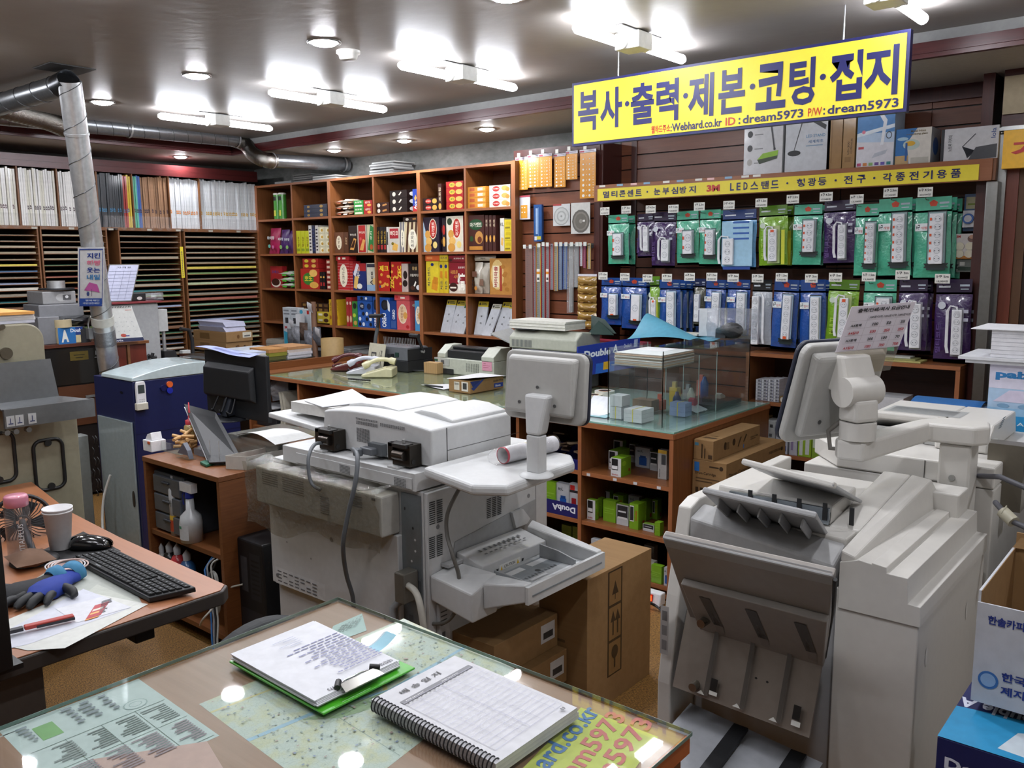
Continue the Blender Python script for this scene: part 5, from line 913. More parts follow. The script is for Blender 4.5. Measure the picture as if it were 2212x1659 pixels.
for k in range(12):
 c=['c8c6c0','c2a888','cfcac0','b9b7b2','c6a890','dad8d4'][k%6];j=r_.uniform(-.006,.006);b.box(ax0+.02+j,ax1-.02+j,ay0+.02-j,ay0+.33-j,z,z+.0045,pm(c,.7));z+=.0048
b.box(ax0+.02,ax1-.02,ay0+.02,ay0+.33,z,z+.001,'e4e4e4')
tag(b.build('paper_stack'),'ragged stack of cream and white sheets on top of the acrylic case','paper stack')
b=MB();yb0,yb1=ay0+.32,ay0+.80
b.grid(lambda u,v:(ax0-.10+.36*u,yb0+(yb1-yb0)*v,1.168+.115*math.exp(-((v-.42+.25*u)/.22)**2)*(1-.75*u)+.012*math.sin(5*v+3*u)),24,24,pm('4f8fa6',.5))
tag(b.build('blue_sheet'),'large curling sheet of blue card on the acrylic case','card sheet')
# business card boxes
def cards_(u0,u1,ub,vt,vb,c,label,z=None,band='d8c84a',name='business_card_stack'):
 x0,x1,y0,y1,z0,z1=bx(ZG+.0005 if z is None else z,u0,u1,ub,vt,vb);b=MB();n=3;h=(z1-z0)/n
 for k in range(n):b.box(x0+.0005*k,x1-.0005*k,y0,y1,z0+k*h,z0+(k+1)*h-.0006,pm(c,.6))
 if band:b.box((x0+x1)/2-.002,(x0+x1)/2+.002,y0-.0008,y1,z0,z1+.0008,band)
 tag(b.build(name),label,'card stack');return x0,x1,y0,y1,z0,z1
cards_(1347,1386,1412,887,915,'c6c6ca','white bundled business cards with a yellow band at the case front')
q=cards_(1317,1342,1360,880,906,'c4c4c9','white card bundle forming the bottom of the left pile')
tag(MB().box(q[0],q[1]+.002,q[2],q[3],q[5]+.002,q[5]+.055,pm('c9c9cd',.6)).build('business_card_stack'),'white card bundle on top of the left pile','card stack')
cards_(1446,1480,1494,872,901,'8f9fc4','pale blue business cards bundled with a yellow band')
x0,x1,y0,y1,z0,z1=bx(ZG+.0005,1366,1407,1423,868,891)
tag(MB().box(x0,x1,y0,y1,z0,z1+.004,pm('75604c',.7)).art((x0,y0,z1+.004),(x1-x0,0,0),(0,y1-y0,0),[('e',.5,.05,.1,.08,'4a3a2c')]).build('kraft_box'),'small brown kraft box behind the white card bundles','box')
# things behind the case (left and rear)
def roll(u,v,r,w_,c,label,z=ZG,hub='8a5a2a'):
 p=P(u,v,Z=z);b=MB().cyl((p.x,p.y,z),(p.x,p.y,z+w_),r,pm(c,.4,coat=.3),n=28).cyl((p.x,p.y,z+w_),(p.x,p.y,z+w_+.0008),r*.62,hub,n=24).cyl((p.x,p.y,z+w_+.0008),(p.x,p.y,z+w_+.0014),r*.5,'2a1a12',n=24)
 tag(b.build('tape_roll'),label,'tape roll')
roll(1281,872,.05,.05,'c9c6b4','cream tape roll, left one beside the white cone of paper');roll(1306,868,.055,.062,'d2cfc4','cream tape roll, right one behind the paper')
p=P(1290,893,Z=ZG);b=MB()
b.grid(lambda u,v:(p.x-.12+.17*u+.05*v,p.y+.02+.05*v-.08*(1-v)*(1-v),ZG+.002+.11*max(0,v-.25)**1.3),8,10,pm('d9dbe0',.6));tag(b.build('paper_sheet'),'white sheet propped up beside the acrylic case','paper')
p=P(1268,898,Z=ZG);tag(MB().box(p.x-.03,p.x+.11,p.y-.0,p.y+.10,ZG+.0003,ZG+.0015,'8fb8c0').build('blue_paper'),'pale blue paper lying at the left end of the glass top','paper')
r_=random.Random(31)
items=[('c8502a','orange handled scissors'),('2a3c6a','navy bottle'),('b04a5a','pink red stapler'),('c9a83a','yellow tape dispenser'),('d0cfc8','white glue bottle'),('2c2c30','black hole punch'),('8a8a90','grey clip box'),('3a5a9a','blue glue stick'),('b8b6ae','cream pen cup'),('c06a60','coral pen case')]
for k,(c,nm)in enumerate(items):
 x=ax0-.05+.03*(k%4)+.0;y=ay0+.40+.05*k;h=r_.uniform(.05,.12);b=MB();x=-2.28+.07*(k%3)
 if k%3==0:b.box(x,x+.045,y,y+.04,ZG,ZG+h,pm(c,.4)).box(x+.01,x+.03,y+.01,y+.03,ZG+h,ZG+h+.03,pm(c,.4))
 elif k%3==1:b.lathe((x+.02,y+.02,ZG),[(.0005,0),(.022,0),(.022,h),(.012,h+.02),(.008,h+.035),(.0005,h+.035)],pm(c,.35),14)
 else:b.prism([(y,ZG),(y+.06,ZG),(y+.06,ZG+.03),(y+.02,ZG+h*.8),(y,ZG+h*.7)],'x',x,x+.03,pm(c,.4))
 tag(b.build('desk_item'),nm+' among the stationery inside the acrylic case',nm.split()[-1])
b=MB();
for k in range(5):b.box(-2.26,-2.03,ay0+.58+.0,ay1-.03,ZG+.001+.004*k,ZG+.0045+.004*k,pm(['24262c','2c2e34'][k%2],.3))
tag(b.build('black_folders'),'flat pile of black folders at the far end inside the case','folder pile')
b=MB()
b.grid(lambda u,v:(-2.18+.13*u,ay0+.42+.12*v,ZG+.004+.02*(1-abs(2*u-1))+.003*math.sin(20*v)),8,6,pm('c4cbd0',.3,coat=.5));tag(b.build('white_pouch'),'white plastic pouch lying in front of the black folders','pouch')
b=MB();p=P(1580,733,Z=1.17)
pillow(b,(p.x-.14,p.y,1.172),(1,.15,0),(0,0,1),(.15,-1,0),.26,.155,.17,clear('loose_bag','e8eaee',.12,.08,.12,1.,16),seed=21,wr=.28);bag=tag(b.build('clear_bag'),'crumpled clear plastic bag holding a black object on the acrylic case','plastic bag')
b=MB();b.ball((p.x,p.y,1.215),.042,pm('2c2e33',.5,bump=.4),sc=(1.5,1,1)).box(p.x-.075,p.x-.02,p.y-.03,p.y+.03,1.176,1.22,'26282c')
tag(b.build('black_object'),'black gadget inside the crumpled clear bag on the case','gadget')
p=P(1524,728,Z=1.17);b=MB()
b.grid(lambda u,v:(p.x-.05+.10*u,p.y+.02+.02*math.sin(PI*u),1.172+.145*v),8,4,pm('d4d5d6',.5));b.grid(lambda u,v:(p.x-.07+.02*u,p.y+.02-.0*v,1.30+.012*u+.006*v),2,2,pm('d4d5d6',.5))
tag(b.build('white_card'),'upright folded white card standing on the acrylic case','card')
tag(MB().box(p.x-.18,p.x-.06,p.y+.02,p.y+.12,1.172,1.18,'d0ccbf').build('white_board_scrap'),'small white board scrap lying left of the upright card','board scrap')
# ---- toner cartons right of the cabinet ----
KR=wood('86663f','94734a','x',.75,'kraft_board',fine=.3)
tx0,tx1,ty0,ty1=-1.90,-1.80,3.594,4.10
def carton(x0,x1,y0,y1,z0,z1,label,front=None,side=None,name='cardboard_box',top=None,mat=None,lip=True,cat='cardboard box'):
 b=MB().box(x0,x1,y0,y1,z0,z1,mat or KR)
 if front:b.art((x0,y0,z0),(x1-x0,0,0),(0,0,z1-z0),front)
 if side:b.art((x1,y0,z0),(0,y1-y0,0),(0,0,z1-z0),side)
 if top:b.art((x0,y0,z1),(x1-x0,0,0),(0,y1-y0,0),top)
 return tag(b.build(name,bevel=.0015),label,cat)
DKT='3a2c1e'
sd=[('t','FUJI XEROX',.3,.62,.14,DKT,.3),('r',.12,.15,.2,.3,DKT)]
zc0=.652
carton(tx0,tx1,ty0,ty1,zc0,zc0+.095,'long kraft toner box, topmost of the pile beside the stamp cabinet',[('r',.05,.7,.25,.85,'4a7a90'),('r',.4,.1,.46,.8,DKT),('r',.55,.1,.6,.6,DKT),('r',.75,.1,.95,.3,'4a3828')],[('e',.24,.55,.03,.2,DKT),('r',.26,.35,.32,.7,'6a5236'),('e',.42,.6,.03,.18,DKT),('p',[(.5,.3),(.56,.75),(.58,.72),(.52,.28)],DKT),('p',[(.62,.45),(.68,.8),(.7,.76),(.64,.42)],DKT),('r',.78,.5,.95,.55,'5a4630'),('r',.78,.4,.9,.44,'5a4630'),('r',.62,.1,.64,.3,'2a6ab0')],top=[('r',.2,.1,.8,.16,'5a4630'),('t','FUJI XEROX',.3,.2,.03,DKT,.4)])
carton(tx0,tx1+.07,ty0-.005,ty1+.16,zc0-.175,zc0-.001,'large kraft drum box under the long toner box',[('e',.85,.85,.06,.06,DKT),('r',.5,.84,.78,.88,DKT),('t','Drum Cartridge',.08,.6,.1,DKT,.62),('r',.05,.7,.2,.95,'2a6ab0'),('r',.1,.5,.8,.53,'5a4630'),('r',.1,.42,.6,.45,'5a4630'),('r',.1,.12,.18,.26,DKT),('r',.24,.12,.34,.26,DKT),('r',.4,.12,.5,.26,DKT)],[('t','Drum Cartridge-Color',.04,.55,.16,DKT,.5),('e',.93,.8,.02,.06,DKT),('t','FUJI XEROX',.7,.75,.1,DKT,.2)])
carton(tx0-.0,tx1+.05,ty0+.02,ty1+.1,.30,zc0-.176,'kraft box below the drum box, partly hidden by the finisher',[('r',.1,.6,.8,.64,'5a4630')],[('t','FUJI XEROX',.1,.6,.14,DKT,.3)])
carton(tx0-.0,tx1+.06,ty0+.02,ty1+.1,.0,.299,'lowest kraft box of the pile beside the stamp cabinet')
# ---- things on the work counter ----
ZK=ZT+.0085
# comb binding machine
x0,x1,y0,y1,z0,z1=bx(ZK,806,881,936,752,804)
cb=thing('comb_binding_machine','grey and black comb binding machine with a row of upright comb fingers','binding machine',((x0+x1)/2,(y0+y1)/2,ZK))
GR=pm('63666b',.45);BK=pm('1d1e21',.5)
MB().box(x0,x1,y0,y1,z0,z0+.075,BK).build('base',cb,bevel=.004)
MB().prism([(y0+.005,z0+.0755),(y1-.01,z0+.0755),(y1-.01,z1-.03),(y1-.06,z1),(y0+.005,z1)],'x',x0+.002,x1-.003,GR).build('housing',cb,bevel=.004)
MB().box(x1-.0028,x1+.001,y0+.004,y1-.008,z0+.077,z1-.012,BK).build('side_cover',cb)
b=MB()
for k in range(21):b.tube([(x0+.02+(x1-x0-.04)*k/20,y0+.10,z1),(x0+.02+(x1-x0-.04)*k/20,y0+.095,z1+.055)],.0025,pm('a8a8a6',.35,.7),6)
b.build('comb_fingers',cb)
MB().tube([(x1+.012,y0+.14,z1-.03),(x1+.014,y0+.09,z1+.07),(x1+.014,y0+.085,z1+.08)],.010,BK,8).cyl((x1+.03,y0+.085,z1+.08),(x1-.06,y0+.085,z1+.08),.013,BK).cyl((x1+.001,y0+.14,z1-.035),(x1+.02,y0+.14,z1-.035),.012,'8a8a88').build('lever',cb)
MB().box((x0+x1)/2+.06,(x0+x1)/2+.09,y0-.004,y0+.004,z0+.10,z0+.13,'1e3a30').box((x0+x1)/2+.01,(x0+x1)/2+.045,y0-.03,y0+.0,z0+.095,z0+.12,BK).build('power_socket',cb)
MB().tube([(x0+.03,y0-.02,z0+.0),(x0+.06,y0-.02,z0+.22),(x0+.085,y0-.02,z0+.30)],.013,pm('55585c',.4),8).tube([(x0+.085,y0-.02,z0+.30),(x0+.10,y0-.02,z0+.375)],.010,BK,8).cyl((x0+.14,y0-.02,z0+.385),(x0+.01,y0-.02,z0+.378),.014,BK).build('punch_lever',cb)
# instruction booklet
p=P(803,800,Z=ZK);b=MB().slab([(x0+.015,y0-.075,ZK+.001),(x0+.045+.14,y0-.075,ZK+.001),(x0+.045+.14,y0-.035,ZK+.185),(x0+.015,y0-.035,ZK+.19)],-.004,pm('b8b4a0',.5))
b.art((x0+.015,y0-.0765,ZK+.001),(.17,0,0),(0,.04,.185),[('r',.2,.3,.55,.36,'26262a'),('p',[(.22,.36),(.52,.36),(.5,.68),(.2,.68)],'3a3a3e'),('p',[(.26,.4),(.48,.4),(.46,.62),(.24,.62)],'9a9888'),('t','combind',.85,.15,.1,'3a3a3e',.6,1),('t','binding machine',.72,.2,.06,'5a5a5c',.5,1)],lift=.0015)
tag(b.build('instruction_booklet'),'cream booklet picturing a machine, leaning on the binding machine','booklet')
# laminator
x0,x1,y0,y1,z0,z1=bx(ZK,946,1067,1089,783,818)
y1=y0+.17
lm=thing('laminator','off-white laminating machine with a black roller cover on the work counter','laminator',((x0+x1)/2,(y0+y1)/2,ZK))
IV=pm('b4b7ab',.45)
MB().box(x0,x1-.0,y0,y1,z0,z1,IV).build('body',lm,bevel=.005)
for a,b_ in((x0,x0+.075),(x1-.11,x1+.0)):MB().prism([(y0-.001,z1+.0005),(y1+.001,z1+.0005),(y1+.001,z1+.085),(y0+.075,z1+.085),(y0-.001,z1+.03)],'x',a,b_,IV).build('end_cap',lm,bevel=.004)
MB().box(x0+.076,x1-.111,y0+.02,y1-.01,z1+.0005,z1+.055,BK).box(x0+.08,x1-.115,y0+.07,y1,z1+.056,z1+.075,pm('17181a',.35)).build('roller_cover',lm,bevel=.006)
MB().art((x0,y0,z0),(x1-x0,0,0),(0,0,z1-z0),[('r',.52+.03*i,.25+.07*j,.535+.03*i,.29+.07*j,'5a5d58')for i in range(8)for j in range(8)]+[('r',.05,.5,.22,.95,'a8aaa6'),('r',.07,.6,.13,.85,'4a4c50'),('r',.02,.0,.3,.32,'26272a')]).build('vent_and_label',lm)
MB().art((x1-.10,y0-.0025,z1-.06),(.085,0,0),(0,0,.06),[('r',0,0,1,1,'d092a8'),('r',.15,.75,.4,.8,'804050'),('r',.1,.55,.8,.6,'a05068'),('r',.1,.35,.7,.4,'a05068')],lift=.001).build('pink_note',lm)
b=MB().tube([(x0-.02,y0-.01,ZK+.012),(x0-.12,y0-.05,ZK+.008),(x0-.22,y0-.08,ZK+.006),(x0-.36,y0-.03,ZK+.006)],.005,BK,8).box(x0-.02,x0+.02,y0-.03,y0-.008,ZK+.001,ZK+.03,BK)
tag(b.build('black_cable'),'black power cable lying in front of the laminator','cord')
x0,x1,y0,y1,z0,z1=bx(ZK,916,944,950,785,808)
tag(MB().box(x0,x1,y0,y0+.06,z0,z1,wood('a58458','b8976a','z',.7,'raw_wood')).art((x0,y0,z0),(x1-x0,0,0),(0,0,z1-z0),[('r',.18*k,0,.18*k+.01,1,'7a5a38')for k in range(1,6)]).build('wood_blocks'),'small bundle of pale wood blocks left of the laminator','wood blocks')
x0,x1,y0,y1,z0,z1=bx(ZK,970,1016,1088,824,851)
carton(x0,x1,y0,y1,z0,z1,'kraft wire-binding box with a white sheet on top',[('r',.25,.2,.5,.85,'c8c4b8'),('r',.6,.15,.9,.9,'d0ccc4'),('r',.66,.3,.84,.8,'3a3a3c'),('t','16mm',.27,.6,.2,'2a2a2a',.2)],[('p',[(.0,.95),(.3,.95),(.1,.35)],'1e2c6a'),('p',[(.02,.4),(.35,1),(.42,1),(.1,.2)],'2a3c80'),('r',.7,.15,.98,.5,'1e3a8a'),('t','double Wire',.68,.62,.2,'26262a',.3),('t','16mm',.74,.22,.18,'e8e8e8',.16)])
b=MB();b.grid(lambda u,v:(x0-.02+(x1-x0+.04)*u,y0+(y1-y0)*v,z1+.002+.02*u*u*(1-v)),6,6,pm('d4d5d6',.6));tag(b.build('paper_sheet'),'white sheet lying on the kraft wire box','paper')
p=P(938,835,Z=ZK);p2=P(970,842,Z=ZK)
tag(MB().add([(p.x-.12,p.y-.0,ZK+.0015),(p.x+.14,p.y-.06,ZK+.0015),(p.x+.13,p.y+.13,ZK+.0015),(p.x+.0,p.y+.12,ZK+.0015)],[(0,1,2,3)],pm('cfd0d4',.6)).build('paper_sheet'),'white paper with a pen on it, left of the kraft wire box','paper')
p=P(920,832,Z=ZK+.007);q=P(956,836,Z=ZK+.007)
tag(MB().cyl(p,q,.0055,'16171a',n=10).cyl(p,p-(q-p).normalized()*.02,.0045,'16171a',r1=.001,n=10).build('pen'),'black pen lying on white paper on the work counter','pen')
# telephones
def phone(u,v,c,hs_c,label,rz,s=1.,cord=None,key='c8c8c0'):
 p=P(u,v,Z=ZK);t=thing('desk_telephone',label,'telephone',p,'corded telephones side by side on the counter');R=Matrix.Translation(p)@Matrix.Rotation(rz,4,'Z')@Matrix.Scale(s,4)
 m=pm(c,.3,coat=.4);b=MB();b.T=R
 b.prism([(-.10,0),(.10,0),(.10,.055),(.06,.06),(-.10,.018)],'x',-.085,.085,m);b.build('body',t,bevel=.008,seg=3)
 b=MB();b.T=R
 for i in range(3):
  for j in range(4):
   x=-.0+.024*i;y=-.07+.025*j;z=.018+.042*(y+.1)/.16+.001;b.box(x,x+.016,y,y+.014,z,z+.004,key)
 b.box(.0,.065,.035,.055,.055,.062,pm(hs_c,.3));b.build('keypad',t)
 b=MB();b.T=R;n=14;pts=[];rr=[]
 for i in range(n+1):
  f=i/n;y=-.115+.21*f;z=.055+.030*math.sin(PI*f)+.03*f;pts.append((-.052,y,z));rr.append(.023 if f<.18 or f>.82 else .014)
 b.tube(pts,.02,pm(hs_c,.25,coat=.5),12,rr);b.build('handset',t)
 if cord:
  b=MB();b.T=R;pts=[]
  for i in range(120):
   f=i/119;a=2*PI*26*f;cx=-.05-cord*f;cy=-.11-.03*math.sin(PI*f);pts.append((cx,cy+.007*math.cos(a),.010+.007*math.sin(a)))
  b.tube(pts,.0024,pm(hs_c if hs_c!='b9bcc4' else '202226',.4),6);b.build('coiled_cord',t)
phone(750,798,'4f1418','4f1418','dark red telephone, farthest left of the three',-.95,1.0,.2)
phone(785,806,'b4b6be','b9bcc4','silver telephone between the red one and the cream one',-.95,1.0,.2,'8a8c94')
phone(820,812,'c3bf9c','c3bf9c','cream telephone nearest to the laminator',-.95,1.05,None,'a8a688')
b=MB();p=P(765,800,Z=ZK+.01);q=P(818,812,Z=ZK)
b.tube([P(752,818,Z=ZK+.008)+Vector((.002*math.sin(i*1.5),.004*math.cos(i*1.5),.0))+(P(800,822,Z=ZK+.008)-P(752,818,Z=ZK+.008))*(i/40)for i in range(41)],.006,pm('1c1d20',.4),8)
tag(b.build('telephone_cord'),'black telephone cord in front of the silver telephone','cord')
# printer with tray
x0,x1,y0,y1,z0,z1=bx(.955,1105,1243,1252,733,780)
pr=thing('desktop_printer','grey desktop printer with white paper on top, behind the first monitor','printer',((x0+x1)/2,4.3,ZK))
PG=pm('8d9190',.5);x1=-2.98;x0=-3.50
MB().box(x0,x1,4.18,4.40,ZK+.0,1.03,pm('6c7072',.5)).build('lower_body',pr,bevel=.01)
MB().prism([(4.16,1.031),(4.41,1.031),(4.41,1.13),(4.22,1.145),(4.16,1.10)],'x',x0,x1,pm('a9ab9e',.5)).build('upper_body',pr,bevel=.008)
b=MB().box(x0+.03,x0+.20,4.17,4.33,1.1455,1.15,BK)
b.art((x0+.02,4.16,1.035),(.18,0,0),(0,0,.055),[('r',.02+.06*k,.1,.05+.06*k,.9,'5a5e5e')for k in range(15)]);b.build('vents',pr)
MB().slab([(x0-.19,4.20,1.10),(x0-.002,4.20,1.04),(x0-.002,4.40,1.04),(x0-.19,4.40,1.12)],.008,pm('9a9d9c',.4)).build('output_tray',pr)
pstack(x0+.0,x1-.09,4.17,4.38,1.152,6,'d6d5cc','thick white paper stack on the grey desktop printer',th=.009,seed=3,jit=.004)
b=MB().slab([(x1-.02,4.30,1.125),(x1+.13,4.36,1.125),(x1-.02,4.42,1.20)],.004,pm('14302a',.5)).slab([(x1-.06,4.40,1.13),(x1+.11,4.42,1.13),(x1+.02,4.43,1.21),(x1-.08,4.43,1.235)],.004,pm('123028',.5))
tag(b.build('green_folder'),'dark green folder corner sticking out behind the printer','folder')
# double A lid, red-lidded box behind
b=MB();A=P(1250,760,Y=4.0);B=P(1384,730,Y=4.0);C=P(1384,746,Y=4.0);D=P(1275,815,Y=4.0)
O=P(1249,749,Y=4.15);U=P(1383,728,Y=4.55)-O;V=Vector((0,-.02,-.18))
b.slab([O,O+V,O+V+U,O+U],-.012,pm('1d3592',.35,coat=.4));b.art(O+V,U,-V,[('t','Double',.10,.58,.24,'dfe4ec',.42,0,.04),('t','A',.56,.62,.26,'dfe4ec',.08,0,.04),('t','Double A',.74,.72,.13,'b8c4dc',.12),('r',.9,.70,.96,.95,'9fb0d0'),('r',.3,.0,.6,.34,'2a62b8'),('r',.42,.1,.52,.36,'d8a82a')],lift=.0015)
tag(b.build('tilted_paper_box'),'tilted blue paper box lid with white lettering behind the acrylic case','box lid')
x0,x1=P(1274,720,Y=4.62).x,P(1400,720,Y=4.62).x
for k in range(4):
 w_=(x1-x0)/4;b=MB().box(x0+w_*k+.002,x0+w_*(k+1)-.002,4.56,4.66,.985,1.055,clear('clear_box','f0e4e8',.06,.05,.35)).box(x0+w_*k+.002,x0+w_*(k+1)-.002,4.56,4.66,1.0555,1.066,pm('a83a4a',.4)).box(x0+w_*k+.01,x0+w_*(k+1)-.01,4.57,4.65,.986,1.04,pm('d8d4d2',.6))
 tag(b.build('plastic_tub'),'small clear tub with a red lid behind the blue box lid','tub','row of red-lidded clear tubs')
tag(MB().box(x0-.3,x1+.2,4.50,4.70,.96,.984,W1).box(x0-.28,x0-.26,4.52,4.69,0,.9595,W1Z).box(x1+.16,x1+.18,4.52,4.69,0,.9595,W1Z).build('wall_ledge'),'low wooden ledge under the ruler wall carrying the red-lidded tubs','ledge')
# ---- goods in the wall cabinet ----
fD=lambda x:1400+x/2.724
gD=lambda y:640+y/2.724
def wb(z,x0,x1,yt,base,items,label,dy=.02,dep=.12,n=1,name='small_box',cat='box',grp=None):
 yy=YL+dy;X0=P(fD(x0),900,Y=yy).x;X1=P(fD(x1),900,Y=yy).x;z1=P(fD((x0+x1)/2),gD(yt),Y=yy).z;h=(z1-z)/n
 for k in range(n):
  b=MB().box(X0,X1,yy,yy+dep,z+h*k+.0005,z+h*(k+1),pm(base,.45));b.art((X0,yy,z+h*k),(X1-X0,0,0),(0,0,h),items)
  tag(b.build(name),label+(', %s from the bottom'%ORD[k]if n>1 else ''),cat,grp)
bar=[('r',.05,.1,.3,.9,'d4d4d8'),('r',.4,.2,.46,.8,'26262e'),('r',.5,.2,.54,.8,'26262e'),('r',.6,.2,.7,.8,'26262e'),('r',.8,.3,.95,.6,'3a3a6a')]
for c,(a0,a1)in enumerate(((628,660),(662,697),(700,732),(734,765))):
 wb(.786,a0,a1,488,'b8b6bc',bar,'small white cartridge box, column %s from left'%ORD[c],n=7,grp='columns of small white boxes in the wall cabinet')
wb(.786,770,806,590,'8a6a3a',[('e',.4,.5,.3,.4,'d8d4cc')],'small kraft box with a round white label beside the white columns')
wb(.5,612,680,712,'6a5a3c',[('r',.1,.1,.9,.2,'4a3c28')],'olive brown box standing at the left of the lower shelf',name='tube_box')
wb(.5,682,750,735,'bcbcba',[('r',.1,.8,.3,.9,'4a4a4a'),('r',.55,.8,.8,.9,'4a4a4a'),('r',.5,.5,.75,.6,'5a5a5a'),('r',.3,.1,.6,.3,'6a6a6a')],'tall white lamp tube box with grey print',name='tube_box')
wb(.5,756,826,765,'b4b6be',[('r',.05,.6,.5,.98,'2a3f8a'),('t','30',.1,.75,.12,'e8e8f0',.3),('r',.1,.1,.9,.3,'3a4a8a')],'tall white and blue lamp box marked 30',name='tube_box')
wb(.5,838,884,790,'b0aeb6',[('r',.2,.2,.5,.9,'8a7a9a')],'narrow pale box right of the blue lamp box',name='tube_box')
wb(.5,890,968,800,'8aa82e',[('r',.1,.05,.35,.9,'c8ccc8'),('r',.55,.1,.85,.8,'c8ccc8')],'lime green bulb pack showing white tubes',name='bulb_pack',cat='bulb pack')
wb(.5,972,1070,805,'7f9c34',[('r',.05,.4,.5,.8,'c0c8b8'),('r',.6,.1,.95,.6,'b8c0a8')],'second lime green bulb pack on the lower shelf',name='bulb_pack',cat='bulb pack')
p=P(1900,835,Y=YL+.03)
tag(MB().box(p.x-.07,p.x+.11,YL+.03,YL+.2,.787,.87,pm('c6c6c8',.5),taper=(-.01,.01,0,0)).build('white_box'),'plain white box on the upper shelf of the wall cabinet','box')
p=P(1880,783,Y=YL+.05)
for k in range(3):tag(MB().box(p.x+.02*k-.25,p.x+.25-.03*k,YL+.02+.02*k,YL+.14,lz+.0005+.008*k,lz+.008+.008*k,pm(['b0aa6a','8a8a5a','b8b8b0'][k],.4)).build('flat_pack'),'flat packet lying on the wall cabinet, %s from the bottom'%ORD[k],'packet','flat packets on the wall cabinet')
# ================= FIRST COPIER (seen from behind) =================
CP=pm('c2c3c3',.45,var=.03);CPD=pm('a3a4a4',.5,var=.03);CPG=pm('9c9fa1',.45);VT='3c3e40'
Y0=1.85
cpr=thing('office_copier','large white office copier seen from behind, in the middle of the shop','copier',(-2.35,2.2,0))
def vents(o,ux,uz,cols,rows,c=VT,fx=.7,fy=.55):return[('r',(i+.5-fx/2)/cols,(j+.5-fy/2)/rows,(i+.5+fx/2)/cols,(j+.5+fy/2)/rows,c)for i in range(cols)for j in range(rows)]
MB().box(-2.745,-1.955,1.875,2.50,.04,.368,CP).box(-2.70,-2.0,1.90,2.48,0,.04,'2c2c2e').box(-1.9548,-1.95,1.93,2.45,.06,.34,CPD).build('lower_cabinet',cpr,bevel=.004)
MB().box(-2.742,-1.94,1.872,2.50,.372,.858,CP).build('main_body',cpr,bevel=.004)
b=MB().box(-2.745,-2.035,1.848,1.871,.376,.70,CP)
b.art((-2.745,1.848,.376),(.71,0,0),(0,0,.324),[('p',[(.03,.0),(.45,-.0),(.45,.2),(.03,.2)],'c9cacb')]+[('r',.05+.05*i,.03+.04*j,.085+.05*i,.045+.04*j,'6a6c70')for i in range(7)for j in range(4)if(i*j)%3!=1]+[('e',.52,.75,.012,.026,'7c7e80'),('e',.05,.1,.012,.026,'6a6c6e'),('e',.9,.08,.008,.016,'7c7e80'),('e',.15,.55,.006,.012,'8c8e90'),('e',.35,.45,.006,.012,'8c8e90'),('e',.65,.3,.006,.012,'8c8e90')])
b.build('rear_panel',cpr,bevel=.003)
b=MB().box(-2.0345,-1.945,1.866,1.871,.10,.845,pm('7a8084',.4,.5))
b.art((-2.0345,1.866,.10),(.0895,0,0),(0,0,.745),[('e',.2,.93,.04,.008,'2a2a2c'),('e',.6,.85,.05,.007,'2a2a2c'),('e',.7,.8,.05,.006,'c8c8c8'),('e',.7,.75,.05,.006,'c8c8c8'),('e',.5,.7,.05,.006,'c8c8c8'),('r',.75,.5,.95,.62,'54585c'),('r',.3,.2,.5,.45,'54585c')])
b.build('metal_plate',cpr)
# wrapped rear duct box
b=MB().box(-2.735,-2.045,1.790,1.8705,.705,.842,pm('a5a39c',.5))
b.art((-2.735,1.79,.705),(.69,0,0),(0,0,.137),[('r',.06+.0,.55+.06*k,.2,.58+.06*k,'6c6a64')for k in range(6)]+[('r',.24,.5+.06*k,.42,.53+.06*k,'6c6a64')for k in range(7)]+[('r',.55,.2+.06*k,.62,.23+.06*k,'6c6a64')for k in range(8)]+[('r',.78,.62+.06*k,.87,.65+.06*k,'6c6a64')for k in range(5)]+[('r',.94,.88,.965,.94,'1a1a1a')])
b.build('rear_duct',cpr,bevel=.006)
FILM=clear('yellowed_film','dad8d0',.12,.10,.05,1.0,14);r_=random.Random(4);ph=[r_.uniform(0,6)for _ in range(8)]
def film(u,v):
 x=-2.775+.74*u;s=v*3.0;w_=.006*math.sin(31*u+ph[0]+9*v)+.005*math.sin(17*u+ph[1])*math.sin(13*v+ph[2])
 if s<1:return Vector((x,1.865-.09*s+w_*.5,.858+.006*math.sin(20*u)+w_))
 return Vector((x-.01*math.sin(6*v),1.774-abs(w_)-.002,.856-(s-1)*(.108+.012*math.sin(5*u+ph[3]))+.008*math.sin(14*u+ph[4])*(s-1)))
b=MB().grid(film,40,24,FILM)
b.grid(lambda u,v:Vector((-2.775-.012*math.sin(9*v+ph[5]),1.776+.10*u,.655+.20*v+.01*math.sin(9*u))),10,12,FILM)
b.build('taped_plastic_wrap',cpr)
# scanner deck
b=MB().box(-2.645,-1.95,1.85,2.47,.862,.921,CP).box(-2.56,-1.962,1.846,1.849,.868,.905,CP)
b.art((-2.56,1.846,.868),(.598,0,0),(0,0,.037),[('r',.41+.012*i,.1+.13*j,.418+.012*i,.17+.13*j,VT)for i in range(8)for j in range(6)]+[('r',.87+.012*i,.1+.13*j,.878+.012*i,.17+.13*j,VT)for i in range(8)for j in range(6)])
b.box(-2.47,-2.42,1.855,1.90,.9215,.928,CP).box(-2.085,-2.035,1.855,1.90,.9215,.928,CP)
b.build('scanner_deck',cpr,bevel=.003)
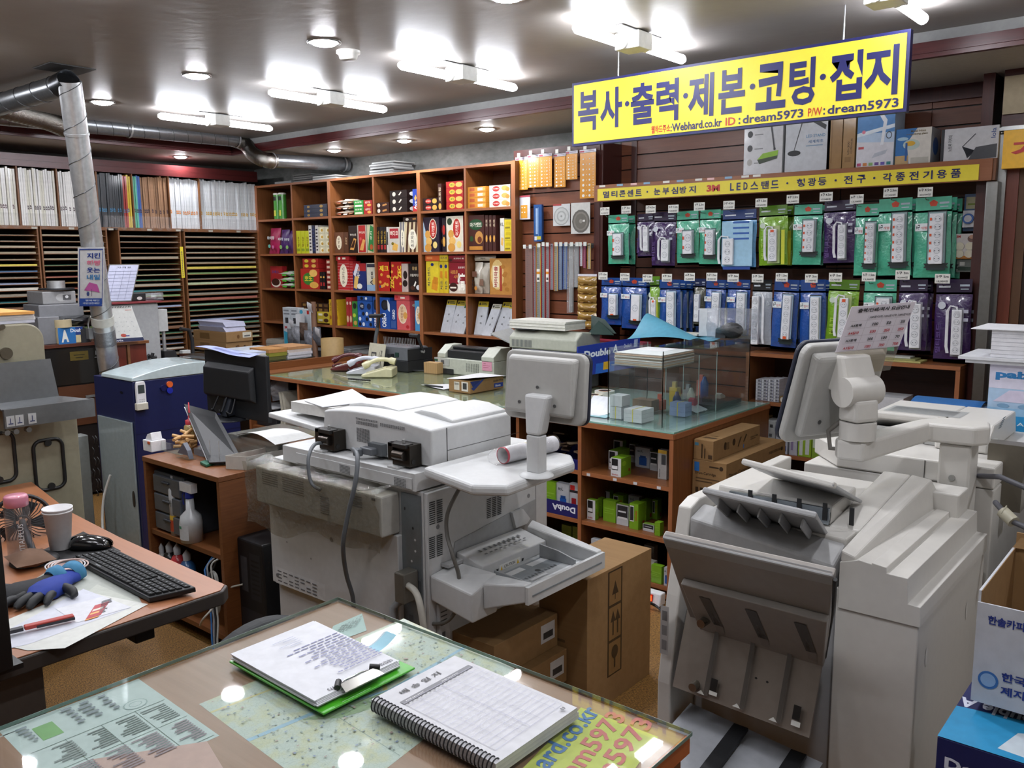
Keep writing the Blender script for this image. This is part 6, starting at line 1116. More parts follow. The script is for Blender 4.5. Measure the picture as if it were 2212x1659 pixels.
# feeder lid
YD=1.93;xA,xB=-2.50,-1.952
n=12;top=[(xA+(xB-xA)*i/n,1.054+.020*math.sin(PI*(i/n)**.8)-.006*i/n)for i in range(n+1)]
b=MB().prism([(xA-.012,.926),(xB,.926)]+top[::-1],'y',YD,2.33,CP);b.build('document_feeder',cpr,bevel=.008,seg=3)
MB().prism([(xA+.03,1.045),(xA+.30,1.045),(xA+.30,1.074),(xA+.22,1.082),(xA+.10,1.082),(xA+.03,1.070)],'y',2.02,2.325,CP).build('feeder_cover',cpr,bevel=.008)
MB().prism([(xA+.34,1.045),(xB-.02,1.040),(xB-.02,1.060),(xB-.10,1.078),(xB-.17,1.080),(xA+.34,1.070)],'y',2.05,2.325,CP).build('document_tray',cpr,bevel=.006)
b=MB()
b.art((xA,YD-.0005,.926),(xB-xA,0,0),(0,0,.13),[('r',.33+.016*i,.3+.032*j,.342+.016*i,.318+.032*j,VT)for i in range(8)for j in range(12)]+[('r',.33+.016*i,.78+.03*j,.342+.016*i,.797+.03*j,VT)for i in range(13)for j in range(3)]+[('r',.33+.016*i,.90+.03*j,.342+.016*i,.917+.03*j,VT)for i in range(13)for j in range(2)]+[('r',.56+.016*i,.83+.03*j,.572+.016*i,.847+.03*j,VT)for i in range(14)for j in range(3)])
b.art((xB+.0003,YD,.926),(0,.44,0),(0,0,.12),[('r',.155,0,.163,1,'2a2a2a'),('r',.163,.36,1,.372,'4a4a4a')]);b.build('vents',cpr)
for k,(u,v)in enumerate(((719,948),(880,988))):
 p=P(u,v,Y=1.90);hx=p.x;HB=pm('3a3631',.35,.8)
 b=MB().box(hx-.045,hx+.038,1.875,1.928,.929,1.0,HB).box(hx-.052,hx-.03,1.862,1.88,.945,1.004,HB).box(hx-.05,hx+.03,1.862,1.90,.99,1.004,'1c1a18').cyl((hx-.03,1.872,.965),(hx+.02,1.872,.965),.017,pm('57504a',.25,.9)).cyl((hx,1.885,1.0),(hx,1.885,1.016),.005,'8a8a88').cyl((hx+.035,1.89,.945),(hx+.040,1.89,.945),.008,'1a1a1a')
 b.build('hinge',cpr,bevel=.002)
CAB=pm('5c6064',.5);CABW=pm('b5b2a8',.5)
def cable(name,pts,r,m,par=None,label=None,n=8,cat='cable',grp=None):
# smooth the control points
 q=[Vector(p)for p in pts];out=[]
 for i in range(len(q)-1):
  a,b_,c,d=q[max(i-1,0)],q[i],q[i+1],q[min(i+2,len(q)-1)]
  for k in range(6):
   t=k/6;out.append(.5*((2*b_)+(c-a)*t+(2*a-5*b_+4*c-d)*t*t+(3*b_-a-3*c+d)*t**3))
 out.append(q[-1]);o=MB().tube(out,r,m,n).build(name,par)
 if not par:tag(o,label,cat,grp)
 return o
def Q(u,v,y):return P(u,v,Y=y)
MB().box(-2.235,-2.165,1.905,1.929,.935,.975,'55595c').build('socket_recess',cpr)
MB().box(-2.25,-2.19,1.88,1.91,.938,.962,CAB).box(-2.265,-2.235,1.862,1.885,.932,.958,CAB).build('plug',cpr,bevel=.004)
cable('feeder_cable',[Q(762,970,1.86),Q(772,985,1.80),Q(768,1040,1.765),Q(750,1120,1.75),Q(741,1180,1.75),Q(748,1240,1.80),Q(762,1290,1.83),Q(764,1340,1.84)],.0075,CAB,cpr)
cable('hinge_cable',[Q(700,957,1.87),Q(680,960,1.83),Q(667,985,1.78),Q(667,1020,1.765),Q(674,1045,1.765),Q(692,1058,1.77)],.0065,CAB,cpr)
# right side panel with vents and tray recess
XS=-1.938
b=MB().box(XS,XS+.014,1.875,2.50,.30,.856,CP).build('side_panel',cpr,bevel=.003)
def sidepx(u,v,x=XS+.0145):p=P(u,v,X=x);return p.y,p.z
b=MB()
def ventpx(u0,v0,u1,v1,cols,rows):
 y0_,z1_=sidepx(u0,v0);y1_,z0_=sidepx(u1,v1);b.art((XS+.0142,y0_,z0_),(0,y1_-y0_,0),(0,0,z1_-z0_),vents(0,0,0,cols,rows,'26282a',.82,.55))
ventpx(925,1085,957,1126,2,11);ventpx(925,1162,957,1198,2,11);ventpx(1050,1078,1083,1110,3,11)
for u,v in((946,1138),(1142,1071)):
 y_,z_=sidepx(u,v);b.cyl((XS+.014,y_,z_),(XS+.0145,y_,z_),.008,'7a7c7e')
y_,z_=sidepx(1157,1000);b.box(XS+.0141,XS+.0146,y_,y_+.002,.35,.84,'3a3a3c');b.build('vents',cpr)
y0_,z1_=sidepx(973,1160);y1_,z0_=sidepx(1130,1200);b=MB().prism([(y0_,.60),(y0_+.02,.665),(2.43,.715),(2.43,.60)],'x',XS+.0142,XS+.0165,pm('9a9c9d',.5));b.build('tray_recess',cpr)
MB().box(XS+.015,XS+.05,1.93,2.22,.600,.612,CPD).build('rail',cpr,bevel=.002)
# bypass tray: frame, sloped bed, arms
tr=[P(1024,1302,X=-1.74),P(1125,1287,X=-1.6)]
zt_,xo=.61,-1.585
b=MB().hexa([(XS+.016,1.88,.50),(-1.74,1.88,.47),(-1.74,2.0,.47),(XS+.016,2.0,.50),(XS+.016,1.88,.585),(-1.74,1.88,.565),(-1.74,2.0,.60),(XS+.016,2.0,.60)],CP)
b.build('tray_housing',cpr,bevel=.006)
MB().hexa([(-1.739,1.93,.50),(xo,1.95,.555),(xo,1.985,.555),(-1.739,1.99,.50),(-1.739,1.93,.585),(xo,1.95,.612),(xo,1.985,.612),(-1.739,1.99,.60)],CP).build('tray_arm',cpr,bevel=.005)
MB().hexa([(XS+.05,2.335,.52),(xo,2.335,.555),(xo,2.365,.555),(XS+.05,2.365,.52),(XS+.05,2.335,.64),(xo,2.335,.612),(xo,2.365,.612),(XS+.05,2.365,.66)],CP).build('tray_arm',cpr,bevel=.005)
MB().hexa([(XS+.02,2.0,.565),(-1.80,2.0,.552),(-1.80,2.334,.552),(XS+.02,2.334,.565),(XS+.02,2.0,.632),(-1.80,2.0,.608),(-1.80,2.334,.608),(XS+.02,2.334,.632)],CP).build('tray_cover',cpr,bevel=.004)
b=MB().box(-1.799,xo,1.99,2.334,.562,.570,CPG);b.art((-1.799,1.99,.570),(.214,0,0),(0,.344,0),[('r',.1,.1,.55,.9,'7c8286'),('r',.15,.2,.28,.45,'c2c4c6'),('r',.15,.55,.28,.9,'c2c4c6'),('r',.7,.1,.78,.95,'cdd0d2'),('r',.84,.05,.87,.98,'5a6064'),('e',.45,.5,.05,.03,'303436'),('r',.6,.25,.66,.5,'c4c6c8')]+[('r',.5,.05+.05*i,.56,.07+.05*i,'505458')for i in range(14)])
b.build('tray_bed',cpr)
b=MB().prism([(-1.78,.571),(-1.63,.571),(-1.63,.592),(-1.70,.608),(-1.78,.615)],'y',2.27,2.276,CPG).prism([(-1.78,.571),(-1.62,.571),(-1.65,.585),(-1.78,.59)],'y',2.03,2.036,CPG);b.build('paper_guide',cpr)
MB().box(xo,xo+.012,1.95,2.365,.55,.606,CP).box(xo+.0121,xo+.0135,1.97,2.345,.572,.578,'7a8084').build('tray_lip',cpr,bevel=.003)
b=MB();b.art((-1.80+.0005,2.06,.556),(0,.16,0),(0,0,.048),[('r',.12,.1,.8,.7,'dcdcd8'),('p',[(.14,.15),(.24,.15),(.19,.6)],'d8b02a'),('p',[(.66,.15),(.78,.15),(.72,.6)],'d8b02a'),('t','CAUTION',.27,.36,.22,'303030',.36),('p',[(.02,.5),(.06,.1),(.1,.5)],'202020'),('p',[(.84,.5),(.88,.1),(.92,.5)],'202020')])
b.art((XS+.03,2.03,.6335),(.10,0,-.018),(0,.28,0),[('r',.3,.1+.09*i,.45,.14+.09*i,'6a6c6e')for i in range(9)]+[('r',.6,.1+.09*i,.66,.15+.09*i,'6a6c6e')for i in range(9)]);b.build('warning_label',cpr)
MB().prism([(2.30,.64),(2.36,.64),(2.38,.655),(2.34,.70),(2.28,.70)],'x',XS+.016,XS+.03,CP).build('tray_link',cpr)
MB().box(XS+.016,XS+.03,1.905,1.955,.33,.48,'b4b5b6').art((XS+.0301,1.905,.33),(0,.05,0),(0,0,.15),[('r',.1,.5+.1*i,.7,.53+.1*i,'4a4a4a')for i in range(4)]+[('r',.2,.1,.5,.35,'505254')]).build('connector_cover',cpr,bevel=.002)
MB().box(-2.005,-1.96,1.80,1.865,.50,.60,pm('6f6c64',.4,.4)).build('interface_plug',cpr,bevel=.004)
MB().tube([(-2.03,1.845,.48),(-2.045,1.83,.46),(-2.045,1.83,.27),(-2.03,1.845,.25)],.014,pm('8c8e90',.4),4).build('handle',cpr)
cable('interface_cable',[(-1.965,1.82,.56),(-1.90,1.80,.55),(-1.865,1.79,.47),(-1.86,1.80,.35),(-1.865,1.80,.2),(-1.87,1.82,.02)],.011,CABW,cpr)
cable('thin_white_cable',[(-2.0,1.85,.36),(-1.965,1.83,.34),(-1.96,1.83,.25),(-1.98,1.84,.1)],.006,CABW,cpr)
cable('monitor_cable',[P(994,1052,X=-1.85),P(968,1105,X=-1.88),P(965,1150,X=-1.88),P(978,1200,X=-1.84),P(992,1250,X=-1.83),P(988,1310,X=-1.83),P(960,1345,X=-1.88),P(905,1345,X=-1.98)],.0065,pm('66645f',.5),cpr)
# side shelf + touch panel
ZP=.945
pl=[P(947,1014,Z=ZP),P(1098,1046,Z=ZP),P(1250,995,Z=ZP)]
pts=[(XS+.01,1.865),(-1.66,1.80),(pl[1].x+.01,1.86),(pl[2].x+.0,pl[2].y-.02),(pl[2].x-.07,pl[2].y+.06),(XS+.01,pl[2].y+.06)]
MB().prism(pts,'z',ZP-.035,ZP,CP).build('side_shelf',cpr,bevel=.012,seg=3)
PM=P(1165,1028,Z=ZP);px_,py_=PM.x-.01,PM.y+.0
MB().lathe((px_,py_,ZP),[(.0005,.012),(.036,.012),(.050,.004),(.052,.0005)],CP,28).box(px_-.024,px_+.024,py_-.020,py_+.020,ZP+.011,ZP+.125,CP).build('monitor_post',cpr,bevel=.004)
MB().hexa([(px_-.026,py_-.022,ZP+.126),(px_+.026,py_-.022,ZP+.126),(px_+.022,py_+.028,ZP+.126),(px_-.022,py_+.028,ZP+.126),(px_-.045,py_-.004,ZP+.245),(px_+.045,py_-.004,ZP+.245),(px_+.04,py_+.04,ZP+.245),(px_-.04,py_+.04,ZP+.245)],CP).build('monitor_neck',cpr,bevel=.008)
def rrect(w_,h,r,n=5):return[(sx*(w_/2-r)+r*math.cos(a),sz_*(h/2-r)+r*math.sin(a))for sx,sz_,a0 in((1,1,0),(-1,1,PI/2),(-1,-1,PI),(1,-1,1.5*PI))for a in[a0+PI/2*i/n for i in range(n+1)]]
def panel(par,T_,W=.305,Hh=.212):
 T_=T_@Matrix.Diagonal((W/.318,1,Hh/.245,1))
 m=pm('a9a8a4',.5,var=.03)
 b=MB();b.T=T_;b.prism(rrect(.318,.245,.03),'y',.0,.022,m);b.build('monitor_shell',par,bevel=.006,seg=3)
 b=MB();b.T=T_;b.hexa([(-.135,-.03,-.095),(.135,-.03,-.095),(.125,0,-.10),(-.125,0,-.10),(-.125,-.025,.10),(.125,-.025,.10),(.14,0,.11),(-.14,0,.11)],m)
 b.build('rear_cover',par,bevel=.01,seg=3)
 b=MB();b.T=T_;b.prism(rrect(.322,.249,.032),'y',.0225,.034,'1d2233');b.build('screen_bezel',par,bevel=.003)
 b=MB();b.T=T_;b.box(-.125,.125,.0341,.0346,-.085,.085,pm('26323c',.12,coat=.6));b.build('screen',par)
 b=MB();b.T=T_
 for x,z in((0,.0),(-.07,-.088+.03),(.07,-.088+.03)):b.cyl((x,-.0315,z),(x,-.0295,z),.0055,'4a4a4a',n=12)
 b.build('screws',par)
panel(cpr,Matrix.Translation((px_-.016,py_+.055,1.207))@Matrix.Rotation(math.radians(-4),4,'X'))
# exit tray at far side with paper
q=[P(u,v,Z=.93)for u,v in((596,916),(640,948),(704,946),(700,905))]
q=[Vector((-3.02,2.05,.95)),Vector((-2.66,2.05,.925)),Vector((-2.66,2.40,.925)),Vector((-3.02,2.40,.95))]
MB().slab(q,.022,CP).build('exit_tray',cpr,bevel=.005)
b=MB().box(-2.93,-2.67,2.10,2.35,.978,1.02,pm('c4c3bf',.6)).slab([(-2.88,2.13,1.022),(-2.70,2.08,1.022),(-2.64,2.28,1.024),(-2.82,2.33,1.05)],.003,pm('cbccd0',.6))
tag(b.build('paper_stack'),'white paper block with a curled written sheet on the copier exit tray','paper stack')
# rolled chart in clear bag on the shelf
a=P(1086,984,Z=ZP+.028);c=a+Vector((.02,.24,0))
rc=thing('rolled_chart','rolled white printed sheet with a red rim in a clear bag beside the monitor post','rolled sheet',(-1.7,2.05,ZP))
MB().cyl(a,c,.0265,pm('cfced2',.5),n=30,caps=False).cyl(a,c,.0245,pm('d6d4d6',.5),n=30,caps=False).build('roll',rc)
b=MB();d=(c-a).normalized();b.lathe(a,[(.0245,-.001),(.027,-.001),(.0272,.006)],pm('b82a40',.4),30,axis=d)
b.lathe(a+d*.10,[(.0268,0),(.0268,.003)],'c8c060',30,axis=d);b.lathe(a+d*.13,[(.0268,0),(.0268,.003)],'c8c060',30,axis=d);b.build('rim',rc)
MB().tube([a-d*.05,a-d*.03,a-d*.0,a+d*.1,a+d*.2,c+d*.01],.046,clear('thin_bag','ffffff',.06,.06,.03,.8,30),20,[.018,.027,.0275,.0275,.0275,.024]).build('clear_bag',rc)
# PC tower, cartons below
t=thing('pc_tower','black computer tower on the floor between the small cabinet and the copier','computer',(-2.9,2.1,0))
MB().box(-3.02,-2.84,1.87,2.3,.01,.49,pm('141518',.45)).build('case',t,bevel=.008)
b=MB();b.art((-3.02,1.87,.01),(.18,0,0),(0,0,.48),[('r',.15,.55,.4,.85,'3c3e42'),('r',.5,.5,.9,.9,'222428'),('r',.1,.15,.9,.4,'26282c')]+[('r',.55,.55+.04*i,.85,.565+.04*i,'101012')for i in range(8)]);b.build('rear_ports',t)
cx,cy=-1.62,2.33
carton(-1.95+.12,cx,cy,cy+.42,0,.505,'tall kraft carton standing on the floor under the copier side tray',[('r',.3,.5,.55,.52,'6a5236')],[('r',.30,.20,.52,.98,DKT),('r',.32,.21,.50,.45,'86663f'),('r',.32,.47,.50,.71,'86663f'),('r',.32,.73,.50,.97,'86663f'),('p',[(.36,.8),(.46,.8),(.41,.9)],DKT),('r',.405,.76,.415,.86,DKT),('p',[(.34,.6),(.38,.68),(.42,.6)],DKT),('p',[(.41,.6),(.45,.68),(.49,.6)],DKT),('r',.37,.5,.39,.6,DKT),('r',.44,.5,.46,.6,DKT),('e',.41,.37,.05,.05,DKT),('r',.40,.25,.42,.35,DKT)])
for k,(x1_,y0_,h0,h1,yy_)in enumerate(((-1.76,1.98,.0,.12,2.32),(-1.70,1.98,.1205,.24,2.32),(-1.74,1.98,.2405,.36,2.32))):
 carton(-1.945,x1_,y0_,yy_-.0,h0,h1,'flat kraft carton under the side tray, %s of the pile'%('bottom','middle','topmost')[k],None,[('r',.72,.3,.95,.85,'c8c8c8'),('r',.76,.4,.92,.6,'3a3a3a')])
b=MB()
for(x0_,x1_,y0_,y1_)in((-1.72,-1.52,1.70,1.705),(-1.72,-1.52,1.96,1.965),(-1.72,-1.715,1.70,1.965),(-1.525,-1.52,1.70,1.965)):b.box(x0_,x1_,y0_,y1_,.002,.30,KR)
tag(b.box(-1.72,-1.52,1.70,1.965,.001,.004,KR).build('open_carton'),'open empty kraft carton on the floor in front of the flat cartons','cardboard box')
# power bar on the floor
A=P(1330,1302,Z=0);B=P(1426,1330,Z=0);A=Vector((-2.19,3.375,0));
pb=thing('power_bar','white power bar with three black plugs and a glowing red switch on the floor','power strip',(-2.05,3.36,0))
b=MB().hexa([(-2.205,3.33,.0),(-1.915,3.33,.0),(-1.915,3.385,.0),(-2.205,3.385,.0),(-2.205,3.345,.06),(-1.915,3.345,.06),(-1.915,3.385,.06),(-2.205,3.385,.06)],WPL);b.build('body',pb,bevel=.006)
for k,x in enumerate((-2.17,-2.07,-2.03)):MB().cyl((x,3.34,.033),(x,3.30,.036),.018,pm('1b1c1f',.4),n=16).build('plug',pb)
MB().cyl((-2.12,3.338,.033),(-2.12,3.336,.034),.017,'a9abad',n=20).build('socket',pb)
MB().box(-1.99,-1.955,3.333,3.341,.018,.05,'b03020').build('switch_frame',pb)
MB().box(-1.985,-1.96,3.328,3.334,.022,.046,emis('ff4a20',1.6)).build('lit_switch',pb)
for k,x in enumerate((-2.17,-2.07,-2.03)):cable('cord',[(x,3.30,.036),(x+.02,3.285,.05),(x+.09,3.28,.055-.008*k),(-1.90,3.29,.02),(-1.80,3.22,.008)],.005,BK,pb)
cable('floor_cable',[(-2.62,3.33,.03),(-2.5,3.30,.012),(-2.35,3.31,.012),(-2.22,3.33,.02)],.010,BK,None,'thick black cable on the floor leading to the power bar')
b=MB().cyl((-2.46,3.31,.02),(-2.38,3.295,.02),.020,'bdb9a8',n=14);tag(b.build('white_sleeve'),'off-white paper sleeve wrapped around the cable on the floor','sleeve')
# ================= LEFT: SMALL CABINET =================
kx0,kx1,ky0,ky1,kz=P(307,985,Z=.75).x,P(455,1035,Z=.75).x,1.80,2.52,.75
kc=thing('side_cabinet','small open orange-brown cabinet with spray bottles, behind the desk','cabinet',((kx0+kx1)/2,2.15,0))
MB().box(kx0,kx1,ky0,ky1,kz-.022,kz,W1).build('cabinet_top',kc,bevel=.002)
for x in(kx0,kx1-.02):MB().box(x,x+.02,ky0+.004,ky1-.004,0,kz-.023,W1Y).build('side_panel',kc)
zm=P(400,1170,Y=ky0+.01).z
for z in(zm,.08):MB().box(kx0+.021,kx1-.021,ky0+.01,ky1-.02,z-.02,z,W1).build('shelf_board',kc)
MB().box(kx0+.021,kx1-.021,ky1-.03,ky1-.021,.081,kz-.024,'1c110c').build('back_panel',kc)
t=thing('storage_organizer','grey translucent three-drawer box on the upper shelf of the small cabinet','drawer box',(kx0+.15,2.0,zm));x0=kx0+.035;x1=x0+.24
MB().box(x0,x1,ky0+.03,ky0+.3,zm+.001,zm+.265,pm('3d4148',.4),taper=(.0,0,0,0)).build('frame',t,bevel=.008)
for k in range(3):MB().box(x0+.012,x1-.012,ky0+.018,ky0+.2,zm+.01+.083*k,zm+.085+.083*k,pm('4d525a',.35,coat=.4)).box(x0+.09,x1-.09,ky0+.010,ky0+.018,zm+.055+.083*k,zm+.066+.083*k,'2c2f34').build('drawer',t,bevel=.004)
def bottle(x,y,z,prof,col,name,label,cat,extra=(),rough=.3):
 t=thing(name,label,cat,(x,y,z));MB().lathe((x,y,z),prof,pm(col,rough,coat=.4),22).build('bottle_body',t)
 for nm,f in extra:
  b=MB();f(b);b.build(nm,t)
 return t
def u2x(u,y):return P(u,1100,Y=y).x
x,y=u2x(382,ky0+.045),ky0+.045
bottle(x,y,zm,[(.0005,.001),(.030,.001),(.030,.20),(.022,.222),(.012,.228)],'c3c6ca','spray_can','white aerosol can with a rainbow label on the upper shelf','spray can',[('label_print',lambda b:b.grid(lambda u,v:(x+.0304*math.sin(-.6+1.5*u),y-.0304*math.cos(-.6+1.5*u),zm+.02+.05*v),8,1,pm('b8482a')).grid(lambda u,v:(x+.0304*math.sin(-.6+1.5*u),y-.0304*math.cos(-.6+1.5*u),zm+.07+.02*v),8,1,pm('d8b03a')).text('카',(x-.012,y-.0312,zm+.13),(1,0,0),(0,0,1),.03,pm('202020'))),('spray_cap',lambda b:b.lathe((x,y,zm),[(.012,.228),(.018,.235),(.018,.26),(.0005,.262)],pm('a9abb0',.3),16))])
x2,y2_=u2x(411,ky0+.035),ky0+.035
bottle(x2,y2_,zm,[(.0005,.001),(.045,.001),(.047,.08),(.042,.11),(.018,.135),(.016,.185),(.0005,.185)],'bfc2c4','spray_bottle','white trigger spray bottle with a blue neck on the upper shelf','spray bottle',[('neck_ring',lambda b:b.lathe((x2,y2_,zm),[(.018,.186),(.019,.19),(.017,.212)],pm('1f2f8c'),16)),('trigger_head',lambda b:b.box(x2-.055,x2+.04,y2_-.014,y2_+.014,zm+.212,zm+.25,WPL).tube([(x2-.03,y2_,zm+.22),(x2-.05,y2_,zm+.19),(x2-.046,y2_,zm+.15)],.006,'1f2f8c')),('label_print',lambda b:b.grid(lambda u,v:(x2+.0472*math.sin(-.8+1.6*u),y2_-.0472*math.cos(-.8+1.6*u),zm+.015+.065*v),8,1,pm('cfd2d4')).grid(lambda u,v:(x2+.0475*math.sin(-.8+.9*u),y2_-.0475*math.cos(-.8+.9*u),zm+.062+.012*v),8,1,pm('3a8a6a')))])
x3=kx1-.09;bottle(x3,ky0+.15,zm,[(.0005,.001),(.04,.001),(.04,.2),(.02,.24),(.0005,.25)],'a9abb0','white_bottle','dim white bottle behind the trigger spray on the upper shelf','bottle')
for k,(u,c,h,r,nm,cat_)in enumerate(((338,'c9c9c6',.10,.020,'small white nozzle bottle on the lowest shelf','bottle'),(356,'17181b',.15,.030,'black capped can on the lowest shelf','can'),(372,'b9383c',.17,.028,'red and white air-conditioner cleaner can','spray can'),(392,'3a6aa0',.15,.030,'blue air-conditioner cleaner can with a grey cap','spray can'))):
 yy=ky0+.03+.012*(k%2);X=u2x(u,yy);z=P(u,(1197,1205,1218,1230)[k],Y=yy).z-.03;z=.081
 hh=(P(u,(1172,1168,1172,1186)[k],Y=yy).z-z)/1.08;r*=1.15
 bottle(X,yy+.01,z,[(.0005,.001),(r,.001),(r,hh*.8),(r*.6,hh*.88),(r*.35,hh*.9),(r*.3,hh)],c,'spray_can' if k>1 else 'small_bottle',nm,cat_,[('cap',lambda b,X=X,yy=yy,z=z,hh=hh,r=r:b.lathe((X,yy+.01,z),[(r*.45,hh*.9),(r*.5,hh*1.0),(.0005,hh*1.08)],pm('c0c4cc',.3),14))]+([('label_print',lambda b,X=X,yy=yy,z=z,hh=hh,r=r:b.text('에어컨',(X-r*.9,yy+.01-r-.002,z+hh*.35),(1,0,0),(0,0,1),.02,pm('1c2c6a'),w=r*1.8,bold=.03))]if k>1 else[]))
cable('coiled_cables',[(kx1-.07+.035*math.cos(i*.9),ky0+.0-.004*(i%3),.26+.09*math.sin(i*.9))for i in range(40)],.0045,pm('a9a9a4',.5),None,'coil of grey network cables hanging at the lowest shelf of the small cabinet')
for k,(c,dx,dz)in enumerate((('2f6aa8',0,0),('8f9296',.02,.02),('1b1c1f',.035,-.02),('a9a9a4',.05,.03))):
 cable('network_cable',[(kx1-.10+dx,ky0+.02,zm-.02),(kx1-.115+dx,ky0-.01,zm-.07+dz),(kx1-.10+dx,ky0-.02,.33),(kx1-.06+dx,ky0-.03,.18),(kx1-.0+dx,ky0-.06,.05),(kx1+.12,ky0-.05+.04*k,.01)],.004,c,None,('blue','grey','black','pale')[k]+' cable drooping down the front of the small cabinet')
cable('white_cable',[(-2.98,1.865,.30),(-3.03,1.80,.28),(kx1+.012,1.74,.24),(kx1-.0,1.70,.2),(kx1-.06,1.72,.15)],.004,CABW,None,'white cable running from the computer tower to the cable coil')
# objects on the small cabinet
def on(u,v,z=kz):return P(u,v,Z=z)
p=on(445,1003);b=MB();zz=kz+.0005
dh=thing('document_holder','black slanted document holder on a green and black base on the small cabinet','document holder',(p.x,p.y,zz))
pp=[P(452,1002,Z=kz+.012),P(525,998,Z=kz+.012),P(466,893,Y=P(500,1000,Z=kz).y+.22),P(398,875,Y=P(455,1000,Z=kz).y+.16)];b=MB().slab(pp,.006,pm('17181a',.5));b.build('back_plate',dh)
A=on(432,1003);B=on(478,985);MB().slab([on(432,1003,kz+.001),on(446,1010,kz+.001),on(498,992,kz+.001),on(480,986,kz+.001)],.012,pm('1c5a42',.5)).slab([on(478,1000,kz+.001),on(508,1010,kz+.001),on(526,1002,kz+.001),on(500,990,kz+.001)],.016,BK).build('base',dh,bevel=.003)
for u,v in((455,1000),(475,1003)):q=on(u,v);MB().cyl((q.x,q.y,kz+.012),(q.x,q.y,kz+.10),.0018,'a9a9a9',n=8).build('clip_wire',dh)
nv=(pp[1]-pp[0]).cross(pp[2]-pp[0]).normalized();nv=nv if nv.dot(pp[0]-Vector((0,0,1.6)))>0 else-nv;b=MB().slab([q_+nv*.016+(pp[2]-pp[1])*.03 for q_ in pp],.001,pm('c9cace',.6));tag(b.build('paper_sheet'),'white sheet held behind the black document holder','paper')
p=on(413,962);bottle(p.x,p.y,kz,[(.0005,.001),(.028,.001),(.029,.07),(.026,.092),(.017,.10)],'a58f5c','glue_bottle','amber glue bottle with a long red nozzle on the small cabinet','glue bottle',[('red_nozzle',lambda b:b.lathe((p.x,p.y,kz),[(.019,.098),(.020,.118),(.008,.122),(.005,.145),(.0025,.20),(.0005,.2)],pm('b3303a'),14)),('liquid',lambda b:b.lathe((p.x,p.y,kz),[(.0284,.004),(.0286,.03)],pm('8a5a24'),22))],.25)
p=on(325,975);b=MB().box(p.x-.045,p.x+.03,p.y-.01,p.y+.06,kz+.0005,kz+.05,WPL).prism([(p.x-.04,kz+.05),(p.x+.02,kz+.05),(p.x+.01,kz+.085),(p.x-.02,kz+.075)],'y',p.y+.0,p.y+.05,WPL).box(p.x+.0,p.x+.02,p.y-.013,p.y-.008,kz+.035,kz+.048,'c85a2a')
tag(b.build('tape_cutter',bevel=.006),'white rounded tape cutter at the left corner of the small cabinet','tape dispenser')
p=on(362,977);tb_=thing('stamp_tray','clear tray heaped with wooden seal stamps on the small cabinet','tray',(p.x+.03,p.y+.05,kz))
MB().box(p.x-.05,p.x+.11,p.y,p.y+.11,kz+.0005,kz+.004,ACR).box(p.x-.05,p.x+.11,p.y-.002,p.y,kz,kz+.045,ACR).box(p.x-.052,p.x-.05,p.y,p.y+.11,kz,kz+.045,ACR).build('clear_tray',tb_)
r_=random.Random(6)
for k in range(16):
 c=Vector((p.x-.01+r_.uniform(0,.09),p.y+.02+r_.uniform(0,.07),kz+.016+.0042*k));d=Vector((r_.uniform(-1,1),r_.uniform(-1,1),r_.uniform(-.2,.3))).normalized()*.03
 tag(MB().cyl(c-d,c+d,.0075,wood('b28a58','c79c66','x',.5,'seal_wood'),n=10).build('seal_stamp'),'small round wooden seal stamp heaped in the clear tray','seal stamp','wooden seal stamps in the tray')
p=on(395,992);b=MB().box(p.x-.06,p.x+.05,p.y,p.y+.035,kz+.0005,kz+.02,ACR).prism([(p.x-.05,kz+.02),(p.x-.0,kz+.07),(p.x+.03,kz+.04),(p.x+.045,kz+.005),(p.x+.03,kz+.02)],'y',p.y+.005,p.y+.025,pm('565a66',.4));tag(b.build('tape_dispenser'),'grey tape dispenser in front of the wooden stamps','tape dispenser')
p=on(430,985);tag(MB().box(p.x-.04,p.x+.04,p.y,p.y+.05,kz+.0005,kz+.03,clear('grey_clear','b0b4bc',.06,.1,.3)).build('pin_tray'),'small grey clear pin tray beside the glue bottle','tray')
# acrylic riser, paper, white tray box
rx0,rx1,ry0,ry1=-3.10-.25,-3.10+.22,2.06,2.42
rx0,rx1=P(505,985,Z=kz).x,kx1-.01;ry0=P(505,985,Z=kz).y+.04
rs=thing('acrylic_riser','low clear acrylic riser under the black monitor on the small cabinet','monitor riser',((rx0+rx1)/2,ry0+.15,kz))
ry1=min(ry0+.28,2.5)
MB().box(rx0-.1,rx1-.005,ry0,ry1,kz+.078,kz+.082,clear('grey_acrylic','c8c8c0',.06,.08,.25)).box(rx0-.1,rx1-.005,ry0,ry0+.004,kz+.0005,kz+.078,clear('grey_acrylic','c8c8c0',.06,.08,.25)).box(rx1-.009,rx1-.005,ry0+.004,ry1,kz+.0005,kz+.078,ACR).build('riser_panels',rs)
A=P(533,1000,Z=kz);B=P(608,962,Z=kz)
wx1=A.x;b=MB();x0=P(517,992,Y=A.y).x;x1=x0+.03
O=Vector((kx1-.16,ky0+.10,kz))
ob=[(kx1-.10,ky0+.10),(kx1-.012,ky0+.14),(kx1-.012,ky0+.42),(kx1-.10,ky0+.40)]
b=MB()
for i in range(4):a_,c_=ob[i],ob[(i+1)%4];b.slab([(a_[0],a_[1],kz+.0005),(c_[0],c_[1],kz+.0005),(c_[0],c_[1],kz+.055),(a_[0],a_[1],kz+.055)],.002,pm('b5b2aa',.6))
b.prism(ob,'z',kz+.0004,kz+.003,pm('7a5a3a',.7));tag(b.build('parts_box'),'long open white cardboard box of small parts at the cabinet edge','cardboard box')
b=MB();r_=random.Random(2)
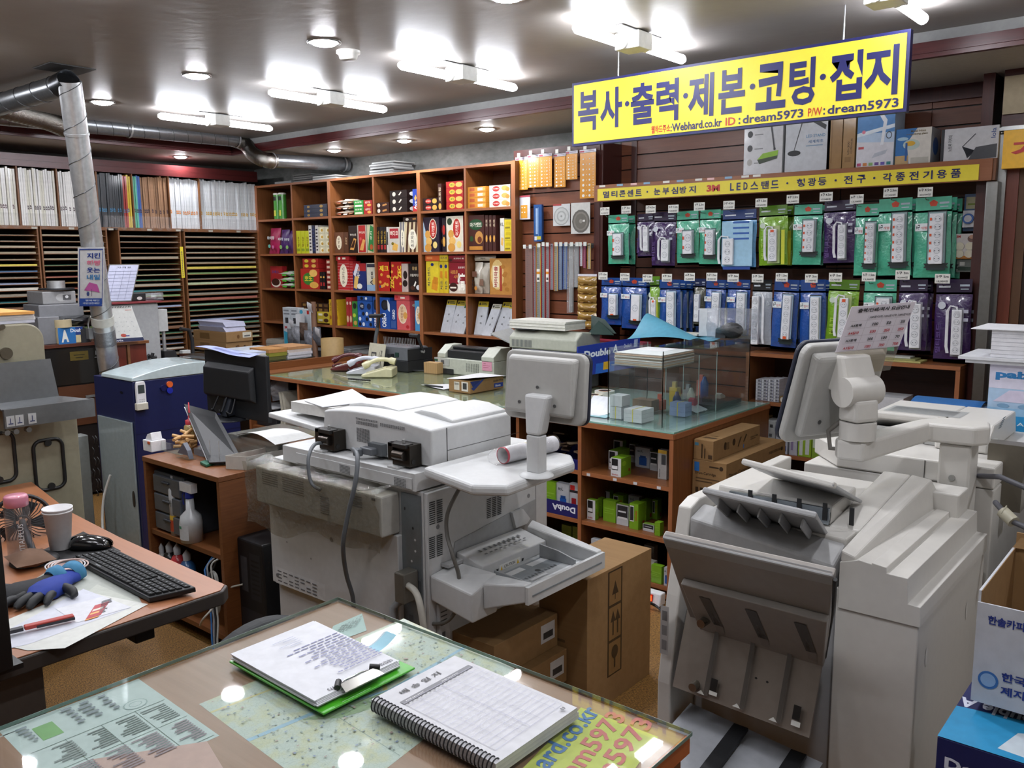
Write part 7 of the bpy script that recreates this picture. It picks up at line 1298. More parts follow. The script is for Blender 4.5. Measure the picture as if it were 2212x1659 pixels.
for k in range(7):q_=(kx1-.06+r_.uniform(-.02,.02),ky0+.2+.03*k,kz+.012+.002*k);b.ball(q_,.013,pm(r_.choice(['b06a80','26262a','8a3a3a','3a3a40']),.4),sc=(1,1.4,.8))
tag(b.build('small_parts',),'jumble of small dark and pink parts inside the white box','small parts',kind='stuff')
# black monitor from behind
my=2.30;mx_0,mx_1=P(445,830,Y=my).x,P(576,830,Y=my).x;mz1=P(445,755,Y=my).z;mz0=P(445,888,Y=my).z-.0
mo=thing('computer_monitor','black computer monitor seen from behind beside the blue machine','monitor',((mx_0+mx_1)/2,my,kz+.085));MBK=pm('121418',.5)
MB().box(mx_0,mx_1,my,my+.022,mz0,mz1,MBK).build('shell',mo,bevel=.004)
w_=mx_1-mx_0;MB().hexa([(mx_0+.02,my-.03,mz0+.10),(mx_1-.09,my-.03,mz0+.10),(mx_1-.08,my,mz0+.08),(mx_0+.01,my,mz0+.08),(mx_0+.03,my-.03,mz1-.08),(mx_1-.10,my-.03,mz1-.08),(mx_1-.09,my,mz1-.055),(mx_0+.02,my,mz1-.055)],MBK).build('rear_bulge',mo,bevel=.006)
MB().box(mx_0+.008,mx_1-.008,my+.0221,my+.0225,mz0+.012,mz1-.012,pm('0c0e12',.12,coat=.5)).build('screen',mo)
mcx=mx_0+w_*.42;MB().prism([(my-.015,mz0+.10),(my+.0,mz0+.13),(my+.015,kz+.10),(my-.05,kz+.10)],'x',mcx-.028,mcx+.028,pm('1f232b',.4)).build('stand_neck',mo,bevel=.004)
MB().lathe((mcx,my-.02,kz+.0835),[(.0005,.012),(.10,.008),(.115,.001),(.0005,.0005)],pm('17191d',.4),28).build('stand_base',mo)
for k in range(3):cable('cable',[(mcx+.07-.07*k,my-.02,mz0+.10),(mcx+.075-.08*k,my-.05,mz0+.03),(mcx+.05-.06*k,my-.06,kz+.13),(mcx+.02-.05*k,my-.03,kz+.096)],.004,BK,mo)
b=MB().grid(lambda u,v:(mx_0-.02+(w_*.9)*u,my-.035+.06*v,mz1+.002+.014*(1-u)+.004*math.sin(7*u)-.012*(1-v)*(u)),14,3,pm('7f88b8',.6));b.art((mx_0+.02,my-.02,mz1+.014),(w_*.7,0,-.006),(0,.03,.002),[('r',.04*i,.1,.04*i+.02,.9,'505a90')for i in range(22)])
tag(b.build('printed_strip'),'curled strip of blue printed paper lying on top of the black monitor','paper')
b=MB().grid(lambda u,v:(rx0-.02+.30*u,ry0-.02+.2*v,kz+.084+.03*math.sin(PI*u)*(1-v*.5)),12,6,pm('c9cac8',.6));tag(b.build('paper_sheet'),'white curved sheet lying on the acrylic riser','paper')
# ================= BLUE MACHINE =================
BLU=pm('151d4a',.38,var=.05,coat=.3);bx0,bx1,by0=-4.90,-4.455,2.20;by1=P(521,940,X=bx1).y
bm_=thing('blue_machine','tall navy blue metal machine cabinet with a grey front door and white lid','machine cabinet',((bx0+bx1)/2,2.7,0))
MB().box(bx0,bx1,by0,by1,.0,.955,BLU).build('cabinet_body',bm_,bevel=.004)
q0=P(214,888,Y=by0);q1=P(287,903,Y=by0);q2=P(308,1190,Y=by0)
MB().box(q0.x,q1.x,by0-.012,by0-.001,.04,q0.z-.02,pm('8b9799',.2,coat=.6)).build('front_door',bm_,bevel=.003)
p=P(290,1078,Y=by0-.012);MB().prism([(p.x+.018*math.cos(a)*.7,p.z+.045*math.sin(a))for a in[2*PI*i/20 for i in range(20)]],'y',by0-.016,by0-.0121,pm('4a4640',.3,.8)).build('door_handle',bm_)
wy=pm('b4c2c4',.2,coat=.6)
n=10;pr_=[(by0+(by1-by0)*i/n,.958+.018+.05*math.sin(PI*i/n*.9))for i in range(n+1)]
MB().prism([(by0-.005,.957)]+[(by1,.957)]+pr_[::-1],'x',bx0+.10,bx1+.004,wy).build('lid',bm_,bevel=.004)
MB().prism([(by0+.45,1.03),(by1-.05,1.02),(by1-.05,1.035),(by0+.45,1.045)],'x',bx0+.13,bx1-.03,pm('2c1c1a',.1,coat=.8)).build('smoked_window',bm_)
b=MB();b.art((bx1+.0003,by0,.0),(0,by1-by0,0),(0,0,.955),[('r',.0,.70,1,.703,'0c1230'),('r',.42,.2,.424,.7,'0c1230'),('r',.42,.64,1,.644,'0c1230'),('p',[(.5,.5),(.62,.512),(.62,.516),(.5,.504)],'5a6690'),('p',[(.6,.55),(.7,.556),(.7,.56),(.6,.553)],'5a6690'),('p',[(.3,.42),(.45,.43),(.45,.434),(.3,.423)],'5a6690')])
p=P(263,848,Y=by0);b.art((p.x-.02,by0-.0003,p.z-.01),(.035,0,0),(0,0,.02),[('e',.5,.5,.5,.35,'0a0c18')]);b.build('panel_seams',bm_)
for(u,v,c,nm)in((365,830,'d8622c','orange'),(365,843,'1c2a9c','blue'),(352,838,'10164a','dark')):
 p=P(u,v,X=bx1);tag(MB().cyl((bx1+.001,p.y,p.z),(bx1+.012,p.y,p.z),.017,pm(c,.3,coat=.5),n=20).build('round_magnet'),nm+' round magnet stuck on the side of the blue machine','magnet')
p0=P(296,882,X=bx1+.02);z_=P(306,828,X=bx1+.02).z
rm=thing('remote_control','white air-conditioner remote in a holder on the blue machine','remote control',(bx1+.012,p0.y+.02,p0.z));yy=p0.y+.028
MB().prism([(yy+.026*a[0],(p0.z+z_)/2+.075*a[1])for a in[(x/.5,z/.5)for x,z in[(q_[0],q_[1])for q_ in rrect(1,1,.18)]]],'x',bx1+.006,bx1+.024,WPL).build('body',rm,bevel=.003)
MB().art((bx1+.0243,yy-.018,(p0.z+z_)/2+.012),(0,.036,0),(0,0,.045),[('r',0,0,1,1,'3c4444')]).build('display',rm)
MB().art((bx1+.0243,yy-.018,p0.z+.0),(0,.036,0),(0,0,.055),[('e',.2+.3*i,.2+.2*j,.1,.06,'b0b2b4')for i in range(3)for j in range(4)]).build('buttons',rm)
MB().box(bx1+.001,bx1+.030,yy-.031,yy+.031,p0.z-.012,p0.z+.025,pm('c6c2b4',.4)).build('holder',rm,bevel=.003)
cable('white_cable',[(-4.40,2.02,.02),(-4.66,2.08,.10),(-4.72,2.12,.28),(-4.70,2.16,.42)],.007,'c9cac6',None,'thick white cable curving in front of the blue machine')
# ================= DUCTS =================
GAL=pm('c4c6c8',.34,.75,var=.10,bump=.12,bscale=6)
def helix(mb,a,b_,r,turns,th,m,ph=0):
 a=Vector(a);b_=Vector(b_);d=(b_-a).normalized();u=d.orthogonal().normalized();w=d.cross(u);n=int(turns*18)
 mb.tube([a+(b_-a)*(i/n)+(u*math.cos(2*PI*turns*i/n+ph)+w*math.sin(2*PI*turns*i/n+ph))*r for i in range(n+1)],th,m,5)
dA=P(233,850,Y=2.36);dA=Vector((dA.x-.01,2.40,.70));dB=P(150,175,Y=2.05)
du=thing('exhaust_duct','shiny spiral-seamed metal duct rising to the ceiling elbow at the left','duct',dA)
R1=.056;seamM=pm('5a5c5e',.4,.8)
b=MB().cyl(dA,dB,R1,GAL,n=32,caps=False);b.build('vertical_pipe',du)
b=MB();helix(b,dA,dB,R1+.001,11,.0022,seamM);b.build('spiral_seam',du)
el=[dB,dB+(dB-dA).normalized()*.04];E0=P(118,150,Z=2.455);E1=P(-30,200,Z=2.44)
dd_=(E1-E0).normalized();pts=[]
for i in range(9):
 t_=i/8;pts.append((1-t_)**2*dB+2*t_*(1-t_)*Vector((dB.x,dB.y,2.475))+t_*t_*(dB+dd_*.10+Vector((0,0,2.468-dB.z))))
MB().tube(pts,R1+.003,pm('63666a',.35,1.,var=.1),28).build('elbow',du)
MB().tube([pts[-1],pts[-1]+dd_*.3,pts[-1]+dd_*1.6],R1,pm('84878a',.34,.8,var=.1),28).build('horizontal_pipe',du)
b=MB();helix(b,pts[-1],pts[-1]+dd_*1.5,R1+.001,8,.002,seamM);b.build('spiral_seam',du)
for f in(.30,.02,.86):
 c=dA+(dB-dA)*f if f<1 else dB;dn=(dB-dA).normalized();MB().cyl(c,c+dn*(.05 if f==.30 else .012),R1+.004,pm('b5b4ac',.4)if f==.30 else GAL,n=32).build('clamp_ring',du)
c=dA+(dB-dA)*.235;MB().cyl(c,c+dn*.09,R1+.003,pm('8a8c90',.3,.7,bump=.6,bscale=18),n=24).build('foil_tape',du)
c=dA+(dB-dA)*.30;MB().tube([c+Vector((-.06,-.04,.05)),c+Vector((-.075,-.05,0)),c+Vector((-.05,-.06,-.04)),c+Vector((-.06,-.05,-.09))],.006,pm('8a8a88',.3,.9),6).box(c.x-.055,c.x-.02,c.y-.075,c.y-.05,c.z-.08,c.z-.02,pm('9a9c9e',.3,.8)).build('latch',du)
MB().box(dB.x-.12,dB.x+.08,dB.y-.12,dB.y+.10,ZC-.006,ZC-.001,'2a2a2a').build('ceiling_plate',du)
# poster on the duct
c0=P(199,660,Y=2.24);c1=P(200,535,Y=2.20);nx=Vector((.62,-.78,0));ux=Vector((.78,.62,0));up=(c1-c0)
O=c0-ux*.045+nx*.07
po=MB().slab([O,O+ux*.145,O+ux*.145+up,O+up],-.001,pm('c9cacc',.5,coat=.3))
po.art(O+nx*.0005,ux*.145,up,[('r',.06,.03,.08,.97,'26408a'),('r',.93,.03,.95,.97,'26408a'),('r',.06,.0,.95,.02,'26408a'),('r',.06,.96,.95,.98,'26408a'),('r',.08,.02,.93,.14,'2a4f9c'),('t','지킨',.35,.82,.09,'1c3a8a',.5,0,.03),('t','해빵',.35,.70,.09,'d0708a',.52,0,.03),('t','웃는',.35,.58,.09,'1c3a8a',.5,0,.03),('t','내일',.35,.46,.09,'3a7ab0',.5,0,.03),('p',[(.25,.28),(.45,.42),(.75,.38),(.85,.24),(.55,.27)],'b85a9c'),('r',.53,.18,.55,.3,'6a4a70'),('e',.4,.22,.05,.04,'3a4a80'),('t','행복재단',.3,.09,.03,'dfe4ee',.55),('t','국민안전재단',.2,.04,.03,'dfe4ee',.65)],lift=.001)
tag(po.build('duct_poster'),'small poster with a purple umbrella wrapped on the vertical duct','poster')
# horizontal duct near the left soffit
ha=P(-40,247,X=-6.20);hb=P(508,301,X=-6.20);h2=thing('ceiling_duct','long horizontal spiral duct along the left soffit ending over the snack shelf','duct',ha);R2=.058
GD=pm('8e9195',.32,.8,var=.1)
MB().cyl(ha,hb,R2,GD,n=28,caps=False).build('pipe',h2);b=MB();helix(b,ha,hb,R2+.001,16,.002,seamM);b.build('spiral_seam',h2)
he=P(750,356,Y=4.93);hs=P(585,347,X=he.x)
def crinkle(mb,pts,r,m,rings=26,amp=.006):
 q=[Vector(p)for p in pts];out=[];rr=[]
 for i in range(rings*2+1):
  t_=i/(rings*2);k=t_*(len(q)-1);j=min(int(k),len(q)-2);f=k-j;a,b2,c2,d=q[max(j-1,0)],q[j],q[j+1],q[min(j+2,len(q)-1)]
  out.append(.5*((2*b2)+(c2-a)*f+(2*a-5*b2+4*c2-d)*f*f+(3*b2-a-3*c2+d)*f**3));rr.append(r+(amp if i%2 else-amp))
 mb.tube(out,r,m,22,rr)
FOIL=pm('a39f98',.22,1.,bump=.9,bscale=45)
b=MB();crinkle(b,[hb-Vector((0,.02,0)),hb+Vector((-.01,.10,-.03)),(hb+hs)/2+Vector((0,0,-.03)),hs+Vector((.02,-.08,.0)),hs+Vector((0,.02,0))],R2-.004,FOIL);b.build('crinkled_elbow',h2)
MB().cyl(hs,he,R2-.005,GD,n=28).build('pipe',h2)
for c in(hb,hs,he-Vector((0,.06,0)),ha+(hb-ha)*.52):MB().cyl(c,c+Vector((0,.015,0)),R2+.006,GAL,n=28,caps=False).build('clamp_ring',h2)
c=ha+(hb-ha)*.52;MB().box(c.x-.004,c.x+.004,c.y,c.y+.02,c.z+R2,ZC,GAL).build('hanger',h2)
fa=P(-20,228,X=-5.95);fb=P(98,258,X=-6.12);b=MB();crinkle(b,[fa,(fa+fb)/2,fb,fb+Vector((-.06,.15,-.03))],.062,FOIL,20)
tag(b.build('flexible_duct'),'crinkled foil duct entering at the left edge near the ceiling','duct')
# ================= LEFT BACKGROUND =================
# dark shelf unit behind the cream machine
X_=-5.9
su=thing('smoked_cabinet','low dark cabinet with smoked doors in front of the slotted racks','cabinet',(X_,2.2,0));sz1=P(160,742,X=X_).z;y0_,y1_=P(100,742,X=X_).y,P(262,742,X=X_).y
MB().box(X_-.45,X_+.01,y0_-.3,y1_+.05,sz1-.02,sz1,wood('4a2618','5e3020','y',.4,'dark_top')).build('cabinet_top',su)
MB().box(X_-.44,X_-.012,y0_-.28,y1_+.04,.02,sz1-.021,'1f1714').build('body',su)
zq=P(160,830,X=X_).z;MB().box(X_-.0115,X_,y0_-.28,y1_+.04,zq,sz1-.04,pm('24221f',.12,coat=.8)).build('smoked_door',su)
b=MB();p=P(152,780,X=X_+.001);b.art((X_+.0005,p.y,p.z-.0),(0,.12,0),(0,0,.06),[('r',0,0,1,1,'5a4c1c'),('r',.2,.55,.8,.65,'2a2410'),('r',.3,.25,.7,.35,'2a2410')]);b.text('드림',(X_+.001,p.y+.16,p.z),(0,1,0),(0,0,1),.06,pm('6a6a6a'),bold=.0);b.build('door_lettering',su)
MB().box(X_-.0115,X_,y0_+.05,y1_+.04,zq-.28,zq-.01,wood('4a2814','5a3218','y',.5,'drawer_front')).box(X_+.0005,X_+.012,y0_+.22,y0_+.28,zq-.1,zq-.085,'6a6a68').build('drawer',su)
# key rack with hanging hooks (metal findings)
b=MB();r_=random.Random(9)
for row in range(7):
 for k in range(15):
  y=y0_+.12+.035*k+r_.uniform(-.01,.01);z=zq-.36-.075*row;b.tube([(X_+.03,y,z),(X_+.045,y+.006,z-.02),(X_+.04,y+.002,z-.05),(X_+.03,y+.01,z-.06)],.0035,pm('5a5a5c',.3,.8),4)
tag(b.build('metal_hooks'),'rows of dark metal clips hanging in the gloom below the drawer','clips',kind='stuff')
# stack of clear grey drawers and things on the dark cabinet
def cab(u0,u1,v0,v1,c,nm,label,cat,dep=.25,x=X_-.04,art=None,**k):
 a=P(u0,v1,X=x);c_=P(u1,v0,X=x);zb_=k.pop('z',sz1+.0005);z1_=c_.z
 b=MB().box(x-dep,x,a.y,c_.y,zb_,z1_,c if not isinstance(c,str)else pm(c,.45))
 if art:b.art((x,a.y,zb_),(0,c_.y-a.y,0),(0,0,z1_-zb_),art)
 tag(b.build(nm,bevel=.006),label,cat);return a.y,c_.y,z1_
GCL=pm('75767a',.35,coat=.4)
_,_,z1_=cab(86,128,683,742,'GCL' and GCL,'storage_box','lowest grey storage box at the left on the dark cabinet','storage box')
_,_,za_=cab(90,180,655,742,GCL,'storage_box','wide grey storage box under the topmost one','storage box',x=X_-.09,z=sz1+.0005)
cab(93,163,628,655,pm('8b8b8c',.35,coat=.4),'storage_box','topmost grey storage box with a round latch','storage box',x=X_-.12,z=za_+.001,art=[('e',.55,.5,.16,.3,'a8a8a8'),('r',.6,.3,.85,.7,'4a4a4c'),('e',.72,.55,.05,.12,'c8c8c8')])
p=P(122,625,X=X_-.2);zc_=P(93,628,X=X_-.12).z
tag(MB().cyl((X_-.2,p.y,zc_+.001),(X_-.2,p.y,zc_+.012),.11,BK,n=28).cyl((X_-.2,p.y,zc_+.012),(X_-.2,p.y,zc_+.06),.055,GAL,n=28).build('metal_cup'),'metal ring on a black disc on top of the grey storage boxes','metal cup')
a0,a1,a2=cab(127,178,705,742,'c2b48c','paper_box','small blue and cream paper box on the dark cabinet','cardboard box',x=X_-.01,dep=.16,art=[('r',0,0,.7,1,'2a6aa8'),('t','A',.12,.1,.75,'d8d8d0',.3,0,.05),('r',.7,.5,1,1,'1e3a7a'),('t','Doub',.5,.68,.22,'d8dce4',.45,0,.03)])
b=MB();p=P(160,695,X=X_-.05)
pillow(b,(X_-.08,p.y-.14,a2+.001),(0,1,0),(0,0,1),(1,0,0),.30,.07,.10,pm('15161a',.2,coat=.8,bump=.9,bscale=20),seed=4,wr=.3);tag(b.build('black_bag'),'crumpled black plastic bag on the small paper box','plastic bag')
tag(MB().cyl((X_-.05,a0+.05,a2+.0),(X_-.05,a0+.05,a2+.05),.055,'b7a886',n=26).cyl((X_-.05,a0+.05,a2+.05),(X_-.05,a0+.05,a2+.051),.03,'3a3026',n=20).build('tape_roll'),'cream tape roll beside the crumpled black bag','tape roll')
p=P(176,742,X=X_-.03);tag(MB().cyl((X_-.05,p.y+.02,sz1),(X_-.05,p.y+.02,sz1+.09),.05,BK,n=24).build('black_cup'),'black round tin in front of the small paper box','tin')
# white upright machine (drill press) near the racks
X2=-5.62;y0_=P(262,700,X=X2).y;y1_=P(345,700,X=X2).y;zt_=P(300,655,X=X2).z
dm=thing('paper_drill','pale grey upright paper drilling machine with a black knob and black lever','drill machine',(X2,(y0_+y1_)/2,0));DG=pm('9a9c9e',.4)
MB().box(X2-.24,X2,y0_-.05,y1_,.62,zt_,DG).build('housing',dm,bevel=.012)
MB().box(X2-.25,X2+.02,y0_-.02,y1_+.10,0,.615,'6a6c6e').build('pedestal',dm)
MB().box(X2-.32,X2+.02,y0_-.06,y1_+.02,zt_+.001,zt_+.01,'7a2a30').build('red_tray',dm)
p=P(325,772,X=X2+.005);b=MB().cyl((X2,p.y,p.z),(X2+.03,p.y,p.z),.018,BK)
for i in range(5):b.cyl((X2+.02,p.y,p.z),(X2+.024,p.y+.032*math.cos(i*1.257),p.z+.032*math.sin(i*1.257)),.011,BK,n=8)
b.build('knob',dm)
MB().box(X2-.08,X2-.02,y1_+.001,y1_+.07,zt_-.20,zt_-.05,'b0b2b2').cyl((X2-.05,y1_+.05,zt_-.36),(X2-.05,y1_+.05,zt_-.20),.012,GAL).build('spindle',dm)
MB().box(X2-.2,X2+.02,y1_+.101,y1_+.50,.70,.79,'1c1d20').prism([(y1_+.02,.79),(y1_+.16,.79),(y1_+.10,.97),(y1_+.02,.97)],'x',X2-.14,X2-.0,'1b1c1f').build('table',dm)
MB().tube([(X2-.05,y1_+.26,.80),(X2-.05,y1_+.26,1.02),(X2-.05,y1_+.24,1.10),(X2-.02,y1_+.16,1.115)],.013,BK,8).box(X2-.07,X2-.03,y1_+.17,y1_+.23,.80,.96,'b4b6b6').tube([(X2-.02,y1_+.32,.88),(X2-.02,y1_+.60,.86)],.02,BK,8).build('press_lever',dm)
cab(268,315,632,655,'141416','black_case','small black case on the pale grey drilling machine','case',x=X2-.06,z=zt_+.0105,dep=.15,art=[('e',.7,.35,.12,.2,'b8b8b4')])
b=MB();p=P(330,655,X=X2-.08);pillow(b,(X2-.1,p.y-.07,zt_+.011),(0,1,0),(0,0,1),(1,0,0),.16,.05,.06,clear('loose_bag','e8eaee',.12,.08,.12,1.,16),seed=14,wr=.4);tag(b.build('clear_bag'),'scrap of clear plastic film beside the small black case','plastic bag')
# tilted ledger board and desk calendar
def quad(name,label,cat,c,items,base,th=.004,frame=None):
 A,B,C,D=c;b=MB().slab([A,B,C,D],-th,pm(base,.5));b.art(A,B-A,D-A,items,lift=.0008);return tag(b.build(name),label,cat)
xq=-5.0
A,B,C,D=P(234,652,X=xq),P(271,656,X=xq-.0),P(297,577,X=xq),P(242,574,X=xq)
U=Vector((.0,B.y-A.y,0));D2=A+Vector((0,.075,D.z-A.z))
A=P(218,653,X=xq);U=Vector((.03,.165,0));V=Vector((-.02,.075,.215))
b=MB().slab([A,A+U,A+U+V,A+V],-.018,pm('57524a',.5));its=[('r',.02,.02,.97,.97,'b3b5cc'),('t','가격표',.25,.88,.05,'303440',.5)]+[('r',.03,.08+.09*i,.97,.088+.09*i,'5a5e7a')for i in range(9)]+[('r',x_,.05,x_+.008,.82,'5a5e7a')for x_ in(.25,.52,.75)]
b.art(A,U,V,its,lift=.001);tag(b.build('ledger_board'),'tilted framed chart with blue ruled lines beside the duct','chart board')
A=P(243,740,X=-4.98);U=Vector((.03,.175,0));V=Vector((-.025,-.05,.205))
b=MB().slab([A,A+U,A+U+V,A+V],-.002,pm('c9c8c4',.6));b.art(A,U,V,[('r',0,0,1,.1,'1c2448'),('t','wfa',.1,.02,.05,'c8c8d0',.25),('e',.42,.18,.09,.05,'b0483a'),('r',.48,.15,.6,.18,'3a3a80'),('r',.75,.88,.95,.9,'c88a80')]+[('e',.15+.17*i,.3+.13*j,.015,.01,'9a9a9a')for i in range(5)for j in range(4)]+[('r',.03+.05*i,.96,.055+.05*i,1.0,'303030')for i in range(19)],lift=.001)
tag(b.build('wall_calendar'),'white spiral calendar with a navy foot right of the duct','calendar')
b=MB().box(-5.08,-5.0,A.y-.02,A.y+.23,A.z-.022,A.z-.006,W1Y).box(-5.03,-5.01,A.y+.10,A.y+.115,0,A.z-.0225,wood('6e4427','865a35','z',.45,'rack_wood')).box(-5.05,-5.02,A.y-.0,A.y+.095,.0,A.z-.0225,wood('5e2416','6c2c1c','z',.4,'red_board')).box(-5.05,-5.02,A.y+.12,A.y+.22,0,A.z-.0225,wood('5e2416','6c2c1c','z',.4,'red_board'))
tag(b.build('red_brown_stand'),'red-brown board stand carrying the spiral calendar','stand')
# table with paper boxes near the racks
zt2=.83;tbl=thing('paper_table','brown table with drawers holding paper stacks beside the snack shelf','table',(-6.1,4.2,0))
e0=P(545,790,Z=zt2);e1=P(685,770,Z=zt2);tx_1=-5.47;ty_0=3.72;ty_1=P(685,770,X=tx_1).y
MB().box(-6.55,tx_1,ty_0,ty_1,zt2-.02,zt2,W1Y).box(-6.5,tx_1-.01,ty_0+.01,ty_1-.01,zt2+.0005,zt2+.006,pm('20241c',.2,coat=.6)).build('table_top',tbl)
MB().box(-6.5,tx_1-.03,ty_0+.02,ty_1-.02,0,zt2-.0205,'1d120c').build('carcass',tbl)
for k in range(4):yk=ty_0+(ty_1-ty_0)*k/3.0;MB().box(tx_1-.03,tx_1-.005,min(yk,ty_1-.02),min(yk,ty_1-.02)+.02,0,zt2-.021,W1Z).build('post',tbl)
for k in range(3):MB().box(tx_1-.03,tx_1-.006,ty_0+.025,ty_1-.03,zt2-.045-.14*k,zt2-.022-.14*k,W1Y).build('rail',tbl)
zz=zt2+.007
def tp(u,v):return P(u,v,Z=zz)
a=P(629,774,X=tx_1-.04);b_=P(675,768,X=tx_1-.04)
pstack(tx_1-.30,tx_1-.04,a.y-.02,b_.y+.0,zz,4,'c9c9cc','white paper blocks with kraft envelopes on top, right on the paper table',th=.022,seed=31,colr=['c6c6cc','cbcbd0','c3b8b0','b0845a'])
pstack(tx_1-.30,tx_1-.05,a.y-.19,a.y-.03,zz,3,'8a8430','olive and kraft sheets left of the white paper blocks',th=.028,seed=32,colr=['5a5a2c','8a8a30','b0804a'])
pstack(tx_1-.24,tx_1-.06,a.y-.42,a.y-.21,zz,5,'c4c8d4','small stack of white booklets behind the black monitor',th=.015,seed=33,colr=['b8c0d4','cfcfc8'])
pstack(tx_1-.62,tx_1-.36,a.y-.30,a.y+.10,zz,3,'a9b4bc','pale blue-white sheets on a navy box at the table back',th=.02,seed=34,colr=['1c2448','1c2448','b4bcc4'])
xk=-6.05;k0=P(436,735,X=xk);ky=P(490,757,X=xk)
g=bx(zz,434,489,546,738,762)
for k in range(2):carton(g[0]-.1,g[1]+.01*k,g[2],g[3],zz+.082*k+.0005,zz+.082*(k+1),'kraft paper carton behind the monitor, %s one'%('lower','upper')[k],[('r',.2,.2,.5,.8,'6e532f')],[('r',.62,.35,.95,.9,'c9c4b4')if k else('e',.7,.4,.05,.2,DKT),('r',.68,.45,.9,.6,'5a5a5a')if k else('e',.4,.4,.05,.2,DKT),('e',.45,.5,.05,.2,'6a4a2a')],cat='carton')
for k in range(2):tag(MB().hexa([(g[0]-.02,g[2]+.02,zz+.165+.04*k),(g[1]-.02,g[2]+.02,zz+.165+.04*k),(g[1]-.02,g[3]-.04,zz+.165+.04*k),(g[0]-.02,g[3]-.04,zz+.165+.04*k),(g[0]-.03,g[2]+.0,zz+.204+.04*k),(g[1]-.03,g[2]+.0,zz+.204+.04*k),(g[1]-.03,g[3]-.05,zz+.204+.04*k),(g[0]-.03,g[3]-.05,zz+.204+.04*k)],pm('b4b6cc',.6)).build('paper_ream'),'white paper block on the kraft cartons, %s one'%('lower','upper')[k],'paper ream')
# boxes and paper pouches hanging near the shelf foot
tag(MB().box(-6.45,-5.62,4.47,4.62,0,zz-.001,'GR' and GR).build('low_crate'),'low grey crate carrying the white and teal boxes at the shelf foot','crate')
for k in range(2):
 X0=P(612+17*k,700,Y=4.5).x;X1=P(628+17*k,700,Y=4.5).x;z1=P(620,664,Y=4.5).z
 tag(MB().box(X0,X1,4.5,4.56,zz,z1,pm('b9bfc4',.45)).art((X0,4.5,zz),(X1-X0,0,0),(0,0,z1-zz),[('r',.1,.9,.8,.94,'7a7e84'),('r',.1,.82,.9,.86,'7a7e84'),('r',.3,.6,.7,.74,'3a3a3e'),('t','3M',.15,.46,.07,'c02820',.35,0,.04),('p',[(.05,.05),(.95,.05),(.95,.34),(.05,.4)],'3a9ab8')]).build('tape_box'),'upright white and teal box at the snack shelf foot, %s one'%('left','right')[k],'box','white and teal boxes')
X0=P(647,700,Y=4.48).x;X1=P(671,700,Y=4.48).x;z1=P(655,668,Y=4.48).z
tag(MB().box(X0,X1,4.48,4.54,zz,z1,pm('b9bfc4',.45)).art((X0,4.48,zz),(X1-X0,0,0),(0,0,z1-zz),[('e',.2,.93,.15,.05,'3a9ab8'),('r',.7,.88,.9,.97,'b83028')]).build('tape_box'),'white box with a red mark right of the two teal boxes','box')
b=MB();b.grid(lambda u,v:(X0+.005+.12*u,4.44+.02*math.sin(3*u),zz+.10+(z1-zz-.14)*v),6,4,pm('bcbdc0',.5));tag(b.build('paper_pouch'),'blank white paper pouch in front of the white box','pouch')
X0=P(676,720,Y=4.42).x;b=MB()
b.tube([(X0+.02,4.42,0),(X0+.025,4.42,.6),(X0+.02,4.42,1.24)],.022,wood('6e4f3c','7d5c46','z',.6,'round_post'),10);tag(b.build('wooden_post'),'grey-brown round post with white tags beside the paper table','post')
b=MB();b.tube([(X0+.12,4.38,0),(X0+.09,4.38,.6),(X0+.04,4.40,.98)],.022,wood('6e4f3c','7d5c46','z',.6,'round_post'),10);tag(b.build('wooden_post'),'second curved post right of the straight grey-brown one','post')
for k,(dx,dz,nm)in enumerate(((.0,1.17,'at the top of the straight post'),(.09,.97,'on the curved post'),(-.25,1.02,'among the silver pouches'))):
 b=MB();b.grid(lambda u,v:(X0+dx+.06*u+.01*v,4.385-.02*math.sin(PI*v*.6),dz+.075*v-.02*u),4,5,pm('c9c9cd',.5));tag(b.build('white_tag'),'white paper tag '+nm,'tag')
for k in range(5):
 b=MB();pillow(b,(X0-.32+.085*k,4.40-.02*(k%2),zz+.02+.03*(k%3)),(1,0,0),(0,0,1),(0,-1,0),.11,.15,.05,pm(['77797f','8d8f95','5c4a40','80828a','6a6c74'][k],.25,.3,coat=.5,bump=.8,bscale=25),seed=40+k,wr=.3);tag(b.build('foil_pouch'),'crumpled silver-grey pouch at the foot of the snack shelf, %s from left'%ORD[k],'pouch','silver pouches')
p=P(712,765,Y=4.35);tag(MB().lathe((p.x,4.38,0),[(.0005,.001),(.085,.001),(.09,.96),(.086,.96),(.082,.01)],pm('8f7547',.6),26).build('round_bin'),'tall round tan bin behind the work counter beside the posts','basket')
# cream machine at the far left
XM=-3.55
cm=thing('cream_machine','old cream-coloured printing machine with a steel tray at the left edge','machine',(XM-.4,1.2,0));CR=pm('8a8571',.45,var=.06)
ym0,ym1=P(-60,700,X=XM).y,P(97,750,X=XM).y;zm1=P(40,700,X=XM).z
n=8;rr_=.065;ztr=P(112,862,X=XM+.05).z;prof=[(ym0,.0),(ym1+.10,.0),(ym1+.10,ztr-.07),(ym1,ztr-.01),(ym1,zm1-rr_)]+[(ym1-rr_+rr_*math.cos(PI/2*i/n),zm1-rr_+rr_*math.sin(PI/2*i/n))for i in range(1,n+1)]+[(ym0,zm1)]
MB().prism(prof,'x',XM-.7,XM,CR).build('machine_body',cm,bevel=.006)
b=MB()
for u,v,r in((12,763,.022),(3,706,.010),(2,805,.014)):
 p=P(u,v,X=XM);b.cyl((XM,p.y,p.z),(XM+.012,p.y,p.z),r,pm('6a6254',.3,.8),n=16)
b.build('bolts',cm)
t0=P(-30,770,X=XM+.02);t1=P(110,775,X=XM+.02);sb=P(60,878,X=XM+.10)
ST=pm('8f9193',.28,.9,bump=.1,bscale=10)
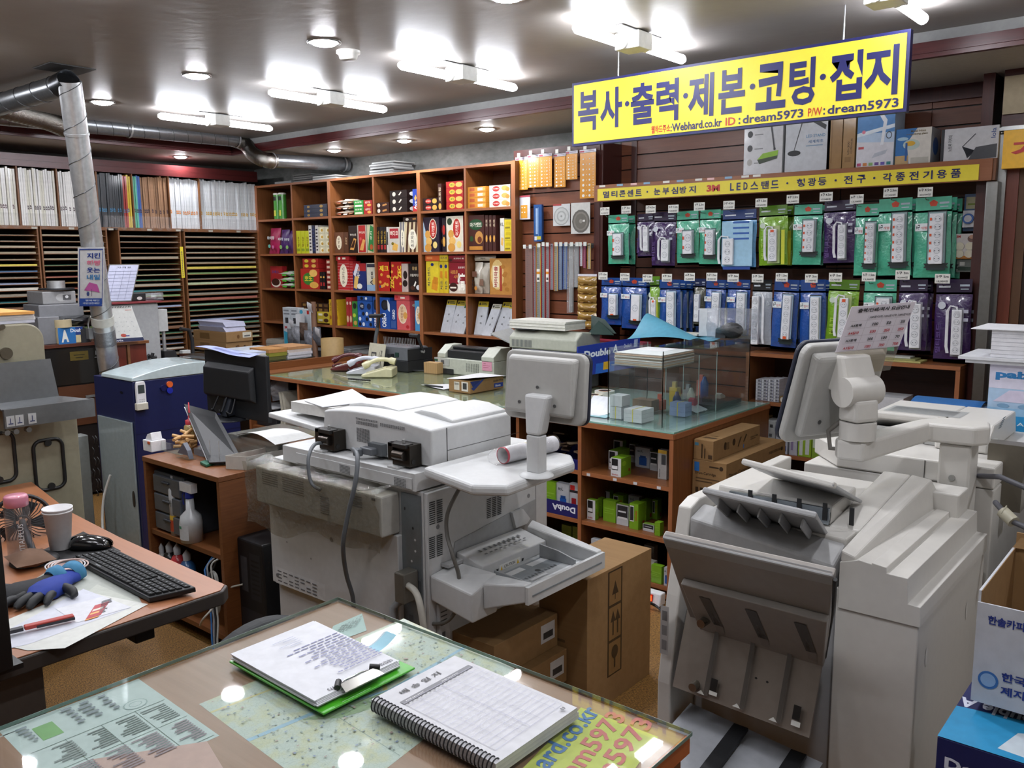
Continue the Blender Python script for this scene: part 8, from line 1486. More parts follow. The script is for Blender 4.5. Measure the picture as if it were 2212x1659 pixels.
z_a,z_b,z_c=t1.z,P(112,862,X=XM+.05).z,P(150,870,X=XM+.13).z
MB().slab([(XM+.012,t0.y,z_b),(XM+.012,t1.y+.02,z_b),(XM+.012,t1.y+.0,z_a),(XM+.012,t0.y,z_a)],.004,ST).slab([(XM+.012,t0.y,z_b),(XM+.13,t0.y,z_b-.012),(XM+.13,t1.y+.10,z_b-.012),(XM+.012,t1.y+.02,z_b)],.004,ST).box(XM+.125,XM+.14,t0.y,t1.y+.10,z_b-.075,z_b-.005,ST).build('steel_tray',cm)
b=MB()
for u in(10,30,58):
 p=P(u,874,X=XM+.141);b.box(XM+.1405,XM+.143,p.y-.0,p.y+.028,z_b-.068,z_b-.03,'a9acac').art((XM+.143,p.y,z_b-.068),(0,.028,0),(0,0,.038),[('r',.45,.2,.55,.8,'26305a'),('r',.2,.2,.8,.3,'26305a')]);p2=P(u+1,897,X=XM+.10);b.cyl((XM+.09,p.y+.01,z_b-.095),(XM+.115,p.y+.01,z_b-.095),.010,pm('a8a8a8',.2,1.),n=14)
b.build('switch_labels',cm)
def hatch(u0,v0,u1,v1,nm):
 xh=XM+.003;a=P(u0,v1,X=xh);c=P(u1,v0,X=xh);yc,zc=(a.y+c.y)/2,(a.z+c.z)/2;w_,h=c.y-a.y,c.z-a.z;rp=rrect(w_,h,.03);path=[(xh+.001,yc+q_[0],zc+q_[1])for q_ in rp];path.append(path[0])
 MB().tube(path,.007,'151515',6).cyl((xh,yc,c.z-.012),(xh+.008,yc,c.z-.012),.013,'1a1a1a').cyl((xh,yc,a.z+.012),(xh+.008,yc,a.z+.012),.013,'1a1a1a').build(nm,cm)
hatch(80,945,133,1062,'hatch_gasket');hatch(-40,932,27,1050,'hatch_gasket')
pstack(XM-.35,XM-.02,P(-20,690,X=XM).y,P(80,690,X=XM).y,zm1+.001,4,'c4c2c4','paper stack with an orange sheet on top of the cream machine',th=.011,seed=51,colr=['b9b9c4','c6c4c4','c6c4c4','d0954a'])
# yellow striped plank and small grey cabinet
p=P(142,925,X=-3.75);b=MB().box(-3.78,-3.75,p.y-.03,p.y+.0,.12,p.z,wood('4e2a16','5e3620','z',.5,'dark_plank')).box(-3.75,-3.745,p.y-.005,p.y+.03,.12,p.z-.09,pm('a8941c',.4,bump=.8,bscale=40)).box(-3.78,-3.75,p.y+.0005,p.y+.03,.12,p.z-.015,wood('6a4222','7a5230','z',.6,'edge_plank'))
tag(b.build('taped_plank'),'upright brown plank with crumpled yellow tape beside the cream machine','plank')
tag(MB().box(-5.0,-4.91,1.95,2.15,0,.62,'7b7f7c').build('grey_cabinet',bevel=.004),'small pale grey metal cabinet left of the blue machine','cabinet')
# ================= SECOND COPIER WITH FINISHER (right) =================
FW=pm('cac7c1',.42,var=.02);FG=pm('9e9e9f',.45,var=.03);FD=pm('938d87',.45,var=.04);FS=pm('8a8178',.38,.3,var=.05)
Y1=1.80
fn=thing('booklet_finisher','off-white copier finisher with slanted grey output trays at the right','finisher',(-.75,2.1,0))
def q3(u,v,y):return tuple(P(u,v,Y=y))
# stepped tower
pr_=[P(u,v,Y=Y1)for u,v in((1814,1214),(1856,1210),(1880,1218),(1883,1219),(1883,1216),(1915,1226),(1915,1239),(1961,1250),(1961,1305),(1988,1313),(1988,1342))]
tl=pr_[0].x;tr=pr_[-1].x;zt=pr_[0].z
MB().prism([(p.x,p.z)for p in pr_]+[(tr,.85),(tl,.85)],'y',Y1,2.40,FW).build('tower_top',fn,bevel=.003)
z1_=P(1840,1277,Y=Y1).z
MB().prism([(tl-.006,.02),(tr-.003,.02),(tr-.003,z1_-.045),(tl-.006,z1_+.0)],'y',Y1+.004,2.39,FW).prism([(tl+.004,z1_+.004),(tr-.003,z1_-.041),(tr-.003,pr_[-1].z-.003),(tl+.004,zt-.003)],'y',Y1+.001,2.385,FW).build('tower_body',fn,bevel=.003)
b=MB().art((tr-.0028,Y1+.05,.2),(0,.5,0),(0,0,.7),[('r',.0,.93,1,.934,'6a6864'),('e',.05,.8,.015,.03,'d8d6d2'),('e',.75,.78,.015,.03,'d8d6d2'),('r',.02,.94,.03,.98,'5a5854'),('r',.9,.94,.91,.98,'5a5854')]);b.build('side_seams',fn)
# humped cover
xa,xb=P(1792,1134,Y=1.92).x,P(1854,1191,Y=Y1).x
zc_=P(1792,1134,Y=1.92).z
MB().hexa([(tl+.001,Y1+.002,zt+.0005),(xb,Y1+.002,zt-.008),(xb+.03,2.395,zt-.008),(tl+.001,2.395,zt+.0005),(tl+.001,Y1+.002,zt+.026),(xb-.006,Y1+.002,zt+.018),(xb+.012,2.30,zt+.085),(tl+.001,2.30,zt+.09)],FW).build('tower_cover',fn,bevel=.004)
MB().hexa([(xa,1.92,zc_-.055),(tl,1.92,zc_-.055),(tl,2.30,zc_-.055),(xa,2.30,zc_-.055),(xa,1.92,zc_),(tl,1.92,zc_),(tl-.0,2.30,zt+.09),(xa,2.30,zt+.09)],FW).build('tower_cover',fn,bevel=.004)
MB().box(xb-.02,tr-.05,2.30,2.395,zt-.02,zt+.055,FW).build('rear_block',fn,bevel=.004)
# left side panel (profile leans out towards the floor)
xl=P(1465,1095,Y=Y1).x
prof=[(Y1,1.005),(1.845,1.02),(2.4,1.02),(2.4,.02),(P(1420,1560,X=xl).y,.02),(P(1420,1470,X=xl).y,P(1420,1470,X=xl).z),(P(1432,1180,X=xl).y+.02,.80)]
MB().prism(prof,'x',xl-.0,xl+.035,FW).build('side_panel',fn,bevel=.004)
yb=prof[-2][0]
b=MB();pc=P(1436,1375,X=xl);b.art((xl+.004,prof[-1][0]-.0-.0,.60),(.026,0,0),(0,-.02,-.0),[])if 0 else None
# body behind the trays
MB().box(xl+.036,tl-.007,Y1+.03,2.39,.02,.96,FG).build('inner_body',fn,bevel=.004)
MB().hexa([(xl+.036,Y1-.01,.90),(tl-.008,Y1-.01,.87),(tl-.008,Y1+.029,.87),(xl+.036,Y1+.029,.90),(xl+.036,Y1-.01,.985),(tl-.008,Y1-.01,.945),(tl-.008,Y1+.06,.975),(xl+.036,Y1+.06,1.005)],pm('a6a6a6',.4)).build('front_beam',fn,bevel=.006)
MB().box(xl+.036,tl-.008,Y1+.061,2.39,.9605,.985,FW).build('deck',fn,bevel=.004)
# upper slot housing
ya=1.93;c=[P(1548,1052,Y=ya),P(1856,1122,Y=ya),P(1856,1092,Y=ya+.04),P(1556,1020,Y=ya+.04)]
hx0_,hx1_=c[0].x,xa-.002
MB().hexa([(hx0_,ya,.986),(hx1_,ya,.986),(hx1_,2.10,.986),(hx0_,2.10,.986),(hx0_,ya+.01,c[0].z+.005),(hx1_,ya+.01,c[0].z-.0),(hx1_,2.10,c[0].z+.012),(hx0_,2.10,c[0].z+.012)],FW).build('slot_housing',fn,bevel=.005)
b=MB().box(hx0_+.04,hx1_-.0,ya-.003,ya-.0005,.995,c[0].z-.012,'16181b').box(hx0_+.04,hx1_,ya-.012,ya-.004,.99,1.028,pm('8c949a',.25,.7))
for k in range(5):b.box(hx0_+.09+.06*k,hx0_+.10+.06*k,ya-.016,ya-.0125,1.0,1.04,'17181a')
b.build('exit_slot',fn)
def tray(nm,ol,orr,ir,il,th,m,ribs=0,lip=None):
 A=[Vector(v)for v in(ol,orr,ir,il)];b=MB().slab(A,th,m)
 n=(A[1]-A[0]).cross(A[2]-A[0]).normalized()
 for k in range(ribs):
  f=(k+.7)/(ribs+.4);a0=A[0].lerp(A[1],f);a1=A[3].lerp(A[2],f);b.slab([a0.lerp(a1,.15),a0.lerp(a1,.15)+(A[1]-A[0])*.018,a1+(A[1]-A[0])*.018,a1],-.022,m)
 o=b.build(nm,fn,bevel=.003)
 if lip:MB().slab([A[0]-n*.002,A[0].lerp(A[3],.10)-n*.002,A[1].lerp(A[2],.10)-n*.002,A[1]-n*.002],-.014,lip).build(nm+'_lip',fn,bevel=.004)
 return A
OL,OR,IR,IL=q3(1430,1168,1.55),q3(1742,1248,1.55),q3(1800,1425,1.775),q3(1497,1345,1.775)
OL=(OL[0],OL[1],(OL[2]+OR[2])/2+.012);OR=(OR[0]+.05,OR[1],OL[2]-.0)
tray('lower_tray',OL,OR,(tl-.012,1.775,.735),(xl+.055,1.775,.735),.018,FD,0,FG)
A=[Vector(OL),Vector(OR),Vector((tl-.012,1.775,.735)),Vector((xl+.055,1.775,.735))];n=(A[1]-A[0]).cross(A[2]-A[0]).normalized()
e0,e1,e2,e3=A[0].lerp(A[3],.42).lerp(A[1].lerp(A[2],.42),.06),A[1].lerp(A[2],.42),A[2].lerp(A[3],.0),A[3].lerp(A[2],.10)
if n.y>0 or n.z>0:n=-n
sg_=n
MB().slab([e0,e3,e2,e1],.018 if(e3-e0).cross(e2-e0).dot(sg_)>0 else-.018,FD).build('tray_underside',fn,bevel=.003)
b=MB()
for f in(.12,.45,.78):
 for(g0,g1)in((.5,.88),):
  a0=e0.lerp(e1,f)+(e3-e0)*g0*.3+sg_*.0195;dx_=(e1-e0)*.10;dy_=(e3-e0)*.55
  b.add([a0,a0+dx_*.8,a0+dx_+dy_,a0+dx_*.3+dy_],[(0,1,2,3)],'4c4844').add([a0+dx_*.5+dy_*.5,a0+dx_*1.0+dy_,a0+dx_*.9+dy_*1.35,a0+dx_*.3+dy_*1.3],[(0,1,2,3)],'8a8580')
b.build('tray_recess',fn)
MB().tube([A[1]+Vector((0,.01,-.01)),A[1].lerp(A[2],.5)+sg_*-.02,A[2]+Vector((0,-.005,.01))],.004,'141414',6).build('tray_cord',fn)
tray('middle_tray',q3(1516,1062,1.70),q3(1762,1118,1.70),q3(1792,1168,1.925),q3(1560,1105,1.925),.010,FG,5,FG)
tray('top_tray',q3(1600,1000,1.86),q3(1800,1052,1.86),q3(1862,1088,2.06),q3(1668,1030,2.06),.008,pm('a5a6a7',.4),0,FW)
# steel plate and bottom tray
z_t=.80;zpl,zpr=P(1480,1492,Y=1.70).z,P(1792,1610,Y=1.70).z;MB().slab([(xl+.05,1.775,z_t),(tl-.012,1.775,z_t-.02),(tl-.012,1.70,zpr),(xl+.05,1.70,zpl)],.006,FS).build('steel_plate',fn)
b=MB();o0=Vector((xl+.05,1.699,zpl));ux=Vector((tl-.062-xl,0,zpr-zpl));uy=Vector((0,.0755,z_t-zpl))
b.art(o0-Vector((0,.0065,0)),ux,uy,[('r',.25,.05,.28,1,'55504a'),('r',.52,.05,.55,1,'55504a'),('r',.78,.05,.81,1,'55504a'),('p',[(.20,.05),(.26,.05),(.23,.09)],'d8d8d2'),('p',[(.47,.05),(.53,.05),(.5,.09)],'d8d8d2'),('p',[(.73,.05),(.79,.05),(.76,.09)],'d8d8d2'),('r',.29,.12,.34,.25,'1c1a18'),('r',.29,.08,.35,.12,'dcdcd6'),('r',.88,.14,.93,.28,'1c1a18'),('r',.88,.08,.94,.13,'dcdcd6'),('e',.6,.4,.01,.012,'161616'),('e',.68,.4,.01,.012,'161616')],lift=.002)
for u,v in((1518,1345),(1500,1482)):
 p=P(u,v,Y=1.70);b.cyl((p.x,1.72,p.z),(p.x,1.690,p.z),.010,pm('9a968c',.25,.9),n=14)
b.build('plate_marks',fn)
zq=P(1560,1545,Y=1.80).z;MB().slab([(xl+.05,1.45,zq-.06),(tl-.012,1.45,zq-.09),(tl-.012,1.79,zq-.03),(xl+.05,1.79,zq)],.01,pm('a5a8ad',.4)).build('bottom_tray',fn)
b=MB()
for f in(.38,.80):
 x=xl+.05+(tl-xl-.06)*f;b.slab([(x,1.46,zq-.045-.03*f),(x+.035,1.46,zq-.045-.03*f),(x+.035,1.77,zq+.014-.03*f),(x,1.77,zq+.014-.03*f)],.008,'191a1d')
b.build('black_straps',fn)
b=MB();q=P(1436,1370,Y=yb);b.art((xl+.006,yb-.0006,q.z-.05),(.022,0,0),(0,0,.12),[('r',0,0,1,1,'aaa8a6'),('r',.2,.7,.8,.9,'6a6a6a'),('r',.2,.4,.8,.6,'7a7a7a'),('r',.2,.1,.8,.3,'7a7a7a')]);b.build('instruction_label',fn)
# ---- printer engine behind ----
en=thing('colour_copier','large off-white copier behind the finisher with an angled feeder on top','copier',(-.7,2.9,0))
ex0,ex1=P(1735,1010,Y=2.52).x,P(2150,1010,Y=2.52).x
ZE=P(1998,992,Y=2.52).z
MB().box(ex0,ex1,2.525,3.10,.03,ZE-.06,FW).build('main_body',en,bevel=.004)
b=MB().prism([(ex0-.02,2.66),(ex0+.10,2.52),(ex1,2.52),(ex1,3.10),(ex0+.06,3.10)],'z',ZE-.058,ZE,FW);b.build('scanner_deck',en,bevel=.005)
p=P(1998,1000,Y=2.52);MB().box(p.x-.001,p.x+.001,2.5185,2.5195,ZE-.30,ZE-.003,'4a4845').build('seam',en)
fx0,fx1=P(1873,900,Y=2.72).x,P(2183,930,Y=2.72).x;zf0,zf1=ZE+.03,P(1873,880,Y=2.72).z-.02;fx1-=.045
MB().prism([(2.72,zf0+.035),(2.72,zf0+.055),(2.80,zf1),(3.05,zf1),(3.08,zf0),(2.80,zf0)],'x',fx0,fx1-.14,FW).prism([(2.68,ZE+.001),(2.68,ZE+.03),(2.75,zf1),(3.05,zf1),(3.08,ZE+.001)],'x',fx1-.14,fx1,FW).build('document_feeder',en,bevel=.006)
b=MB().box(fx0,fx1-.145,2.73,3.04,ZE+.001,zf0-.001,'3a3c3e')
for k in range(5):b.box(fx0+.03+.07*k,fx0+.08+.07*k,2.715,2.729,ZE+.002,zf0+.01,'a5a5a2')
b.build('feeder_slot',en)
MB().art((fx1+.0003,2.74,ZE),(0,.2,0),(0,0,.11),[('r',.3+.06*i,.5+.05*i,.5+.06*i,.53+.05*i,'6a6864')for i in range(5)]).build('vent_slots',en)
MB().art((fx0+.02,2.81,zf1),(.22,0,0),(0,.12,0),[('r',0,0,1,1,'a5a6a4')]+[('r',.05,.1+.1*i,.9,.14+.1*i,'7a7c7e')for i in range(8)]).build('instruction_label',en)
# UI arm and monitor
yc=2.425;xc0,xc1=P(2026,1000,Y=yc).x,P(2096,1000,Y=yc).x;za_=P(2060,952,Y=yc).z
ua=thing('touch_panel_arm','tilting off-white touch panel on a swing arm above the finisher','touch panel',((xc0+xc1)/2,yc+.04,0))
MB().box(xc0,xc1,yc,yc+.09,.02,za_-.010,FW).cyl((P(2056,1032,Y=yc-.001).x,yc-.001,P(2056,1032,Y=yc).z),(P(2056,1032,Y=yc-.001).x,yc-.004,P(2056,1032,Y=yc).z),.008,'8a8a86',n=14).build('column',ua,bevel=.006)
m0=P(1812,985,Z=za_);m1=P(1868,992,Z=za_)
pa=[(xc1+.01,yc-.012),(xc1+.035,yc+.03),(xc1+.02,yc+.10),(xc0-.02,yc+.10),(xc0-.06,yc+.035),(m0.x-.0,m0.y+.055),(m0.x-.018,m0.y+.02),(m0.x+.0,m0.y-.012),(m1.x+.0,m1.y-.008),(xc0-.02,yc-.018)]
MB().prism(pa,'z',za_-.008,za_+.042,FW).build('swing_arm',ua,bevel=.008,seg=3)
bx_,by_=m0.x+.032,m0.y+.028;zn=za_+.042
MB().cyl((bx_,by_,zn),(bx_,by_,zn+.042),.042,FW,n=30).build('collar',ua,bevel=0)
hh=Vector((.454,.891,0));nn=Vector((-.891,.454,0));Rm=Matrix((hh,nn,(0,0,1))).transposed().to_4x4()
TN=Matrix.Translation((bx_,by_,zn+.043))@Rm
b=MB();b.T=TN;b.hexa([(-.036,-.032,0),(.036,-.032,0),(.036,.032,0),(-.036,.032,0),(-.036,-.028,.055),(.036,-.028,.055),(.036,.03,.075),(-.036,.03,.075)],FW);b.build('neck_lower',ua,bevel=.01,seg=3)
b=MB();b.T=TN@Matrix.Translation((0,.005,.072));b.cyl((-.05,0,0),(.05,0,0),.036,FW,n=26).hexa([(-.05,-.02,0),(.05,-.02,0),(.05,.05,.0),(-.05,.05,.0),(-.045,.01,.085),(.045,.01,.085),(.045,.06,.085),(-.045,.06,.085)],FW);b.build('neck_joint',ua,bevel=.006)
ctr=P(1806,848,Y=by_+.045)
panel(ua,Matrix.Translation(ctr)@Rm@Matrix.Rotation(math.radians(17),4,'X'),.265,.262)
MB().tube([(bx_-.03,by_+.0,zn+.05),(bx_-.07,by_+.0,zn+.01),(bx_-.06,by_-.01,zn-.03),(bx_-.02,by_,zn-.03)],.006,'6a6660',8).build('monitor_cord',ua)
# price sheet taped to the monitor
S0,S1,S3=P(1806,762,Y=by_-.05),P(1925,748,Y=by_+.06),P(1882,660,Y=by_-.04)
yq=by_-.02;c=[P(1805,761,Y=yq),P(1942,748,Y=yq+.14),None,P(1840,663,Y=yq)]
U=c[1]-c[0];V=c[3]-c[0]
b=MB().slab([c[0],c[0]+U,c[0]+U+V,c[0]+V],-.0012,clear('laminate','e8e2ea',.05,.1,.82))
tx=[('t','출력/인쇄/복사 요금안내',.12,.86,.09,'202020',.8,0,.03)]+[('t',t,.34+.22*i,.71,.055,'202020',.2,0,.02)for i,t in enumerate(('100장이하','1000장이하','1000장이상'))]
for r,(nm,vals,c_)in enumerate((('A4흑백',('100','50','35'),'202020'),('A4칼라',('500','350','350'),'b02830'),('A3흑백',('200','100','70'),'202020'),('A3칼라',('1000','700','700'),'b02830'))):
 y=.545-.165*r;tx+=[('t',nm,.08,y,.065,c_,.17,0,.03)]+[('t',v,.42+.22*i,y,.065,c_,.07 if len(v)<3 else .09,0,.03)for i,v in enumerate(vals)]
tx+=[('r',.04,.02+.165*r,.97,.024+.165*r,'9a909a')for r in range(5)]+[('r',x,.02,x+.003,.8,'9a909a')for x in(.3,.53,.76)]
b.art(c[0],U,V,tx,lift=.0016)
e=[c[0]-V*.55+U*.0,c[0]+U-V*.55,c[0]+U-V*.01,c[0]-V*.01];b.slab(e,-.001,clear('laminate_clear','f4f0e8',.06,.08,.06))
tag(b.build('price_sheet'),'laminated Korean copy price table taped slanting on the right touch panel','price sheet')
# ---- goods at the far right ----
def tbx(z,*a):return bx(z,*a)
st_=thing('goods_table','low grey table behind the colour copier carrying paper and folders','table',(-.35,3.5,0));ZT2=1.0
MB().box(-.95,.35,3.12,3.75,ZT2-.03,ZT2,'a5a3a0').build('table_top',st_)
for x in(-.93,.30):
 for y in(3.14,3.70):MB().box(x,x+.03,y,y+.03,0,ZT2-.031,'7a7a7a').build('leg',st_)
p=P(2131,955,Z=ZT2+.001);y=max(p.y,3.14);x0=P(2131,900,Y=y).x;z1=P(2131,785,Y=y).z
b=MB().box(x0,x0+.30,y,y+.22,ZT2+.0005,z1,pm('a9c4de',.4))
b.art((x0,y,ZT2),(.30,0,0),(0,0,z1-ZT2),[('r',0,.68,1,1,'d2cfe0'),('r',0,.12,1,.32,'2a8cc4'),('r',0,.32,1,.42,'8fb8d8'),('p',[(.05,.5),(.5,.5),(.5,.66),(.2,.66)],'d0c8dc'),('t','paiz',.06,.79,.13,'2a78b4',.36,0,.05),('t','[80g  A4  2500]',.08,.18,.06,'d8e8f0',.6)]+[('e',.15+.2*i,.45,.06,.03,'7aa0c0')for i in range(4)])
tag(b.build('paper_carton'),'pale blue and pink paper carton with white foam trays on top','carton')
b=MB().box(x0-.07,x0+.30,y-.02,y+.24,z1+.001,z1+.012,'cfd0d4').box(x0-.09,x0+.30,y-.03,y+.25,z1+.013,z1+.022,'c9cace').box(x0-.0,x0+.30,y-.01,y+.22,z1+.023,z1+.11,'d4d4d8').box(x0-.06,x0+.30,y-.02,y+.23,z1+.111,z1+.114,'d8d8dc')
b.art((x0-.0,y-.01,z1+.023),(.3,0,0),(0,0,.087),[('r',0,.15*i+.12,1,.15*i+.13,'a0a0a8')for i in range(6)]);tag(b.build('white_trays'),'stack of white trays and sheets on the pale blue paper carton','trays')
p=P(2080,905,Z=ZT2+.001);x1_=x0-.015
for k in range(7):tag(MB().grid(lambda u,v,k=k:(x1_-.23+.22*u,y-.0+.19*v,ZT2+.001+.011*(k+1)+(.022*math.sin(PI*v)if k==6 else 0)),4,8,pm('1f5a94' if k==6 else('a9b0c4','3a5a8a')[k%2],.5)).box(x1_-.23,x1_-.01,y,y+.19,ZT2+.0015+.011*k,ZT2+.0105+.011*k,pm(('b9bccb','44628f')[k%2],.6)).build('blue_folder'),'blue covered booklet, %s from the bottom of the pile by the pale blue carton'%ORD[k],'booklet','pile of blue booklets')
b=MB().box(x1_-.40,x1_-.02,y-.10,y-.012,ZT2+.001,ZT2+.022,'c4c4cc');b.art((x1_-.40,y-.10,ZT2+.022),(.38,0,0),(0,.085,0),[('r',.05,.2,.35,.95,'4a2a7a'),('r',.5,.3,.68,.8,'5a5aa8'),('r',.72,.3,.85,.8,'5a5aa8')])
for k in range(26):b.cyl((x1_-.39+.0142*k,y-.012,ZT2+.020),(x1_-.39+.0142*k,y-.008,ZT2+.030),.003,'b8b8c8',n=6)
tag(b.build('spiral_catalogue'),'white spiral catalogue with purple print in front of the blue booklets','catalogue')
# grey printer unit, cable and ferrite at the right edge
un=thing('side_unit','white ventilated machine unit at the right edge beside the finisher','machine unit',(-.25,2.5,0))
MB().box(-.36,.1,2.44,3.0,.0,.80,FW).hexa([(-.36,2.44,.801),(.1,2.44,.801),(.1,3.0,.801),(-.36,3.0,.801),(-.36,2.50,.86),(.1,2.50,.86),(.1,3.0,.90),(-.36,3.0,.90)],FW).build('housing',un,bevel=.006)
MB().art((-.36,2.445,.803),(.4,0,0),(0,.055,.054),[('r',.03+.05*i,.1,.055+.05*i,.9,'8c8a86')for i in range(19)],lift=.001).build('vent_grille',un)
MB().cyl(P(2166,1105,Y=2.40),P(2190,1128,Y=2.38),.016,'b5b09c',n=8).cyl(P(2166,1105,Y=2.40),P(2168,1106,Y=2.40),.019,'a8a490',n=8).build('ferrite_core',un)
MB().tube([P(2150,1085,Y=2.45),P(2172,1110,Y=2.40),P(2190,1128,Y=2.38),P(2240,1150,Y=2.36)],.007,'5a5a60',8).tube([P(2114,1028,Y=2.52),P(2160,1030,Y=2.44),P(2230,1060,Y=2.42)],.007,'5a5a60',8).build('cord',un)
MB().box(P(2135,960,Y=2.62).x,P(2215,960,Y=2.62).x,2.62,2.68,.901,P(2150,958,Y=2.62).z,pm('7a7468',.35,.7)).build('metal_hinge',un)
# open white box and blue paper box
yw=1.62;x0,x1=P(2112,1300,Y=yw).x,P(2112,1300,Y=yw).x+.24;zw0,zw1=P(2110,1515,Y=yw).z,P(2135,1305,Y=yw).z
KI=KR;WB=pm('bbbcc2',.5)
ob=thing('open_white_box','open white paper box with Korean lettering and kraft inside at the right edge','paper box',((x0+x1)/2,yw+.15,zw0))
MB().box(x0,x1,yw,yw+.004,zw0,zw1,WB).box(x0,x0+.004,yw+.0045,yw+.30,zw0,zw1+.02,WB).box(x0+.0045,x1,yw+.296,yw+.30,zw0,zw1+.05,KI).box(x0+.0045,x0+.0055,yw+.0045,yw+.295,zw0+.01,zw1+.02,KI).box(x0+.005,x1,yw+.0045,yw+.295,zw0,zw0+.004,KI).slab([(x0,yw+.29,zw1+.02),(x0+.02,yw+.30,zw1+.055),(x1,yw+.30,zw1+.06),(x1,yw+.29,zw1+.02)],.003,KI).build('box_body',ob)
b=MB();hz=zw1-zw0;B_=pm('1c2f7c')
b.text('한솔카피',(x0+.018,yw-.0005,zw1-.035),(1,0,0),(0,0,1),.016,B_,w=.055,bold=.03).text('한국에서 가장',(x0+.045,yw-.0005,zw0+.05),(1,0,0),(0,0,1),.016,B_,w=.12,bold=.03).text('제지부문 1위',(x0+.045,yw-.0005,zw0+.025),(1,0,0),(0,0,1),.016,B_,w=.11,bold=.03)
b.cyl((x0+.025,yw-.0002,zw0+.045),(x0+.025,yw-.0008,zw0+.045),.016,'3a6aa8',n=22).cyl((x0+.025,yw-.0009,zw0+.045),(x0+.025,yw-.0012,zw0+.045),.012,'8aa8cc',n=22);b.build('box_lettering',ob)
yd=1.50;c0=P(2030,1590,Y=yd);zd1=c0.z;x0=c0.x
db=thing('blue_paper_box','blue and white copy paper box with slanted lettering in the lower right corner','paper box',(x0+.15,yd+.1,0));x1=x0+.34;y1_=1.92;DB=pm('1a2258',.4,coat=.3)
zd1=min(zd1,zw0-.002)
MB().box(x0,x1,yd,y1_,zd1-.26,zd1-.095,pm('b4b4ac',.6)).box(x0-.003,x1,yd-.003,y1_,zd1-.094,zd1,DB).build('box_and_lid',db,bevel=.002)
b=MB();b.art((x0-.003,yd-.003,zd1),(x1-x0+.003,0,0),(0,y1_-yd+.003,0),[('r',0,0,1,1,'1a2258'),('p',[(0,.0),(1,.0),(1,.44),(0,.30)],'2c8fc0'),('p',[(.25,.05),(1,.0),(1,.3),(.6,.36),(.3,.22)],'c4d0d8'),('e',.75,.17,.28,.10,'2c8fc0'),('t','Double A',.42,.40,.09,'d0d4e4',.42,2,.03),('p',[(.05,.46),(.45,.98),(.62,.98),(.95,.58),(.7,.5),(.5,.7),(.35,.5)],'c4ccd8'),('p',[(.38,.72),(.48,.85),(.6,.72)],'1f4f94')],lift=.001)
b.art((x0-.003,yd-.003,zd1-.094),(x1-x0,0,0),(0,0,.094),[('t','Double A',.04,.45,.22,'d0d4e4',.42,0,.04),('r',.6,0,1,.45,'c4c4c4')]+[('r',.63+.025*i,.05,.64+.025*i,.42,'1a1a1a')for i in range(12)]);b.build('box_print',db)
tag(MB().box(x0,x1,yd+.005,y1_,.0,zd1-.261,KR).build('cardboard_box'),'kraft box under the blue paper box in the lower right corner','cardboard box')
p=P(2090,1230,Y=2.0)
# ================= FRONT COUNTER =================
ZF=.825
fx0,fx1,fy1=-1.535,-.628,1.205
fc=thing('front_counter','brown-topped counter under a glass sheet in the foreground','counter',((fx0+fx1)/2,.4,0))
TOPB=wood('86664e','997760','x',.35,'brown_top',fine=.6)
MB().box(fx0+.002,fx1-.010,-.75,fy1-.003,ZF-.038,ZF-.0090,TOPB).build('counter_top',fc)
MB().box(fx1-.0095,fx1-.002,-.75,fy1-.003,ZF-.038,ZF-.0090,'a85a2a').box(fx1-.06,fx1-.012,fy1-.06,fy1-.014,0,ZF-.0385,W1Z).box(fx1-.05,fx1-.03,-.75,fy1-.07,0,ZF-.0385,wood('7a4524','96592f','y',.4,'side_board')).build('right_panel',fc)
MB().box(fx0+.03,fx1-.07,fy1-.05,fy1-.03,.0,ZF-.0385,W1).box(fx0+.03,fx0+.05,-.75,fy1-.051,0,ZF-.0385,W1Y).build('back_panel',fc)
MAP2=mat_map([(.25,'adbab1'),(.45,'b8c3ba'),(.6,'bcbf9f'),(.78,'a2afa8')])
zs_=ZF-.0088
def flat(name,uv,m,label,cat,items=None,z=None,par=None,clip=True,frame=None):
 z=zs_ if z is None else z;pts=[P(u,v,Z=z)for u,v in uv]
 b=MB();c_=sum(pts,Vector())/len(pts);b.add(pts,[tuple(range(len(pts)))],m)
 if(pts[1]-pts[0]).cross(pts[2]-pts[0]).z<0:b.f=[tuple(reversed(f))for f in b.f]
 if items:b.art(frame[0],frame[1],frame[2],items,lift=.0003)
 o=b.build(name,par)
 if not par:tag(o,label,cat)
 return o
A=P(430,1521,Z=zs_);B=P(872,1336,Z=zs_);C=P(1110,1443,Z=zs_)
U=C-B;U.normalize();V=B-A;L=V.length
O=Vector((A.x,.55,zs_));
road=[('p',[(.0,.55),(.35,.62),(.6,.5),(1,.58),(1,.60),(.6,.52),(.35,.645),(0,.575)],'c0b070'),('p',[(.42,0),(.45,.3),(.55,.55),(.5,1),(.52,1),(.575,.55),(.475,.3),(.445,0)],'8fb0c4'),('p',[(.47,.2),(.58,.3),(.66,.5),(.56,.55),(.5,.3)],'93a886'),('p',[(.1,.0),(.14,.4),(.3,.7),(.31,.7),(.155,.4),(.115,0)],'c4bc86'),('r',.0,.3,1,.303,'8a9a90')]
r_=random.Random(77)
for k in range(600):
 x,y=r_.uniform(.02,.96),r_.uniform(.03,.95);road.append(('r',x,y,x+r_.uniform(.003,.014),y+r_.uniform(.003,.012),r_.choice(['6f7f7a','8a958c','7c8aa0','93a09a','9c8a84'])))
mp=[Vector((A.x-.005,A.y,zs_)),Vector((A.x+.0,B.y-.0,zs_))]
mc=[P(430,1521,Z=zs_),P(872,1336,Z=zs_),P(1112,1444,Z=zs_)];md=mc[0]+(mc[2]-mc[1])
mc1=mc[2]+(mc[0]-mc[1])*.0
